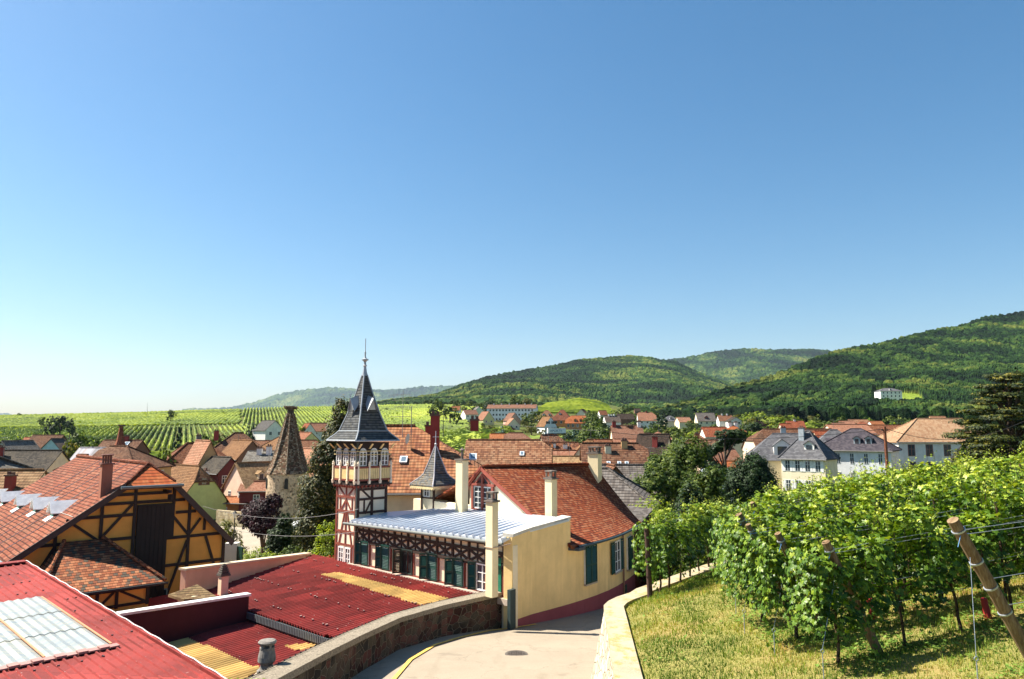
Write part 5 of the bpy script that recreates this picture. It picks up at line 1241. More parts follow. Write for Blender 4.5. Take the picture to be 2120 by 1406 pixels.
# ================================================================== houses of the village
HB = []     # footprints in the picture, used to keep garden trees from hiding the houses
@cached
def plankm(): 
    t = NT('weathered_planks'); u = t.uv(); sp = t.n('ShaderNodeSeparateXYZ', {0: u}); wv = t.n('ShaderNodeTexWhiteNoise', {1: t.math('FLOOR', t.math('MULTIPLY', sp.outputs[0], 3.0))}, noise_dimensions='1D')
    return t.fin(t.ramp(wv.outputs[0], [(0, (.16,.15,.16)), (.5, (.38,.36,.40)), (1, (.30,.24,.22))]).outputs[0], .8, .3)
def house(px, py, Y, rot, L, W, rh, roofm, wallm, label, hip=(0, 0), at='C', win=(), chim=(), dorm=(), sky=(), cat='house', name='house', oh=.35, wc=None, shut=None, group=None, gx=0.0, timber=False, wh=None, parts_=True, wfr=None):
    """local frame: x along the ridge, -y is the front slope. win: (side, n, rows, w, h); chim: (x, y, h, mat)"""
    roofm = vary(roofm, int(px*3+py)) if Y > 62 else roofm
    if not win and Y < 320: win = (('F', max(1, int(L/2.3)), 2 if Y < 130 else 1, .8, 1.15), ('L', 2, 1, .8, 1.1), ('R', 2, 1, .8, 1.1))
    c = P(px, py, Y); a = R(rot); ux = V((math.cos(a), math.sin(a), 0)); uy = V((-ux.y, ux.x, 0))
    if at == 'L': c = c + ux*L/2
    if at == 'R': c = c - ux*L/2
    zr = c.z; ze = zr-rh; g = min(T1(c.x, c.y), ze-1.5) if c.y >= 60 else min(-8.8 if c.x > 0 else -10.5, ze-1.5)
    if wh is not None: g = ze-wh
    else: g -= .6
    gz = g
    th = thing(name, label, cat, (c.x, c.y, gz), a, group); HB.append((px, Y, L*1500/Y/2, 1060+1500*c.x/c.y, 890-gz*1500/c.y))
    we = ze-gz; wr = zr-gz; hl = L/2; hw = W/2
    def cz(h): return we+rh*(1-h)
    b = MB(); hL, hR = hip
    def gable(x, h, sgn):
        pts = [(x,-hw,0),(x,hw,0),(x,hw,we)]
        if h < 1: pts += [(x, hw*h, cz(h)), (x, -hw*h, cz(h))] if h > 0 else [(x,0,wr)]
        pts += [(x,-hw,we)]
        pts = [(p[0], p[1], p[2]-.02 if p[2] > we else p[2]) for p in pts]
        b.face(pts if sgn > 0 else pts[::-1])
    gable(-hl, hL, -1); gable(hl, hR, 1)
    b.face([(-hl,-hw,0),(hl,-hw,0),(hl,-hw,we),(-hl,-hw,we)]); b.face([(hl,hw,0),(-hl,hw,0),(-hl,hw,we),(hl,hw,we)])
    wl_ = b.build('wall', wallm, th, local=True)
    # roof
    b = MB(); k = rh/hw; eo = oh; ez = we-eo*k; xl = -hl-(eo if hL >= 1 else oh*.6); xr = hl+(eo if hR >= 1 else oh*.6)
    il, ir = hL*hw, hR*hw
    lf = -hl-(oh*.6)+ (0 if hL < 1 else 0)
    def side(s):
        pts = [(xl, s*(hw+eo), ez+.08), (xr, s*(hw+eo), ez+.08)]
        if 0 < hR < 1: pts.append((xr, s*hw*hR, cz(hR)+.08))
        pts.append((hl-ir+(0 if hR > 0 else oh*.6), 0, wr+.08)); pts.append((-hl+il-(0 if hL > 0 else oh*.6), 0, wr+.08))
        if 0 < hL < 1: pts.append((xl, s*hw*hL, cz(hL)+.08))
        b.slab(pts, .12)
    side(-1); side(1)
    for h, x, xi in ((hL, xl, -hl+il), (hR, xr, hl-ir)):
        if h >= 1: b.slab([(x, -(hw+eo), ez+.08), (x, hw+eo, ez+.08), (xi, 0, wr+.08)], .12)
        elif h > 0: b.slab([(x, -hw*h-.1, cz(h)+.0), (x, hw*h+.1, cz(h)+.0), (xi, 0, wr+.08)], .12)
    rf = b.build('roof', roofm, th, local=True)
    b = MB(); b.tube((-hl+il,0,wr+.10), (hl-ir,0,wr+.10), .12, .12, 6)
    for h, s_ in ((hL,-1),(hR,1)):
        if h >= 1:
            for t_ in (-1, 1): b.tube((s_*(hl+eo), t_*(hw+eo), ez+.12), (s_*(hl-hw), 0, wr+.1), .10, .10, 6)
    b.build('ridge_tiles', roofm, rf, local=True)
    if Y < 220:
        b = MB()
        for t_ in (-1, 1): b.tube((xl, t_*(hw+eo+.06), ez), (xr, t_*(hw+eo+.06), ez), .07, .07, 6)
        b.build('gutter', paint((.20,.19,.18), .5), rf, local=True)
    if Y < 150 and int(px*7) % 3 == 0:
        b = MB(); xa_ = hl*.35; b.tube((xa_,.1,wr-.2), (xa_,.1,wr+1.9), .025, .02, 5); b.tube((xa_-.5,.1,wr+1.75), (xa_+.4,.15,wr+1.75), .014, .014, 4)
        for k_ in range(5): b.tube((xa_-.45+k_*.18,-.15,wr+1.75), (xa_-.45+k_*.18,.35,wr+1.75), .01, .01, 4)
        b.build('aerial', paint((.15,.15,.15), .5), rf, local=True)
    for (x, y, h, m) in chim:
        zb = we + rh*(1-abs(y)/hw) - .3; b = MB(); b.box((x, y, zb), (.75 if Y > 90 else .6, .55, h+.3)); co = b.build('chimney', m, rf, local=True)
        b = MB(); b.box((x, y, zb+h+.3), (.9 if Y > 90 else .72, .68, .12)); b.box((x-.15, y, zb+h+.42), (.2,.2,.25)); b.box((x+.18, y, zb+h+.42), (.2,.2,.2)); b.build('chimney_cap', paint((.14,.08,.06), .9), co, local=True)
    for (x, t_, s_) in sky:
        y = -hw*(1-t_); z = we+rh*t_; n = V((0,-rh,hw)).normalized(); v = V((0,hw,rh)).normalized(); p = V((x,y,z))+n*.1
        b = MB(); b.obox(p-V((s_/2,0,0)), (s_,0,0), v*s_*1.4, n*.1); so_ = b.build('skylight', paint((.62,.66,.70), .3), rf, local=True)
        b = MB(); b.obox(p-V((s_/2-.1,0,0))+v*.1+n*.08, (s_-.2,0,0), v*(s_*1.4-.2), n*.03); b.build('pane', glassm((.10,.14,.18)), so_, local=True)
    for (x, t_, w_, h_, dm, sd) in dorm:      # gabled dormer on front (sd=-1) or on an end
        y0 = -hw*(1-t_); z0 = we+rh*t_; dep = h_/ (rh/hw)+.5
        if sd == 'L':
            def q(a_, b_, c_): return V((-(hl)*1.0 + il*t_*1.0 + b_, -a_+x, z0+c_))
        else:
            def q(a_, b_, c_): return V((x+a_, y0+b_, z0+c_))
        b = MB(); b.hexa([q(-w_/2,0,-.2), q(w_/2,0,-.2), q(w_/2,dep,-.2), q(-w_/2,dep,-.2)], [q(-w_/2,0,h_), q(w_/2,0,h_), q(w_/2,dep,h_), q(-w_/2,dep,h_)])
        b.face([q(-w_/2,0,h_), q(w_/2,0,h_), q(0,0,h_+w_*.38)]); do = b.build('dormer', dm, rf, local=True)
        b = MB(); b.slab([q(-w_/2-.15,-.2,h_-.05), q(0,-.2,h_+w_*.42), q(0,dep+.6,h_+w_*.42), q(-w_/2-.15,dep,h_-.05)], .06); b.slab([q(w_/2+.15,-.2,h_-.05), q(0,-.2,h_+w_*.42), q(0,dep+.6,h_+w_*.42), q(w_/2+.15,dep,h_-.05)], .06); b.build('dormer_roof', roofm, do, local=True)
        b = MB(); b.hexa([q(-w_*.28,-.05,.1), q(w_*.28,-.05,.1), q(w_*.28,.02,.1), q(-w_*.28,.02,.1)], [q(-w_*.28,-.05,h_*.9), q(w_*.28,-.05,h_*.9), q(w_*.28,.02,h_*.9), q(-w_*.28,.02,h_*.9)]); b.build('window', glass, do, local=True)
    fm = wfr or white_p; sm_ = shut
    for (sd, n, rows, w_, h_, *rest) in win:
        zt = rest[0] if rest else we-.55; fh = rest[1] if len(rest) > 1 else 2.8; xo = rest[2] if len(rest) > 2 else 0; span = rest[3] if len(rest) > 3 else 1.0
        D = {'F': (V((0,-hw,0)), V((1,0,0)), V((0,-1,0)), L), 'L': (V((-hl,0,0)), V((0,-1,0)), V((-1,0,0)), W), 'R': (V((hl,0,0)), V((0,1,0)), V((1,0,0)), W)}[sd]
        for r_ in range(rows):
            for k_ in range(n):
                x = (k_+.5-n/2)/n*D[3]*.92*span + xo; z = zt-r_*fh-h_
                if z < .2: continue
                o_ = D[0] + D[1]*x + V((0,0,z)); b = MB(); u_, nn = D[1], D[2]
                b.obox(o_-u_*w_/2-nn*.02, u_*w_, nn*.05, (0,0,h_), 0)
                if Y < 260:
                    b.obox(o_-u_*(w_/2-.08)+V((0,0,.08)), u_*(w_/2-.12), nn*.045, (0,0,h_-.16), 1); b.obox(o_+u_*.04+V((0,0,.08)), u_*(w_/2-.12), nn*.045, (0,0,h_-.16), 1)
                    if Y < 140: b.obox(o_-u_*(w_/2-.08)+V((0,0,h_*.6)), u_*(w_-.16), nn*.06, (0,0,.05), 0)
                else: b.obox(o_-u_*(w_/2-.08)+V((0,0,.08)), u_*(w_-.16), nn*.045, (0,0,h_-.16), 1)
                mats = [fm, glass]
                if sm_ is not None:
                    mats.append(sm_); b.obox(o_-u_*(w_*1.02)-nn*.0, u_*(w_*.5), nn*.05, (0,0,h_), 2); b.obox(o_+u_*(w_*.52), u_*(w_*.5), nn*.05, (0,0,h_), 2)
                b.build('window', mats, th, local=True)
    if timber:
        b = MB(); nx_ = max(2, int(W/1.3))
        for k_ in range(nx_+1):
            y = -hw+.06+(W-.12)*k_/nx_; top = we+rh*(1-abs(y)/hw)-.15; b.obox((-hl-.04, y-.06, .5), (.05,0,0), (0,.12,0), (0,0,top-.5))
        for z in (we-.1, we-2.4, we+rh*.45): hwz = hw if z <= we else hw*(1-(z-we)/rh); b.obox((-hl-.035,-hwz,z), (.04,0,0), (0,2*hwz,0), (0,0,.13))
        b.build('timber_frame', dark_t, th, local=True)
    return th
_ti = {}
tb = {k: tile(v, .24, .32, 'pan', .4, (.16,.10,.07), .04) for k, v in dict(brown=T_BROWN, red=T_RED, orange=T_ORANGE, salmon=T_SALMON, tan=T_TAN, grey=T_GREY, dark=T_DARK, mix=T_MIX).items()}
tf = {k: tile(v, .18, .2, 'flat', .5, (.14,.10,.07), .025) for k, v in dict(brown=T_BROWN, red=T_RED, orange=T_ORANGE, salmon=T_SALMON, tan=T_TAN, grey=T_GREY, dark=T_DARK, mix=T_MIX).items()}
for kk, vv_ in dict(brown=T_BROWN, red=T_RED, orange=T_ORANGE, salmon=T_SALMON, tan=T_TAN, grey=T_GREY, dark=T_DARK, mix=T_MIX).items():
    _ti[tb[kk].name] = (vv_, .24, .32, 'pan', .55, .04); _ti[tf[kk].name] = (vv_, .18, .2, 'flat', .6, .025)
def vary(m, i):
    if m.name not in _ti or i % 4 == 0: return m
    c_, a_, b_, md, ms, bd_ = _ti[m.name]; k_ = ((.74,.78,.82), (1.22,1.28,1.25), (.92,.80,.72))[i % 4-1]; mc = ((.10,.085,.06),(.30,.24,.16),(.08,.05,.04))[i % 4-1]
    return tile(tuple(tuple(min(1, x*y) for x, y in zip(q, k_)) for q in c_), a_, b_*(1+.12*(i % 3)), md, ms, mc, bd_)
tslate = tile(((.20,.20,.22),(.26,.26,.28),(.17,.17,.19)), .3, .25, 'flat', .2, (.2,.15,.1), .015)
tmans = tile(((.115,.10,.12),(.15,.13,.15),(.09,.08,.10)), .3, .3, 'flat', .15, (.2,.16,.15), .015)
tbig = tile(((.52,.22,.10),(.58,.28,.14),(.45,.18,.085),(.34,.13,.07)), .25, .33, 'pan', .55, (.25,.12,.07), .06)
CRM = plaster((.80,.70,.50)); WHT = plaster((.82,.80,.76)); OCR = plaster((.62,.38,.18)); LIME = plaster((.62,.66,.26)); ORG = plaster((.70,.27,.09)); PNK = plaster((.74,.45,.36)); BRN = plaster((.22,.12,.08)); GRY = plaster((.45,.45,.46)); BLU = plaster((.50,.66,.72)); PALE = plaster((.78,.80,.82)); DRD = plaster((.13,.025,.03)); SAL = plaster((.75,.55,.42)); YLW = plaster((.72,.70,.32))
bch = plaster((.30,.06,.05)); och_ = plaster((.6,.45,.3)); wch = WHT
# big brown house behind the winery
house(893, 884, 52.5, 3, 9.6, 12.5, 4.0, tbig, cream_m, 'big house with long brown pantiled roof and tall dark red chimney behind the winery', hip=(.12, .95), chim=((.42,-2.8,2.5,bch),(-.2,1.2,.8,bch),(3.1,.0,.45,bch)), sky=((-1.6,.38,.5),(3.0,.42,.5)), oh=.3, win=(('L',1,1,1.0,1.6,3.2),))
ad = thing('satellite_dish', 'dark satellite dish on a thin aerial mast standing on the big brown roof', 'satellite dish', P(851, 915, 50.0))
q = P(851, 917, 50.0); b = MB(); b.tube(q-up*.4, q+up*2.5, .025); 
for z, l in ((2.45,1.2),(2.3,.5)): b.tube(q+V((-l,0,z)), q+V((.1,0,z)), .015)
for k in range(7): b.tube(q+V((-.15*k,0,2.3)), q+V((-.15*k,0,2.55)), .008)
b.build('mast', paint((.2,.2,.2),.5), ad); b = MB(); b.lathe((0,0,0), [(0.001,0),(.2,.02),(.36,.09)], 20); d_ = b.build('dish', paint((.06,.06,.06),.5), ad, local=True); d_.location = (-.15,-.1,.2); d_.rotation_euler = (R(80),0,R(-60))
# slate turret
tq = P(901, 1003, 41.5); tt_ = thing('slate_turret', 'small timber turret with flared slate spire and scalloped cream eave board', 'turret', tq-up*1.5)
def sq(c, h, z, rt=math.atan2(A_.y, A_.x)): return [V((c.x,c.y,0))+V((math.cos(rt+math.pi/4+k*math.pi/2)*h*1.414, math.sin(rt+math.pi/4+k*math.pi/2)*h*1.414, z)) for k in range(4)]
z0 = tq.z; prof = [(1.02,z0-.02),(.98,z0+.06),(.60,z0+.42),(.46,z0+.62),(.2,z0+1.5),(.04,z0+2.1)]; b = MB()
for (h0,za_),(h1,zb_) in zip(prof[:-1], prof[1:]):
    r0, r1 = sq(tq,h0,za_), sq(tq,h1,zb_)
    for k in range(4): j = (k+1)%4; b.face([r0[k], r0[j], r1[j], r1[k]])
b.face(sq(tq,1.02,z0-.02)[::-1]); so2 = b.build('spire', tile(((.24,.24,.24),(.30,.30,.28),(.19,.19,.19),(.33,.27,.2)), .13,.13,'flat',.3,(.25,.2,.12),.01), tt_)
b = MB()
for k in range(4):
    for (h0,za_),(h1,zb_) in zip(prof[:-1], prof[1:]): b.tube(sq(tq,h0,za_)[k], sq(tq,h1,zb_)[k], .04, .035, 6)
b.build('lead_hips', paint((.5,.48,.50),.4,.2,metal=.2), so2)
b = MB(); b.lathe(V((tq.x,tq.y,z0+2.05)), [(.06,0),(.05,.15),(.09,.2),(.03,.26),(.02,.9),(.004,.95)], 8); t_ = V((tq.x,tq.y,z0+2.05))
for k in range(4): an_ = k*math.pi/2+.3; b.tube(t_+up*.6, t_+up*.6+V((math.cos(an_)*.18, math.sin(an_)*.18, 0)), .012)
b.build('weather_vane', paint((.4,.42,.45),.4), so2)
b = MB(); r0 = sq(tq,1.0,z0-.03)
for k in range(4):
    a_, c_ = r0[k], r0[(k+1)%4]; n_ = 12
    for q_ in range(n_):
        p0_, p1_ = a_.lerp(c_, q_/n_), a_.lerp(c_, (q_+1)/n_); m_ = a_.lerp(c_, (q_+.5)/n_); b.slab([p0_, p1_, p1_-up*.12, m_-up*.2, p0_-up*.12], .02, down=(m_-V((tq.x,tq.y,m_.z))).normalized()*-.03)
b.build('scalloped_board', paint((.78,.62,.34),.6), tt_)
b = MB(); lo_, hi_ = sq(tq,.52,z0-1.9), sq(tq,.52,z0-.05); b.hexa(lo_, hi_); b.build('wall', yel_in, tt_)
b = MB()
for k in range(4): b.tube(lo_[k], hi_[k], .07, .07, 4)
lo2, hi2 = sq(tq,.55,z0-.75), sq(tq,.55,z0-.65)
b.hexa(lo2, hi2); b.build('timber_frame', paint((.06,.03,.02),.7), tt_)
win(tt_, (lo_[2].lerp(lo_[3],.5) if lo_[2].lerp(lo_[3],.5).y < tq.y else lo_[0].lerp(lo_[1],.5))+up*1.25+N_*.05, A_, N_, .5, .6, 2, 2)
# --- left side
house(28, 934, 92, 0, 12.0, 9, 3.4, tf['dark'], CRM, 'house with long dark slate coloured roof edged in white at the far left', chim=((-1.0,-1.0,1.2,bch),))
house(-10, 975, 60, 1, 7.8, 9, 4.0, tb['tan'], CRM, 'house with coarse tan pantiles and squat dark red chimney behind the barn', chim=((2.35,-1.6,1.1,bch),), at='C')
house(-12, 942, 76, -20, 7, 8, 2.3, tf['grey'], plaster((.38,.05,.05)), 'red walled house with grey hipped roof and pale ridge lines at the left edge', hip=(1,1))
house(100, 901, 190, 0, 7.8, 8, 3.6, tf['brown'], BRN, 'red roofed house at the foot of the vineyards behind the pale blue gable', hip=(0,0))
house(106, 909, 180, 90, 5, 4.6, 2.4, tf['grey'], BLU, 'small pale blue gable house with dark windows below the left vineyards', at='L', win=(('L',2,1,.9,1.1,3.0),))
house(64, 906, 200, 0, 3, 5, 1.8, tf['red'], BRN, 'low red roofed annex left of the red roofed vineyard house')
house(4, 914, 120, 78, 6, 5, 2.4, tf['grey'], GRY, 'grey boarded gable at the left edge below the vineyards', at='L')
house(212, 928, 116, -3, 7.2, 8, 3.2, plankm(), CRM, 'barn with weathered silvery plank roof', chim=((.9,-2.4,1.0,WHT),))
house(255, 912, 130, 0, 6.6, 6, 2.0, tf['brown'], BRN, 'low brown roof with small skylight behind the stork nest spire', sky=((1.2,.5,.8),), chim=((.6,0,.7,bch),))
house(172, 943, 84, -15, 2.6, 4, 1.5, tf['salmon'], SAL, 'small salmon hipped roof just above the barn ridge', hip=(1,1))
house(268, 925, 86, -8, 6.4, 7, 2.2, tf['brown'], OCR, 'ochre house with brown hipped roof behind the barn', hip=(.2,1))
house(395, 918, 114, 32, 10.5, 9.5, 4.0, tf['brown'], BRN, 'large brown hipped roof beside the tall ochre gable', hip=(1,.6), chim=((1.2,.5,1.6,paint((.10,.10,.10))),))
house(436, 914, 104, 132, 6, 3.9, 3.9, tf['salmon'], OCR, 'tall narrow ochre gable with salmon roof above the lime green house', at='L', win=(('L',1,1,.4,.9,5.6),))
house(424, 967, 92, 140, 8, 6.2, 4.2, tf['tan'], LIME, 'lime green house with half hipped tan roof and brown shutters', hip=(.42,0), at='L', win=(('L',1,1,.7,.95,5.9),), shut=paint((.12,.05,.035)), wfr=paint((.16,.07,.05)), chim=((-2.3,-1.0,.8,WHT),))
house(478, 948, 101, 145, 4.5, 3.6, 1.8, tf['dark'], plaster((.16,.05,.05)), 'small dark red gabled house behind the lime green house', at='L')
house(492, 897, 128, 20, 10, 9, 3.6, tf['brown'], BRN, 'dark brown house with pyramid shaped hipped roof and white skylight', hip=(1,.9), sky=((.6,.4,.9),), chim=((-3.4,-1.2,1.3,bch),))
house(522, 913, 118, 140, 6, 4.8, 2.6, tf['tan'], BRN, 'brown gable wing with small blue window beside the pyramid roof', at='L', win=(('L',1,1,.8,1.4),))
house(553, 935, 112, 4, 5.4, 5, 1.3, tf['grey'], CRM, 'long cream building with low grey roof and row of small windows', win=(('F',5,1,.5,.8),), chim=((-.9,-.8,.9,WHT),(.5,-.8,1.2,WHT)))
house(540, 958, 99, 48, 7, 6, 3.0, tf['tan'], SAL, 'orange and tan tiled roof stepping down beside the stone tower', hip=(0,0), dorm=((-1.0,.3,.9,.8,CRM,-1),))
house(515, 966, 106, 30, 4, 4, 1.8, tf['salmon'], SAL, 'low pink roof behind the tan roof left of the stone tower')
house(538, 998, 96, 8, 4.2, 3.6, .9, tf['salmon'], plaster((.2,.05,.05)), 'small lean roof of pink tiles touching the stone tower')
house(500, 992, 105, -4, 4.4, 4.5, .5, tf['orange'], ORG, 'orange plastered house with pale blue windows beside the lime green house', win=(('F',2,2,.7,1.2,4.0,1.9),))
house(498, 1030, 96, -6, 5.6, 3.4, .5, tf['orange'], plaster((.55,.20,.08)), 'low orange garage with cream canvas awning beneath the roof terrace')
house(545, 913, 155, 0, 9, 7, 2.4, tf['brown'], OCR, 'long rust brown roof left of the tip of the stone tower', hip=(.3,.5))
house(578, 905, 140, 60, 7, 7, 2.8, tf['tan'], OCR, 'pale tan hipped roof directly left of the stone tower cone', hip=(1,1))
house(636, 912, 142, 5, 7, 7, 2.8, tf['brown'], OCR, 'rust brown roof with round vent right of the stone tower cone', hip=(.3,.5))
house(652, 930, 98, -34, 9, 8, 4.0, tf['salmon'], SAL, 'long pink roof sloping down between the stone tower and the dark tree', hip=(0,0))
house(570, 871, 238, 142, 7.2, 7, 3.0, tf['grey'], WHT, 'white chalet with dark gable standing alone among the vineyards', at='L', win=(('L',2,1,1,1.2),), dorm=((0,.3,1.6,.9,WHT,-1),))
house(642, 877, 245, 122, 6, 4.5, 3.0, tf['red'], WHT, 'white gable with bright red roof at the vineyard edge', at='L')
house(660, 876, 255, 20, 6, 5, 2.6, tf['salmon'], WHT, 'pink roofed house beside the bright red roofed gable')
house(645, 896, 178, 135, 5.5, 5, 2.2, tf['salmon'], YLW, 'low house with salmon roof and yellow gable in front of the red roofs', at='L')
# --- centre and right of the winery
house(1054, 912, 84, -4, 9.5, 8, 3.0, tb['brown'], CRM, 'plain dark brown pantiled roof right of the big house', hip=(0,.3), sky=((1.6,.42,.5),))
house(1035, 899, 135, 0, 3.4, 5, 1.7, tf['orange'], SAL, 'small bright orange roof beyond the big brown roof')
house(1072, 897, 130, 0, 4.6, 6, 2.2, tf['salmon'], CRM, 'dusty pink roof beside the small bright orange roof', hip=(.2,.5))
house(1145, 901, 140, 14, 4.6, 6, 3.2, tf['mix'], CRM, 'timber framed gable with mottled red roof under the white trailer', timber=True, hip=(0,.5))
house(1158, 917, 128, -3, 6.5, 5, 1.8, tf['mix'], SAL, 'mottled grey red roof with three round vents', chim=((-1.0,-1.0,.6,WHT),(1.0,-1.2,.6,WHT)))
house(1131, 920, 118, -10, 1.8, 5, 2.0, tf['orange'], ORG, 'narrow vivid orange roof strip', chim=((.5,-1.2,.8,CRM),))
house(1166, 934, 108, -1, 5.4, 5, 1.5, tb['salmon'], SAL, 'long low salmon roof, upper of the two behind the winery ridge')
house(1164, 946, 97, -1, 5.4, 5, 1.3, tb['tan'], SAL, 'long low tan roof, lower of the two behind the winery ridge')
house(1212, 911, 126, 3, 5.6, 7, 2.9, tf['tan'], OCR, 'lichen spotted tan roof with hipped left end', hip=(.9,.2))
house(1207, 918, 102, 84, 5, 2.9, 1.9, tf['red'], CRM, 'small cream gable with black peak beside the long red brown roof', at='L', win=(('L',1,1,.5,.4),))
house(1270, 919, 93, -3, 8.0, 9, 3.4, tb['brown'], CRM, 'long red brown roof with three skylights and two small chimneys', hip=(0,.2), chim=((-.8,-1.4,.8,CRM),(1.3,-.6,.8,OCR)), sky=((-.9,.24,.45),(.4,.24,.45),(1.3,.24,.45)))
ch_ = house(1297, 882, 152, -2, 6.2, 9, 3.6, tf['salmon'], CRM, 'tall steep salmon roof with a stork nest between two end chimneys', chim=((-2.6,-.2,1.0,bch),(2.6,-.2,1.0,WHT)), win=(('R',1,2,.5,.8),))
house(1256, 911, 122, 0, 4.0, 5, 1.2, tf['brown'], CRM, 'low rust brown ridge in front of the steep salmon roof')
house(1298, 910, 118, 0, 4.2, 5, 1.4, tf['salmon'], CRM, 'low salmon roof with dark triangular gable under the steep salmon roof', chim=((-.6,-.8,.4,bch),))
house(1333, 898, 119, 8, 3.2, 6, 2.8, tf['tan'], CRM, 'tan hipped roof touching the dark tiled roof', hip=(.9,.5))
house(1353, 900, 113, -25, 4.6, 6, 3.2, tf['dark'], CRM, 'dark tiled roof with brick chimneys beside the broad green tree', chim=((.6,-1.6,1.4,bch),))
house(1362, 894, 165, 0, 4.5, 6, 1.6, tf['salmon'], CRM, 'salmon roof peeping over the dark tiled roof', hip=(.8,.8))
house(1320, 964, 73, -4, 7.5, 7, 2.4, tb['grey'], CRM, 'silvery grey pantiled roof left of the broad green tree')
house(1274, 966, 70, 96, 6, 2.6, 1.5, tf['brown'], BRN, 'dark open triangular gable in front of the silvery grey roof', at='L')
house(1252, 972, 57, -14, 7.5, 7.0, 2.4, tb['grey'], CRM, 'grey brown pantiled roof running down behind the winery chimney', hip=(0,1))
house(1434, 898, 132, -10, 4.0, 6, 2.4, tf['salmon'], SAL, 'pink hipped roof with bright red corner tiles between the trees', hip=(1,.4), chim=((.6,-1.6,1.2,bch),))
house(1455, 912, 122, -12, 5.0, 7, 2.8, tf['mix'], SAL, 'faded purple pink roof left of the pine')
house(1478, 885, 168, 0, 5.4, 6, 2.0, tf['red'], WHT, 'dark red ridge roof with white gable above the pine')
house(1518, 881, 172, -6, 4.6, 6, 1.8, tf['orange'], CRM, 'orange roof with two white chimneys above the pine', hip=(.8,.8), chim=((-.8,0,.7,WHT),(.6,0,.7,WHT)))
house(1490, 930, 112, 20, 5, 6, 2.6, tf['salmon'], SAL, 'pink roof partly hidden under the pine')
house(1497, 956, 102, -14, 3.4, 5, 1.5, tf['orange'], WHT, 'small orange roof with white wall at the foot of the pine')
house(1482, 970, 94, -25, 3, 4, .7, zinc, WHT, 'little shed with pale metal roof under the small orange roof', name='shed', cat='shed')
house(1636, 889, 138, -1, 15.5, 9, 3.4, tf['brown'], SAL, 'very long brown roof behind the slate roofed villa', chim=((-2.4,-3.2,1.5,och_),), hip=(.6,0))
house(1716, 891, 126, -14, 4.6, 6, 3.0, tslate, CRM, 'dark slate mansard between the long brown roof and the white villa', hip=(.8,.3))
house(1706, 893, 132, 0, 3.6, 6, 2.2, tf['red'], CRM, 'red roof sliver left of the dark slate mansard')
house(1752, 880, 150, 0, 8, 7, 1.6, tf['salmon'], CRM, 'low salmon roof directly above the white villa')
house(1830, 881, 150, 0, 10.5, 8, 1.8, tf['brown'], CRM, 'long low brown roof between the white villa and the grand villa')
# villas
shg = paint((.80,.80,.78), .6)
house(1600, 899, 114, -14, 7.4, 8, 3.6, tslate, CRM, 'left wing of the cream villa with grey slate roof and white attic room', hip=(.9,0), dorm=((.9,.12,2.4,1.5,WHT,-1),), win=(('F',2,2,.9,1.5),), chim=((1.6,.4,1.3,zinc),))
house(1672, 893, 108, -40, 6.2, 5.8, 3.6, tslate, CRM, 'cream villa with flared grey slate roof and open white shutters', hip=(1,1), win=(('F',4,2,.75,1.6,None,2.9) if False else ('F',4,2,.75,1.6),('L',1,2,1.0,1.7)), shut=shg, chim=((-.6,-.9,1.6,zinc),), dorm=((.8,.25,1.4,.8,WHT,-1),))
house(1772, 889, 114, -35, 10.5, 9.0, 3.0, tmans, PALE, 'white villa with dark purple grey hipped roof and narrow windows', hip=(1,1), win=(('F',5,2,.62,1.6),('L',1,2,.8,1.6)), dorm=((.6,.25,.9,.9,zinc,-1),(2.2,.25,.9,.9,zinc,-1),(0,.2,.8,.8,WHT,'L')))
house(1924, 868, 124, -6, 15, 11, 3.6, tile(((.62,.38,.22),(.70,.46,.28),(.54,.30,.17)), .25, .3, 'flat', .35, (.35,.16,.09)), WHT, 'grand white villa with broad tan tiled roof and brown stone trim', hip=(1,.4), win=(('F',5,2,1.1,1.9),), shut=WHT, wfr=paint((.30,.12,.09)), sky=())
house(2052, 905, 104, 84, 6, 5.5, 3.2, tf['dark'], SAL, 'pinkish white gabled house behind the cedar', at='L')
# small shed at the bend
sh = thing('shed', 'little dark red shed with grey tiled lean roof at the bend of the lane', 'shed', P(1330, 1120, 45))
b = MB(); a_, b2, c_, d_ = P(1290,1046,47), P(1353,1053,46.5), P(1311,1101,43), P(1292,1103,43); b.slab([a_, b2, c_, d_], .1); b.build('roof', tf['grey'], sh)
b = MB(); zb_ = -9.5; e_ = V((b2.x-.15,b2.y,0)); f_ = V((c_.x+.08,c_.y+.25,0)); g_ = V((d_.x-.6,d_.y+.5,0)); h_ = V((a_.x,a_.y-.1,0))
b.hexa([f_+up*zb_, e_+up*zb_, h_+up*zb_, g_+up*zb_], [f_+up*(c_.z-.08), e_+up*(b2.z-.1), h_+up*(a_.z-.1), g_+up*(d_.z-.1)]); b.build('wall', DRD, sh)
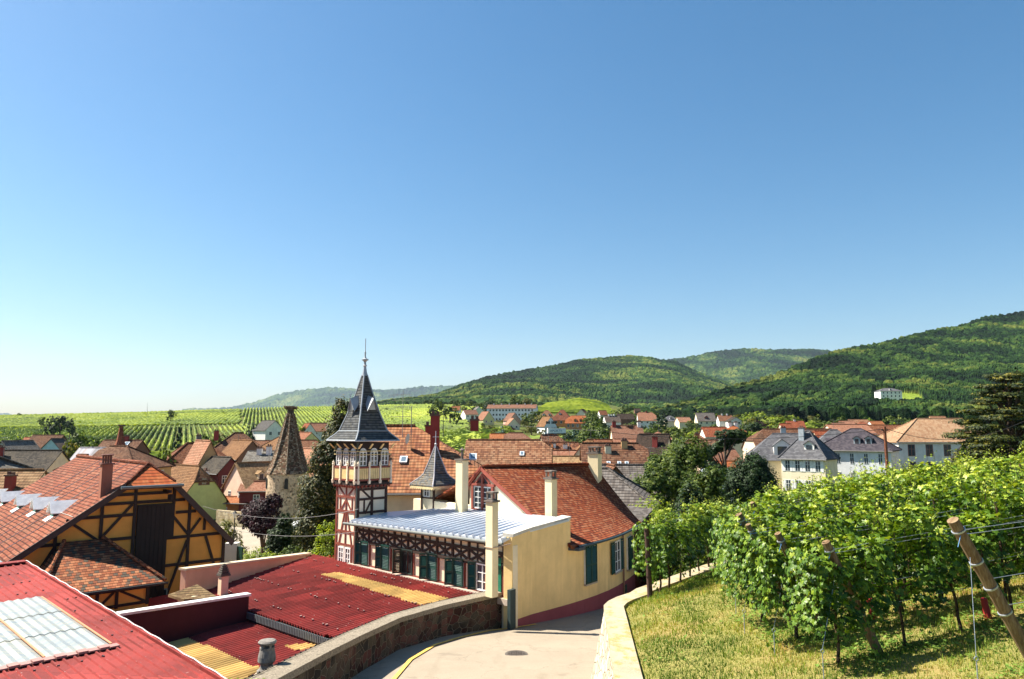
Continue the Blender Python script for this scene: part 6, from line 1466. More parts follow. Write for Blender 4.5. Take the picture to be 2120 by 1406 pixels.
# --- houses on the hillside
ap = house(1061, 838, 460, -9, 31, 11, 2.4, tf['salmon'], PALE, 'long pale apartment block of four storeys on the slope', cat='apartment block', name='apartment_block', win=(('F',14,4,1.2,1.3),), chim=tuple((x,0,.9,WHT) for x in (-12,-7,-2,3,8,12)))
house(944, 841, 505, -6, 6, 7, 3.0, tf['orange'], WHT, 'tiny white house with bright orange roof at the top of the vineyards')
house(972, 849, 430, 24, 8, 8, 2.6, tf['salmon'], WHT, 'white house with low pinkish brown roof on the slope', win=(('F',3,2,1,1.1),))
house(992, 842, 470, 108, 7, 7, 3.2, tf['grey'], plaster((.3,.42,.32)), 'green gabled house with grey roof next to the apartment block', at='L')
house(1012, 852, 400, 120, 8, 6.8, 4.4, tf['salmon'], YLW, 'yellow green gable house with steep pink roof', at='L', win=(('L',2,2,.9,1.1),))
house(1066, 855, 385, 118, 7, 6.6, 3.8, tf['salmon'], PNK, 'pink gable house with salmon roof in front of the apartment block', at='L', win=(('L',1,2,.8,1.1),))
house(1064, 866, 352, 112, 5, 6, 3.0, tf['salmon'], CRM, 'cream cube of a house in front of the pink gable', at='L', win=(('L',2,1,1,1.1),))
house(1132, 850, 440, 0, 10, 9, 4.6, tf['brown'], SAL, 'brown mansard roofed house with white dormers on the slope', hip=(.9,.9), dorm=((-2,.3,1.4,1.0,WHT,-1),(1.5,.3,1.4,1.0,WHT,-1)))
house(1140, 863, 322, 118, 7, 6.2, 4.0, tf['tan'], PALE, 'bluish white gable house with dark shuttered windows above the trailer', at='L', win=(('L',2,2,1.0,1.2,6.0),), shut=black_m)
house(1164, 849, 400, -12, 9, 9, 5.4, tf['red'], ORG, 'tall coral red hipped roof of the orange apartment house', hip=(.8,.8), win=(('F',3,2,1.1,1.5),), dorm=((-1,.5,1.2,.9,WHT,-1),))
house(1194, 861, 372, -16, 10.5, 8, 3.6, tf['orange'], plaster((.50,.22,.10)), 'orange roofed apartment house with brown and cream walls', hip=(.6,.2), win=(('F',4,2,1.1,1.6),('L',1,2,1.1,1.4)), dorm=((0,.1,1.6,1.2,ORG,-1),(2.8,.1,1.6,1.2,ORG,-1)))
house(1203, 847, 455, 70, 8, 6.5, 3.4, tf['brown'], CRM, 'cream gable with brown roof above the orange apartment house', at='L')
house(1247, 850, 445, 10, 4.6, 6, 2.6, tf['brown'], WHT, 'small white house with brown roof half hidden in trees on the slope')
house(1266, 861, 400, 8, 8.4, 7, 3.2, tf['grey'], WHT, 'white house with light grey roof and three chimneys on the slope', chim=((-1.5,0,.9,WHT),(0,0,.9,WHT),(1.5,0,.9,WHT)))
house(1294, 857, 412, 2, 9, 8, 3.0, tf['dark'], BRN, 'dark brown barn roof right of the light grey roof')
house(1319, 846, 560, 0, 4.4, 5, 2.0, tf['dark'], BRN, 'tiny brown chalet at the edge of the wood')
house(1338, 854, 385, -4, 9.4, 9, 4.2, tf['salmon'], WHT, 'house with broad salmon half hipped roof on the slope', hip=(.2,.4), chim=((0,0,.7,bch),), win=(('F',3,1,1,1),))
house(1387, 861, 402, 0, 7.6, 7, 2.8, tslate, CRM, 'villa with pale grey hipped roof and dormer on the slope', hip=(.9,.9), dorm=((0,.3,1.4,1.0,WHT,-1),))
house(1414, 864, 385, 12, 7, 6, 2.4, tf['salmon'], CRM, 'low cream house with pink roof right of the grey hipped villa')
house(1423, 857, 430, 0, 4.6, 6, 2.6, tf['brown'], CRM, 'brown roof rising just behind the low pink roofed house')
house(1459, 855, 362, -2, 8.8, 8, 3.9, tf['grey'], CRM, 'cream house with steep pale grey roof and red dormer', dorm=((0,.25,1.8,.8,bch,-1),), win=(('F',3,1,1,1),))
house(1500, 860, 382, -3, 7.2, 7, 2.8, tf['brown'], WHT, 'house with brown roof and two white chimneys right of the steep grey roof', chim=((-1.3,0,.9,WHT),(1.3,0,.9,WHT)))
house(1524, 864, 372, 96, 6, 6.4, 1.8, tf['dark'], WHT, 'white chalet with shallow dark gable at the wood edge', at='L', win=(('L',2,1,1.2,1.0),))
house(1645, 872, 290, -8, 6.5, 7, 2.6, tf['red'], WHT, 'white house with bright red roof among trees below the wooded hill', chim=((0,0,.6,WHT),))
house(1626, 877, 240, 0, 3.6, 5, 2.2, tf['red'], SAL, 'small red gable among trees left of the bright red roof')
house(1752, 872, 300, -5, 5.6, 6, 2.2, tf['salmon'], WHT, 'white house with pink roof in the far part of the village')
house(1775, 869, 310, 4, 8, 7, 1.4, tf['brown'], SAL, 'long brown flat looking roof in the far part of the village')
house(1790, 874, 270, -12, 6, 7, 2.8, tf['red'], SAL, 'red roof stepping down in front of the long flat brown roof', hip=(.4,.9))
house(1812, 872, 285, 10, 5.4, 6, 2.4, tf['orange'], WHT, 'orange red roof at the right end of the far village')
house(1735, 876, 250, 0, 4.2, 6, 2.0, tf['salmon'], SAL, 'pale pink roof beside the young tree in the far village')
house(1940, 862, 330, -8, 6.5, 7, 3.0, tf['brown'], YLW, 'house with brown gabled roof peeping over the grand villa')
qq = house(1838, 804, 590, -2, 17, 11, 2.4, tslate, WHT, 'white manor house alone on the wooded hill', hip=(1,1), win=(('F',5,3,1.1,1.7),), dorm=((0,.2,1.6,1.0,WHT,-1),), wh=8.2, cat='manor house', name='manor_house')
# garden wall of the tower quarter
tag_ = MB(); tag_.obox(P(448,1056,86)-up*2.5, P(516,1062,82)-P(448,1056,86), (0,.5,0), up*2.5); tag(tag_.build('garden_wall', stone(((.45,.35,.2),(.35,.27,.17),(.5,.42,.28)), (.4,.34,.24), 2.0)), 'old tile capped garden wall below the lime green house', 'wall')
# ================================================================== round stone tower with stork nest
sc = P(597, 978, 86); st_r = 2.42
stt = thing('stone_tower', 'round rough stone tower with pointed faceted tile roof', 'tower', (sc.x, sc.y, -11.2))
def tower_mat():
    t = NT('rubble_plaster'); g = t.n('ShaderNodeTexCoord').outputs['Object']; a = t.noise(g, 1.1, 6, .7); b_ = t.noise(g, 4, 5, .8); p_ = t.n('ShaderNodeTexVoronoi', {'Vector': g, 'Scale': 2.4, 'Randomness': 1.0})
    pit = t.ramp(b_, [(.36, (0,0,0)), (.46, (1,1,1))]); c = t.ramp(a, [(.3, (.40,.29,.19)), (.55, (.62,.47,.32)), (.75, (.70,.56,.40))])
    c2 = t.mix(t.ramp(p_.outputs[0], [(.10, (.6,.6,.6)), (.2, (0,0,0))]).outputs[0], c.outputs[0], (.12,.08,.06)); c3 = t.mix(pit.outputs[0], (.16,.11,.08), c2)
    return t.fin(c3, .95, .1, t.math('ADD', b_, pit.outputs[0]), .10)
b = MB(); b.lathe((sc.x, sc.y, 0), [(st_r*1.03,-11.4),(st_r,-8),(st_r*.98,sc.z+.05)], 40); b.build('masonry', tower_mat(), stt, smooth=False)
b = MB(); ct = tile(((.26,.13,.08),(.38,.24,.15),(.16,.09,.06),(.52,.40,.28),(.20,.15,.09)), .2, .17, 'flat', .35, (.16,.12,.06), .04)
pr = [(2.62,-.12),(2.15,.7),(1.72,1.9),(1.30,3.4),(.92,4.9),(.62,6.1),(.42,6.9)]; nf = 8; a0_ = .2
for (r0,z0),(r1,z1) in zip(pr[:-1], pr[1:]):
    for k in range(nf):
        A0 = a0_+k*2*math.pi/nf; A1 = a0_+(k+1)*2*math.pi/nf
        b.face([(sc.x+r0*math.cos(A0), sc.y+r0*math.sin(A0), sc.z+z0), (sc.x+r0*math.cos(A1), sc.y+r0*math.sin(A1), sc.z+z0), (sc.x+r1*math.cos(A1), sc.y+r1*math.sin(A1), sc.z+z1), (sc.x+r1*math.cos(A0), sc.y+r1*math.sin(A0), sc.z+z1)])
b.face([(sc.x+2.62*math.cos(a0_-k*2*math.pi/nf), sc.y+2.62*math.sin(a0_-k*2*math.pi/nf), sc.z-.12) for k in range(nf)])
rfo = b.build('roof', ct, stt); b = MB()
for k in range(nf):
    A0 = a0_+k*2*math.pi/nf
    for (r0,z0),(r1,z1) in zip(pr[:-1], pr[1:]):
        n_ = max(2, int((z1-z0)/.3))
        for q_ in range(n_):
            f0, f1 = q_/n_, (q_+.85)/n_; ra, rb_, za_, zb_ = r0+(r1-r0)*f0, r0+(r1-r0)*f1, z0+(z1-z0)*f0, z0+(z1-z0)*f1
            b.tube((sc.x+ra*math.cos(A0), sc.y+ra*math.sin(A0), sc.z+za_), (sc.x+rb_*math.cos(A0), sc.y+rb_*math.sin(A0), sc.z+zb_), .10, .08, 6)
b.build('hip_tiles', tile(((.50,.38,.26),(.30,.18,.12),(.62,.52,.40)), .3, .3, 'flat', .2), rfo)
for an_ in (-2.6, -1.35): b = MB(); p = V((sc.x+math.cos(an_)*(st_r-.1), sc.y+math.sin(an_)*(st_r-.1), sc.z-1.75)); d_ = V((-math.sin(an_), math.cos(an_), 0)); o_ = V((math.cos(an_), math.sin(an_), 0)); b.obox(p-d_*.2, d_*.4, o_*.16, up*1.0); b.tube(p+up*1.0+o_*.0, p+up*1.0+o_*.16, .2, .2, 10); b.build('window_slit', black_m, stt)
def nest(x, y, z, r_, lab):
    b = MB(); g = random.Random(5)
    for k in range(260):
        an_ = g.uniform(0, 6.28); rr_ = r_*g.uniform(.45, 1.0); zz = g.uniform(0, .5)*r_; p = V((x+math.cos(an_)*rr_, y+math.sin(an_)*rr_, z+zz)); d_ = V((-math.sin(an_)+g.uniform(-.6,.6), math.cos(an_)+g.uniform(-.6,.6), g.uniform(-.25,.3)))*r_*g.uniform(.2,.45)
        b.tube(p-d_, p+d_, .022*r_/.8+.006, .012, 4, 0, False)
    b.lathe((x,y,z-.1), [(r_*.35,0),(r_*.75,.15),(r_*.8,r_*.35)], 12)
    tag(b.build('stork_nest', paint((.13,.09,.06), .95, .5, 8)), lab, 'stork nest')
b = MB(); b.lathe((sc.x,sc.y,sc.z+6.85), [(.42,0),(.36,.4),(.5,.55)], 12); b.build('platform', paint((.06,.045,.035), .8), stt)
nest(sc.x, sc.y, sc.z+7.35, .72, 'big stork nest of twigs on top of the stone tower')
hh = org(ch_); 
q = P(1303, 884, 152); nest(q.x, q.y, q.z, .85, 'stork nest on the ridge of the steep salmon roof')
# brick spire with a nest far left
s2 = P(248, 930, 122); tg = thing('brick_spire', 'small pointed red tiled tower roof rising over low roofs at the left', 'tower', s2-up*6)
b = MB(); prs = [(1.15,-7),(1.1,-.3),(1.1,0),(.62,1.4),(.28,3.6),(.24,3.9)]
for (r0,z0),(r1,z1) in zip(prs[:-1], prs[1:]):
    for k in range(6):
        A0, A1 = k*math.pi/3+.3, (k+1)*math.pi/3+.3; b.face([(s2.x+r0*math.cos(A0), s2.y+r0*math.sin(A0), s2.z+z0), (s2.x+r0*math.cos(A1), s2.y+r0*math.sin(A1), s2.z+z0), (s2.x+r1*math.cos(A1), s2.y+r1*math.sin(A1), s2.z+z1), (s2.x+r1*math.cos(A0), s2.y+r1*math.sin(A0), s2.z+z1)])
b.build('roof', tf['red'], tg); nest(s2.x, s2.y, s2.z+3.8, .5, 'small dark stork nest on the red tiled spire at the left')
# ---- trailer, vans, cars
tq = P(1152, 899, 305); tr_ = thing('truck_trailer', 'white box trailer with blue lettering parked on the slope road', 'trailer', (tq.x, tq.y, tq.z-.3), R(8))
b = MB(); b.box((0,0,.7), (7.6,2.4,2.1)); bx_ = b.build('box_body', paint((.80,.82,.84),.4), tr_, local=True); b = MB(); b.box((0,0,.5), (7.4,2.2,.2)); b.build('chassis', black_m, tr_, local=True)
for x in (-2.6,-1.8,2.6):
    for y in (-1.05,1.05): b = MB(); b.tube((x,y-.1,.4),(x,y+.1,.4),.4,.4,14); b.build('wheel', black_m, tr_, local=True)
fc = bpy.data.curves.new('lettering', 'FONT'); fc.body = 'APORTY'; fc.size = 1.35; fc.align_x = 'CENTER'; fc.extrude = .01; fc.materials.append(paint((.05,.12,.30),.5))
tmp_ = bpy.data.objects.new('lettering_text', fc); COL.objects.link(tmp_); bpy.context.view_layer.update(); me_ = bpy.data.meshes.new_from_object(tmp_.evaluated_get(bpy.context.evaluated_depsgraph_get())); bpy.data.objects.remove(tmp_); fo_ = bpy.data.objects.new('lettering', me_); COL.objects.link(fo_); fo_.parent = bx_; fo_.location = (-.4,-1.225,1.25); fo_.rotation_euler = (R(90),0,0)
def car(x, y, z, rot, m, lab, L=4.2, H=1.45, van=False):
    t_ = thing('van' if van else 'parked_car', lab, 'van' if van else 'car', (x, y, z), rot); b = MB(); w_ = .85 if not van else .95
    pf = [(-L/2,.35),(L/2,.35),(L/2,.8),(L*.28,.92),(L*.12,H),(-L*.30,H),(-L/2,.95)] if not van else [(-L/2,.35),(L/2,.35),(L/2,1.1),(L*.36,H),(-L/2,H)]
    ins = lambda p: w_-.16*(max(0,p[1]-.9))/(H-.9)
    a_ = [V((p[0],-ins(p),p[1])) for p in pf]; c_ = [V((p[0],ins(p),p[1])) for p in pf]; b.face(a_); b.face(c_[::-1])
    for k in range(len(pf)): j = (k+1)%len(pf); b.face([a_[j], a_[k], c_[k], c_[j]])
    b.build('body', m, t_, local=True); b = MB(); zl_, zh_ = (.95, H-.1)
    for s in (-1,1): b.obox((-L*.30,s*(w_-.03),zl_), (L*.5,0,0), (0,s*.03,0), (0,0,zh_-zl_))
    b.obox((L*.15,-w_+.2,zl_), (L*.1,0,0), (0,2*w_-.4,0), (0,0,.25)); b.build('windows', glass, t_, local=True)
    for x_ in (-L*.3,L*.3):
        for s in (-1,1): b = MB(); b.tube((x_,s*(w_-.18),.33),(x_,s*(w_+.01),.33),.33,.33,16); b.build('wheel', black_m, t_, local=True)
wpt = paint((.78,.78,.78),.3,.05); 
q = P(613, 1120, 68); car(q.x, q.y, -10.55, R(70), wpt, 'white van parked beyond the cypress at the foot of the stone tower', 4.8, 2.1, True)
q = P(619, 1118, 62); car(q.x+.2, q.y, -10.55, R(60), wpt, 'white car parked in front of the white van by the cypress')
for px, py, Y, c_, lab in ((1044,884,352,(.6,.6,.62),'silver car left of the dark red car on the slope'),(1058,885,346,(.20,.03,.04),'dark red car parked beside the cream cube house')):
    q = P(px, py, Y); car(q.x, q.y, T1(q.x, q.y), R(5), paint(c_, .3), lab)
# ---- courtyard left of the timber tower
b = MB(); b.face([(-26,47,-10.44),(-13,47,-10.44),(-13,70,-10.50),(-34,84,-10.6),(-42,84,-10.6)]); 
t = NT('gravel'); g = t.n('ShaderNodeNewGeometry').outputs['Position']; n_ = t.noise(g, 12, 4, .8); n2 = t.noise(g, .4, 4); t.fin(t.mix(.4, t.ramp(n2, [(.3, (.30,.25,.19)), (.7, (.38,.33,.26))]).outputs[0], t.ramp(n_, [(.3, (.18,.15,.11)), (.7, (.42,.37,.3))]).outputs[0]), .95, .1, n_, .03)
tag(b.build('courtyard', t.mat), kind='structure')
fa, fb = P(500,1150,57), P(705,1150,52); fa.z = fb.z = -10.44; fe = thing('iron_fence', 'thin black iron railing across the pale courtyard', 'fence', fa)
b = MB(); n_ = 46; d_ = fb-fa
for k in range(n_): p = fa.lerp(fb, k/n_); b.tube(p, p+up*1.25, .018, .018, 4); b.lathe(p+up*1.25, [(.03,0),(.002,.12)], 4)
b.build('railing_bars', black_m, fe); b = MB()
for z in (.15, 1.05): b.tube(fa+up*z, fb+up*z, .02, .02, 4)
b.build('railing_rails', black_m, fe)
q = P(482,1120,47); gp = thing('gate', 'open dark green sheet gate on a pale rendered pillar beside the barn', 'gate', (q.x, q.y, -10.5)); b = MB(); b.box((q.x,q.y,-10.5), (.75,.6,10.5+q.z-.1)); b.build('pillar', WHT, gp); b = MB(); b.box((q.x+.5,q.y-.3,-10.4), (.08,.9,10.4+q.z-.3), .9); b.build('gate_leaf', green_p, gp)
q = P(486,1072,56); sl_ = thing('street_lamp', 'small wall height lantern street lamp behind the barn eave', 'street lamp', (q.x,q.y,-10.5)); b = MB(); b.tube((q.x,q.y,-10.5),(q.x,q.y,q.z),.05,.04,8); b.build('pole', black_m, sl_); b = MB(); b.lathe((q.x,q.y,q.z), [(.09,0),(.16,.3),(.17,.32)], 6); b.build('lamp_glass', paint((.6,.6,.55),.2), sl_); b = MB(); b.lathe((q.x,q.y,q.z+.33), [(.2,0),(.05,.16),(.02,.22)], 6); b.build('lamp_cap', black_m, sl_)
# wooden utility pole and lines
q = P(1831, 883, 62); up_ = thing('utility_pole', 'rusty brown wooden utility pole carrying a cable before the villas', 'utility pole', (q.x,q.y,-8)); b = MB(); b.tube((q.x+.05,q.y,-8.5), q, .16, .12, 10); b.build('pole', paint((.20,.07,.035), .9, .4, 6), up_); b = MB(); b.box(q+V((0,0,-.35)), (.5,.12,.1)); b.build('crossarm', black_m, up_)
for k, (a_, c_, sg, lab) in enumerate(((P(1831,888,62), P(1240,892,68), .8, 'overhead cable running left from the utility pole'), (P(1831,886,62), P(2160,850,60), 1.6, 'overhead cable sagging right from the utility pole past the grand villa'), (P(800,845,150), P(1240,892,68), .6, 'thin overhead cable crossing in front of the hillside houses'), (P(930,860,120), P(945,890,60), .3, 'short dark cable by the big roof'))):
    if k == 3: continue
    pts = [a_.lerp(c_, s/24)-up*sg*4*(s/24)*(1-s/24) for s in range(25)]; b = MB(); b.path(pts, .022); tag(b.build('overhead_cable', black_m), lab, 'cable')
for px, py0, py1, Y, lab in ((305,833,856,560,'thin mast on the left vineyard skyline'), (918,848,885,120,'dark cable pole standing above the big brown roof')):
    a_ = P(px, py1, Y); b = MB(); b.tube(a_-up*1.5, P(px, py0, Y), .06 if Y < 200 else .18, .04); tag(b.build('mast', black_m), lab, 'pole')
# ================================================================== trees, bushes and far vineyards
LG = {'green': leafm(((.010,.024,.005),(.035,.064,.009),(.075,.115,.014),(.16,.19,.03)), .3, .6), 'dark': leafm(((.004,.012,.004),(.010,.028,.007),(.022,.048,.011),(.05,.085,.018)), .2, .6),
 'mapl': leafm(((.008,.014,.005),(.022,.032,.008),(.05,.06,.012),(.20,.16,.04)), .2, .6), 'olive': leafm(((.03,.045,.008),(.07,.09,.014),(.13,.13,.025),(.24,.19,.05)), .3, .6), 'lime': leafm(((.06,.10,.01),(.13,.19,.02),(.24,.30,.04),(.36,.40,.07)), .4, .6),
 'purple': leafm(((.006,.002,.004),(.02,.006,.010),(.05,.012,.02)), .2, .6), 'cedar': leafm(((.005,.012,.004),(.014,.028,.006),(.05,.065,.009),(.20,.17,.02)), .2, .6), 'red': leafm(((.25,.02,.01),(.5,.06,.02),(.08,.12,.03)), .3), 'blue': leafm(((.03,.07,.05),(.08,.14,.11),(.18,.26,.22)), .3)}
tbark = stone(((.10,.07,.05),(.14,.10,.07),(.07,.05,.04)), (.05,.035,.025), 4, .02, .05, .4)
def crown_mesh(blobs, n, size, r, flat=0.0, clump=.26, upb=.35):
    """leaf sprays gathered in clumps over the blobs: (x,y,z,rx,ry,rz)"""
    tot = sum((b[3]*b[4]*b[5])**(2/3) for b in blobs); C = []; Nn = []; vv = []
    for (x, y, z, rx, ry, rz) in blobs:
        m = int(n*(rx*ry*rz)**(2/3)/tot); K = max(5, int(m/16)); d = r.normal(size=(K, 3)); d /= np.linalg.norm(d, axis=1, keepdims=True); rad = r.uniform(.62, 1.05, K)[:, None]
        cc = d*rad; idx = r.integers(0, K, m); off = r.normal(size=(m, 3)); off /= np.linalg.norm(off, axis=1, keepdims=True); off *= r.uniform(.5, 1, m)[:, None]
        p = cc[idx] + off*clump*(r.uniform(.5, 1.2, K)[idx])[:, None]; nr = off*.8 + d[idx]*.7 + np.array([0, 0, upb]) + r.normal(0, .25, (m, 3))
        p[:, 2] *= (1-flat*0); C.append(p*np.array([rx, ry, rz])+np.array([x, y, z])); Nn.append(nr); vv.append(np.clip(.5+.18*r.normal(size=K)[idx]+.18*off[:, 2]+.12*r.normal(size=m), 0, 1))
    C, Nn, vv = np.concatenate(C), np.concatenate(Nn), np.concatenate(vv); V_, F = leaf_quads(C, Nn, size*r.uniform(.6, 1.25, len(C)), r); return V_, F, np.repeat(vv, 4)
def tree(name, label, cat, x, y, z0, blobs, n, size, m, seed, trunk=.2, lean=(0,0), group=None, limbs=True, clump=.26, upb=.35):
    th = thing(name, label, cat, (x, y, z0), 0, group); r = np.random.default_rng(seed); V_, F, vv = crown_mesh(blobs, n, size, r, 0, clump, upb)
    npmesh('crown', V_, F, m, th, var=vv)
    if trunk:
        b = MB(); g = random.Random(seed); top = max(bb[2] for bb in blobs); pts = [V((lean[0]*k/6, lean[1]*k/6, top*k/6)) + V((g.uniform(-.1,.1), g.uniform(-.1,.1), 0))*(k > 0) for k in range(7)]
        for k in range(6): b.tube(pts[k], pts[k+1], trunk*(1-k*.13), trunk*(1-(k+1)*.13), 8, 0, False)
        if limbs:
            for bb in blobs:
                s = V(pts[min(5, max(1, int(6*(bb[2]-bb[5]*.5)/max(top,.1))-1))]); b.tube(s, (bb[0], bb[1], bb[2]), trunk*.45, trunk*.12, 6, 0, False)
        b.build('trunk', tbark, th, local=True)
    return th
def blobs_round(r, R_, H, k=9):
    out = [(0, 0, H*.62, R_*.72, R_*.72, H*.30)]
    for i in range(k): a_ = i*2.399+r.uniform(-.3,.3); h_ = H*(.38+.5*((i*.618) % 1)); q = R_*(.62 if h_ < H*.7 else .38); s = R_*r.uniform(.34, .5); out.append((q*math.cos(a_), q*math.sin(a_), h_, s, s, s*.85))
    return out
rr = random.Random(12)
def at(px, py, Y): p = P(px, py, Y); return p
# big broad tree
def big(px, ytop, Y, zb, R_, name, lab, cat, m, n, size, seed, tr=.3, k=11, group=None, clump=.26):
    p = P(px, ytop, Y); H = p.z-zb; return tree(name, lab, cat, p.x, p.y, zb, blobs_round(random.Random(seed), R_, H, k), n, size, LG[m], seed, tr, group=group, clump=clump)
big(1405, 905, 66, -9, 3.3, 'broadleaf_tree', 'broad leafy tree with rounded crown in the gardens left of the pine', 'tree', 'green', 26000, .13, 1, .35, 14)
big(1345, 962, 60, -9, 2.2, 'broadleaf_tree', 'lower bushy tree joined to the left side of the broad leafy tree', 'tree', 'green', 12000, .13, 2, .25)
big(1462, 960, 58, -9, 2.0, 'broadleaf_tree', 'rounded green tree right of the broad leafy tree', 'tree', 'green', 10000, .12, 3, .25)
p = P(1425, 965, 56); tree('dark_cypress', 'dark upright conifer standing before the broad leafy tree', 'tree', p.x, p.y, -9, [(0,0,2.6,1.1,1.1,2.4),(0.5,.1,1.8,.9,.9,1.6),(-.5,0,2.0,.9,.9,1.8)], 9000, .12, LG['dark'], 4, .2)
p = P(1553, 942, 76); tree('yew_tree', 'dense blackish yew left of the cream villa', 'tree', p.x, p.y, -9, [(0,0,3.6,2.2,2.2,3.0),(-1.4,0,2.9,1.5,1.5,2.2),(1.5,0,2.6,1.4,1.4,2.4),(.4,0,5.0,1.3,1.3,1.7)], 20000, .13, LG['dark'], 5, .3)
p = P(1500, 888, 86); H_ = p.z+9.6; bl_ = []
for k in range(24): a_ = k*2.4; h_ = H_*(.30+.66*((k*.618) % 1)); q_ = 2.5*(1.2-abs(h_/H_-.62)*1.3); bl_.append((q_*math.cos(a_)*.9, q_*math.sin(a_)*.7, h_, 1.2, 1.1, .55))
bl_.append((0,0,H_*.93,1.2,1.2,.6)); tree('pine_tree', 'tall pine with open layered crown behind the yew', 'tree', p.x, p.y, -9.6, bl_, 24000, .13, LG['dark'], 6, .3)
# cedar on the right
p = P(2082, 775, 72); H_ = p.z+8.5; bl_ = []; g_ = random.Random(8)
for k in range(15):
    t_ = k/14; h_ = H_*(.98-.8*t_); Rr_ = .8+6.8*t_**.7
    for q_ in range(3+int(4*t_)):
        a_ = q_*2*math.pi/(3+int(4*t_))+k*1.1; rad_ = Rr_*g_.uniform(.55, .95); bl_.append((rad_*math.cos(a_), rad_*math.sin(a_)*.8, h_+g_.uniform(-.25,.25)-.1*rad_, 1.5+.8*t_, 1.3+.7*t_, .30+.08*t_))
tree('cedar_tree', 'huge cedar with flat golden green tiers at the right edge', 'tree', p.x, p.y, -8.5, bl_, 90000, .115, LG['cedar'], 8, .5, clump=.35, upb=.7)
p = P(2104, 748, 100); tree('spruce_tree', 'dark pointed spruce tip behind the cedar', 'tree', p.x, p.y, -9, [(0,0,p.z+9-1.2-i*1.0,.3+i*.28,.3+i*.28,.9) for i in range(12)], 9000, .16, LG['dark'], 9, .25)
# dark tree beside the timber tower
p = P(700, 832, 50); H_ = p.z+10.5; tree('maple_tree', 'tall dark tree with yellow tipped sprays between the stone tower and the timber tower', 'tree', p.x, p.y, -10.5,
   [(0.35,0,H_-.9,.75,.75,1.2),(.1,0,H_-2.4,1.1,1.0,1.4),(-.5,0,H_-4.0,1.3,1.2,1.5),(.6,0,H_-4.2,1.2,1.2,1.6),(-.9,0,H_-6.2,1.5,1.4,1.7),(.5,0,H_-6.5,1.5,1.3,1.9),(-1.1,0,H_-8.4,1.5,1.4,1.7),(.4,0,H_-8.8,1.6,1.4,1.9),(-.6,0,H_-10.6,1.7,1.5,1.5)], 46000, .10, LG['mapl'], 10, .3, clump=.30)
for px, ty, Y, r_, sd, lab in ((589,1060,52,1.15,11,'left of two dark column cypresses in front of the stone tower'), (634,1062,54,.95,12,'right of two dark column cypresses in front of the stone tower')):
    p = P(px, ty, Y); H_ = p.z+10.5; tree('cypress_tree', lab, 'cypress', p.x, p.y, -10.5, [(0,0,H_-1.0-k*.75,r_*min(1,.55+k*.4),r_*min(1,.55+k*.4),.9) for k in range(6)], 26000, .085, LG['dark'], sd, .15, limbs=False, clump=.18)
p = P(548, 1018, 62); H_ = p.z+10.5; tree('plum_tree', 'dark purple leaved plum tree in the courtyard', 'tree', p.x, p.y, -10.5, blobs_round(random.Random(5), 1.95, H_, 12), 15000, .10, LG['purple'], 13, .22)
for px, ty, Y, r_, m, sd, lab in ((533,1134,49,.95,'lime',14,'bright yellow green shrub beside the iron railing'), (604,1130,47,.75,'green',15,'round clipped green bush in front of the cypresses'), (682,1076,43.5,.8,'lime',16,'bright green climbing shrub at the foot of the timber tower'),(560,1145,48,.6,'lime',17,'low pale shrub between the yellow green shrub and the round bush')):
    p = P(px, ty, Y); zb = -10.5 if px != 682 else -9.8; h_ = p.z-zb; tree('shrub', lab, 'shrub', p.x, p.y, zb, [(0,0,h_-r_*.9,r_,r_,r_*.9),(-r_*.6,0,h_*.5,r_*.9,r_*.8,h_*.42),(r_*.6,0,h_*.5,r_*.8,r_*.8,h_*.4),(0,0,h_*.35,r_,r_,h_*.35)], 4500, .07, LG[m], sd, .08)
p = P(684, 1140, 41); tree('flower_bush', 'low bush with orange red flowers by the timber tower', 'shrub', p.x, p.y, -7.6, [(0,0,.45,.5,.35,.28)], 900, .05, LG['red'], 18, 0)
for px, ty, Y, r_, lab in ((465,1078,60,1.0,'green creeper on the garden wall behind the barn'), (430,1078,64,.8,'small green bush behind the barn eave')): p = P(px, ty, Y); tree('shrub', lab, 'shrub', p.x, p.y, -10.5, [(0,0,p.z+10.5-r_,r_,r_,r_),(.8,0,p.z+9.2-r_,r_,r_,r_*1.4)], 2600, .1, LG['olive'], int(px), .08)
# hedges and bushes below the gardens
for i, (px, ty, Y, r_, m, lab) in enumerate(((1600,1012,52,2.2,'green','tall dark hedge bush before the cream villa'), (1545,1030,48,1.9,'green','rounded hedge bush between the yew and the vines'), (1495,1040,46,1.7,'green','middle hedge bush above the vine row'), (1440,1052,44,1.5,'green','bush right of the weeping shrub'), (1405,1045,47,1.4,'dark','dark bush behind the weeping shrub'), (1345,1032,50,1.7,'lime','weeping yellow green shrub with bare twigs beside the shed'), (1385,1072,41,1.2,'green','low bush beyond the lane wall'), (1650,1000,58,2.0,'olive','olive green bush at the foot of the cream villa'), (1750,1000,60,2.0,'green','bush hiding the base of the white villa'), (1840,992,66,2.0,'green','bush at the foot of the utility pole'),(1930,985,80,2.2,'lime','bright bush before the grand villa'), (1480,1075,38,1.3,'green','leafy bush behind the end of the vine rows'), (1560,1070,40,1.6,'olive','yellowish bush behind the vine rows'))):
    p = P(px, ty, Y); zb = -9.3; h_ = p.z-zb; tree('garden_bush', lab, 'bush', p.x, p.y, zb, [(0,0,h_*.55,r_,r_,h_*.44),(-r_*.8,.2,h_*.42,r_*.8,r_*.8,h_*.4),(r_*.8,-.1,h_*.45,r_*.85,r_*.8,h_*.4),(.2,-.6,h_*.3,r_,r_*.8,h_*.3),(r_*.3,0,h_*.72,r_*.6,r_*.6,h_*.27)], 6500, .10, LG[m], 30+i, .12)
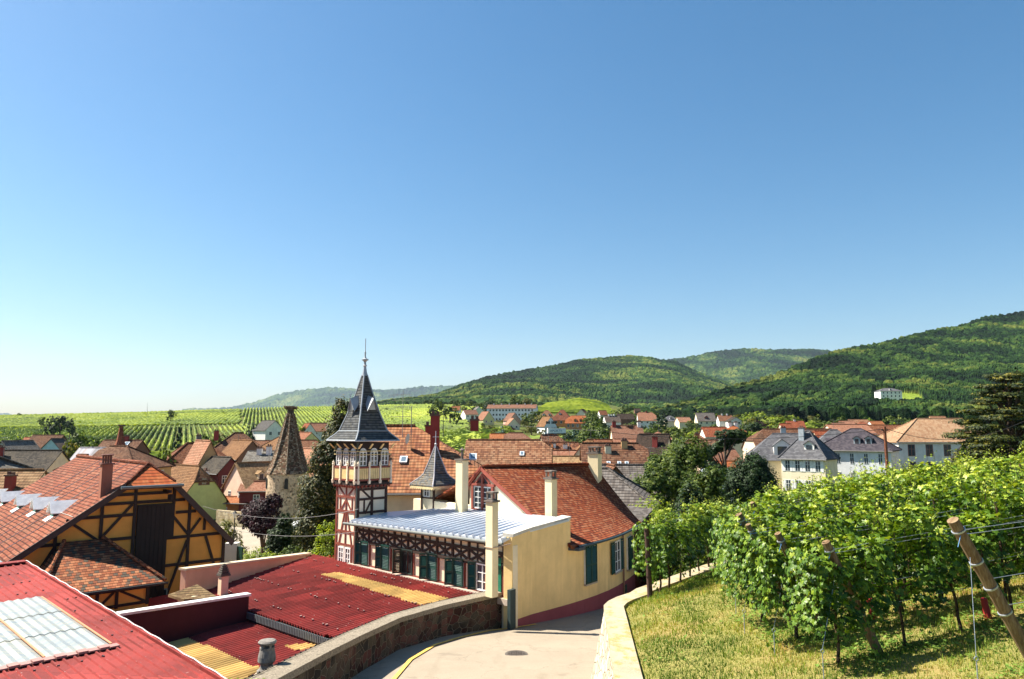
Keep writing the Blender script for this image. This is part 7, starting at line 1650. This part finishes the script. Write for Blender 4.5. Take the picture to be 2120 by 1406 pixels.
# individual far trees with chosen places: px, top y, Y, radius, kind
SP = [(355,847,470,3.4,'green','round bush standing alone on the vineyard skyline'), (127,857,330,4.2,'dark','dark clump of trees on the left vineyard'), (110,862,335,3.4,'dark','lower dark tree left of the dark clump on the left vineyard'), (147,865,325,2.6,'dark','small tree at the right of the dark clump on the left vineyard'), (88,861,420,2.2,'green','small round tree on the left vineyard slope'), (40,857,590,2.0,'green','lone little tree on the far left skyline'), (170,888,165,3.4,'green','dark green tree right of the red roofed house'), (185,900,150,3.0,'green','bushy tree below the vineyard rows at the left'), (150,912,140,2.6,'olive','yellowish tree beside the red roofed house'), (35,900,150,2.6,'green','bush at the far left beneath the vineyards'), (373,880,180,3.2,'conif','dark spruce in front of the vineyards'), (345,925,110,1.8,'green','green bush beside the brown hipped roof'), (430,893,165,2.6,'green','round green tree behind the tall ochre gable'), (462,888,190,3.0,'olive','olive tree left of the pyramid roof'), (525,878,240,2.6,'dark','dark tree left of the white vineyard chalet'), (598,890,235,2.4,'olive','tree right of the white vineyard chalet'), (625,878,230,3.4,'green','green tree behind the stone tower roof'), (905,828,400,5.6,'green','pale green tall tree left of the pointed tree'), (932,838,380,5.6,'green','pointed tree by the little orange roof'), (1010,834,520,4.5,'dark','dark tree behind the white house on the slope'), (1068,816,520,6.0,'green','tall tree behind the middle of the apartment block'), (1090,822,515,5.0,'olive','rust tinged tree right of the tall tree behind the block'), (1100,848,380,6.0,'green','big rounded tree in front of the right end of the block'), (1118,858,370,4.5,'olive','yellow green tree right of the big rounded tree'), (1038,888,230,3.0,'blue','bluish bush above the dusty pink roof'), (1225,848,380,4.2,'green','tree right of the orange apartment house'), (1218,862,340,4.0,'green','lower tree at the end of the orange apartment house'), (1235,862,330,4.0,'green','poplar like tree left of the light grey roof'), (1175,895,225,2.6,'dark','dark bush covering the end of the white trailer'), (1215,885,240,4.2,'green','bluish green tree below the orange apartment house'), (1250,882,230,4.0,'green','tree group left of the steep salmon roof'), (1385,850,430,3.4,'lime','yellow willow on the slope'), (1370,872,300,4.2,'conif','dark pointed tree below the salmon half hipped roof'), (1575,868,300,4.2,'purple','dark purple beech at the wood edge'), (2000,880,100,2.0,'green','tree hiding the end of the grand villa'), (1800,866,320,2.6,'lime','light green tree in the far village'), (1720,880,230,2.6,'green','young tree in front of the far village roofs'), (1432,868,330,3.0,'green','tree under the low pink roof on the slope')]
FV = {}
def far_variant(m, k):
    if (m, k) in FV: return FV[(m, k)]
    r = np.random.default_rng(500+k*7+len(m)); g = random.Random(k+40)
    if m == 'conif': bl_, mm = [(0,0,1.9-.28*i,.12+.13*i,.12+.13*i,.26) for i in range(7)], 'dark'
    else: bl_, mm = blobs_round(g, 1.0, 2.1, 7+k), m
    V_, F, vv = crown_mesh(bl_, 1500, .085, r, clump=.3)
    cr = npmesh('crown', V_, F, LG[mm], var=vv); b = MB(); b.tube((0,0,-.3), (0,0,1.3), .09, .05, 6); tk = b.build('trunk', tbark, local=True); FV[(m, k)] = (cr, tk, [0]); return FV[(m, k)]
def far_tree(x, y, zb, R_, H, m, k, lab, name='tree', group=None):
    cr, tk, used_ = far_variant(m, k); e = thing(name, lab, 'tree', (x, y, zb), rr.uniform(0, 6.28), group); e.scale = (R_, R_, H/2.05)
    for o in (cr, tk):
        c_ = o if not used_[0] else o.copy()
        if used_[0]: COL.objects.link(c_)
        c_.parent = e
    used_[0] = 1
def tground(x, y): return T1(x, y)
for i, (px, ty, Y, r_, m, lab) in enumerate(SP):
    p = P(px, ty, Y); zb = tground(p.x, p.y)-.3; H = max(2*r_*.8, p.z-zb)
    far_tree(p.x, p.y, zb, r_, H, m, i % 3, lab, 'spruce_tree' if m == 'conif' else 'tree')
# garden trees scattered between the houses
def clear(px, Y, hw, top):
    for (hp, hY, hwid, cp, hb) in HB:
        if hY < 150: continue
        if hY > Y-8 and abs(hp-px) < hwid*.75+hw*.6 and top < hb-9: return False
        if abs(hY-Y) < 9 and abs(cp-px) < hwid+hw*.6: return False
    return True
def scatter(n, x0, x1, y0, y1, rlo, rhi, kinds, lab, grp, seed, hf=(1.5, 2.0)):
    g = random.Random(seed); c = 0; tries = 0
    while c < n and tries < n*40:
        tries += 1; px = g.uniform(x0, x1); Y = y0+(y1-y0)*g.random(); r_ = g.uniform(rlo, rhi); x = (px-1060)/1500*Y; zb = tground(x, Y); H = r_*g.uniform(*hf); top = 890-(zb+H)/Y*1500
        if not clear(px, Y, r_*1500/Y*.8, top): continue
        far_tree(x, Y, zb-.3, r_, H, g.choice(kinds), g.randrange(3), lab, group=grp); c += 1
scatter(100, 1190, 1620, 265, 440, 3.0, 5.4, ['green','green','dark','olive','green','lime'], 'garden tree among the hillside houses below the wooded hill', 'garden trees on the hillside', 1)
scatter(55, 1160, 1560, 170, 285, 2.8, 4.6, ['green','green','dark','olive','blue'], 'tree in the green belt between the old roofs and the hillside houses', 'trees of the green belt', 2)
scatter(30, 950, 1230, 300, 480, 1.8, 3.6, ['green','olive','dark','lime'], 'small garden tree near the apartment block', 'garden trees by the apartment block', 3, (1.2, 1.7))
scatter(50, 1540, 2000, 190, 410, 2.8, 5.0, ['green','olive','green','lime','dark'], 'tree between the villas and the wooded hill', 'trees behind the villas', 4)
scatter(14, 880, 1105, 520, 640, 3.0, 5.0, ['green','dark','green'], 'tree at the lower edge of the far wood', 'wood edge trees', 5)
scatter(8, 0, 560, 200, 245, 1.4, 2.4, ['green','olive','dark'], 'small tree along the foot of the left vineyards', 'trees at the vineyard foot', 6)
# uncountable filling of the green belt, hedges and orchard scrub
def filler(n, x0, x1, y0, y1, rlo, rhi, m, seed, name='woodland'):
    r = np.random.default_rng(seed); g = random.Random(seed); V0, F0_, v0 = crown_mesh(blobs_round(g, 1.0, 1.8, 8), 420, .13, r, clump=.32); VV = []; FF = []; vs_ = []; c = 0; tries = 0
    while c < n and tries < n*30:
        tries += 1; px = g.uniform(x0, x1); Y = g.uniform(y0, y1); r_ = g.uniform(rlo, rhi); x = (px-1060)/1500*Y; zb = tground(x, Y); top = 890-(zb+r_*1.7)/Y*1500
        if not clear(px, Y, r_*1500/Y*.6, top): continue
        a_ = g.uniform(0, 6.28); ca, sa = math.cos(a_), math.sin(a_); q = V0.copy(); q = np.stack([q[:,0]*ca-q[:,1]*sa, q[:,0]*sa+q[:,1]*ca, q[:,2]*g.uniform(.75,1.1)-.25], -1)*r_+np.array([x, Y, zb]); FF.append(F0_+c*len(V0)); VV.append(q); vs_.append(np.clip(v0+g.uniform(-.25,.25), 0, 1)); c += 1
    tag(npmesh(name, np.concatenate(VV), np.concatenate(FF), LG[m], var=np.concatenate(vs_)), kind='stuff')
filler(260, 1190, 1640, 250, 450, 2.0, 4.2, 'green', 71); filler(120, 1150, 1580, 165, 290, 1.6, 3.2, 'olive', 72); filler(150, 1540, 2060, 180, 420, 2.2, 4.4, 'green', 73)
filler(90, 940, 1240, 290, 500, 1.0, 2.2, 'olive', 74); filler(160, 1300, 2150, 400, 470, 3.0, 5.5, 'dark', 75); filler(34, 860, 1110, 540, 660, 3.0, 5.0, 'green', 76); filler(40, 1275, 1520, 500, 640, 3.0, 5.5, 'green', 77)
# far vineyards: leafy strips following the slope
vfar = leafm(((.06,.09,.008),(.15,.21,.012),(.26,.32,.018),(.35,.38,.04)), .3, .7)
def rows_field(name, lab, inside, y0, y1, x0, x1, dirv, sp, hh, ww, seed, step=2.6):
    d = np.array(dirv)/np.hypot(*dirv); nrm = np.array([-d[1], d[0]]); r = np.random.default_rng(seed); cx_, cy_ = (x0+x1)/2, (y0+y1)/2; span = math.hypot(x1-x0, y1-y0)/2
    offs = np.arange(-span, span, sp); al = np.arange(-span, span, step); O, A = np.meshgrid(offs, al, indexing='ij')
    X = cx_+O*nrm[0]+A*d[0]; Y = cy_+O*nrm[1]+A*d[1]; px = 1060+1500*X/np.maximum(Y, 1); ok = (Y > y0) & (Y < y1) & inside(px, Y); Z = terr(X, Y)
    hj = hh*(.75+.5*r.random(X.shape)); wj = ww*(.7+.6*r.random(X.shape)); sj = r.normal(0, .12, X.shape)
    def pt(a, z): return np.stack([X+nrm[0]*(a*wj+sj), Y+nrm[1]*(a*wj+sj), Z+z*hj], -1)
    L5 = [pt(-.42, .25), pt(-.5, .75), pt(0.0, 1.08), pt(.5, .75), pt(.42, .25)]; V_ = np.stack(L5, 2); ni, nj = X.shape; idx = np.arange(ni*nj*5).reshape(ni, nj, 5); m = ok[:, :-1] & ok[:, 1:] & (r.random((ni, nj-1)) > .03)
    Fs = []
    for k in range(4): Fs.append(np.stack([idx[:, :-1, k][m], idx[:, 1:, k][m], idx[:, 1:, k+1][m], idx[:, :-1, k+1][m]], -1))
    F = np.concatenate(Fs); vt = V_.reshape(-1, 3); us = np.unique(F); mp = np.zeros(len(vt), int); mp[us] = np.arange(len(us))
    pn = fbm(vt[us, 0]/30, vt[us, 1]/30, seed, 3); var = np.clip(.5+1.2*(pn-.47)+r.normal(0, .16, len(us)), 0, 1)
    tag(npmesh(name, vt[us], mp[F], vfar, var=var), kind='stuff')
rows_field('vineyard_rows', '', lambda px, Y: (px > -60) & (px < 520) & (Y > 262+np.maximum(0, px-200)*.12) & (Y < 425), 250, 430, -330, -90, (-.45, 1), 2.5, 1.5, 1.0, 1)
rows_field('vineyard_rows', '', lambda px, Y: (px > -80) & (px < 500) & (Y > 435), 430, 640, -480, -150, (-.3, 1), 2.7, 1.2, 2.3, 2)
rows_field('vineyard_rows', '', lambda px, Y: (px > 505) & (px < 1000) & (Y > 225), 220, 640, -200, 0, (-.35, 1), 2.3, 1.5, 1.2, 3)
rows_field('vineyard_rows', '', lambda px, Y: (px > 860) & (px < 1060) & (Y > 215) & (Y < 330), 200, 335, -60, 10, (.6, 1), 2.2, 1.5, 1.2, 4)
rows_field('vineyard_rows', '', lambda px, Y: (px > 1060) & (px < 1200) & (Y > 190) & (Y < 285), 180, 290, 0, 30, (-.7, 1), 2.2, 1.5, 1.2, 5)
rows_field('vineyard_rows', '', lambda px, Y: (px > 225) & (px < 420) & (Y > 190) & (Y < 262), 185, 265, -170, -80, (.5, 1), 2.3, 1.4, 1.3, 6)
rows_field('vineyard_rows', '', lambda px, Y: (px > 1105+(Y-560)*.18) & (px < 1275-(Y-560)*.12) & (Y > 560), 555, 880, 10, 120, (1, .25), 2.6, 1.6, 1.5, 7)
# grassy hill clearings with vines on the wooded hill
def clearing(pts, Y0, lab):
    b = MB(); q = [P(a_, c_, d_) + up*7 for a_, c_, d_ in pts]; b.face(q); return tag(b.build('hill_meadow', vfar), kind='structure')
# ================================================================== thin summer haze
b = MB(); b.hexa([(-9000,-60,-40),(9000,-60,-40),(9000,17000,-40),(-9000,17000,-40)], [(-9000,-60,1400),(9000,-60,1400),(9000,17000,1400),(-9000,17000,1400)])
hz = bpy.data.materials.new('haze'); hz.use_nodes = True; hn = hz.node_tree; hn.nodes.clear(); ho = hn.nodes.new('ShaderNodeOutputMaterial'); hv = hn.nodes.new('ShaderNodeVolumePrincipled')
hv.inputs['Color'].default_value = (.62,.78,1,1); hv.inputs['Density'].default_value = 2.6e-5; hv.inputs['Anisotropy'].default_value = .2; hn.links.new(hv.outputs[0], ho.inputs['Volume'])
tag(b.build('haze', hz, uv=False), kind='stuff')
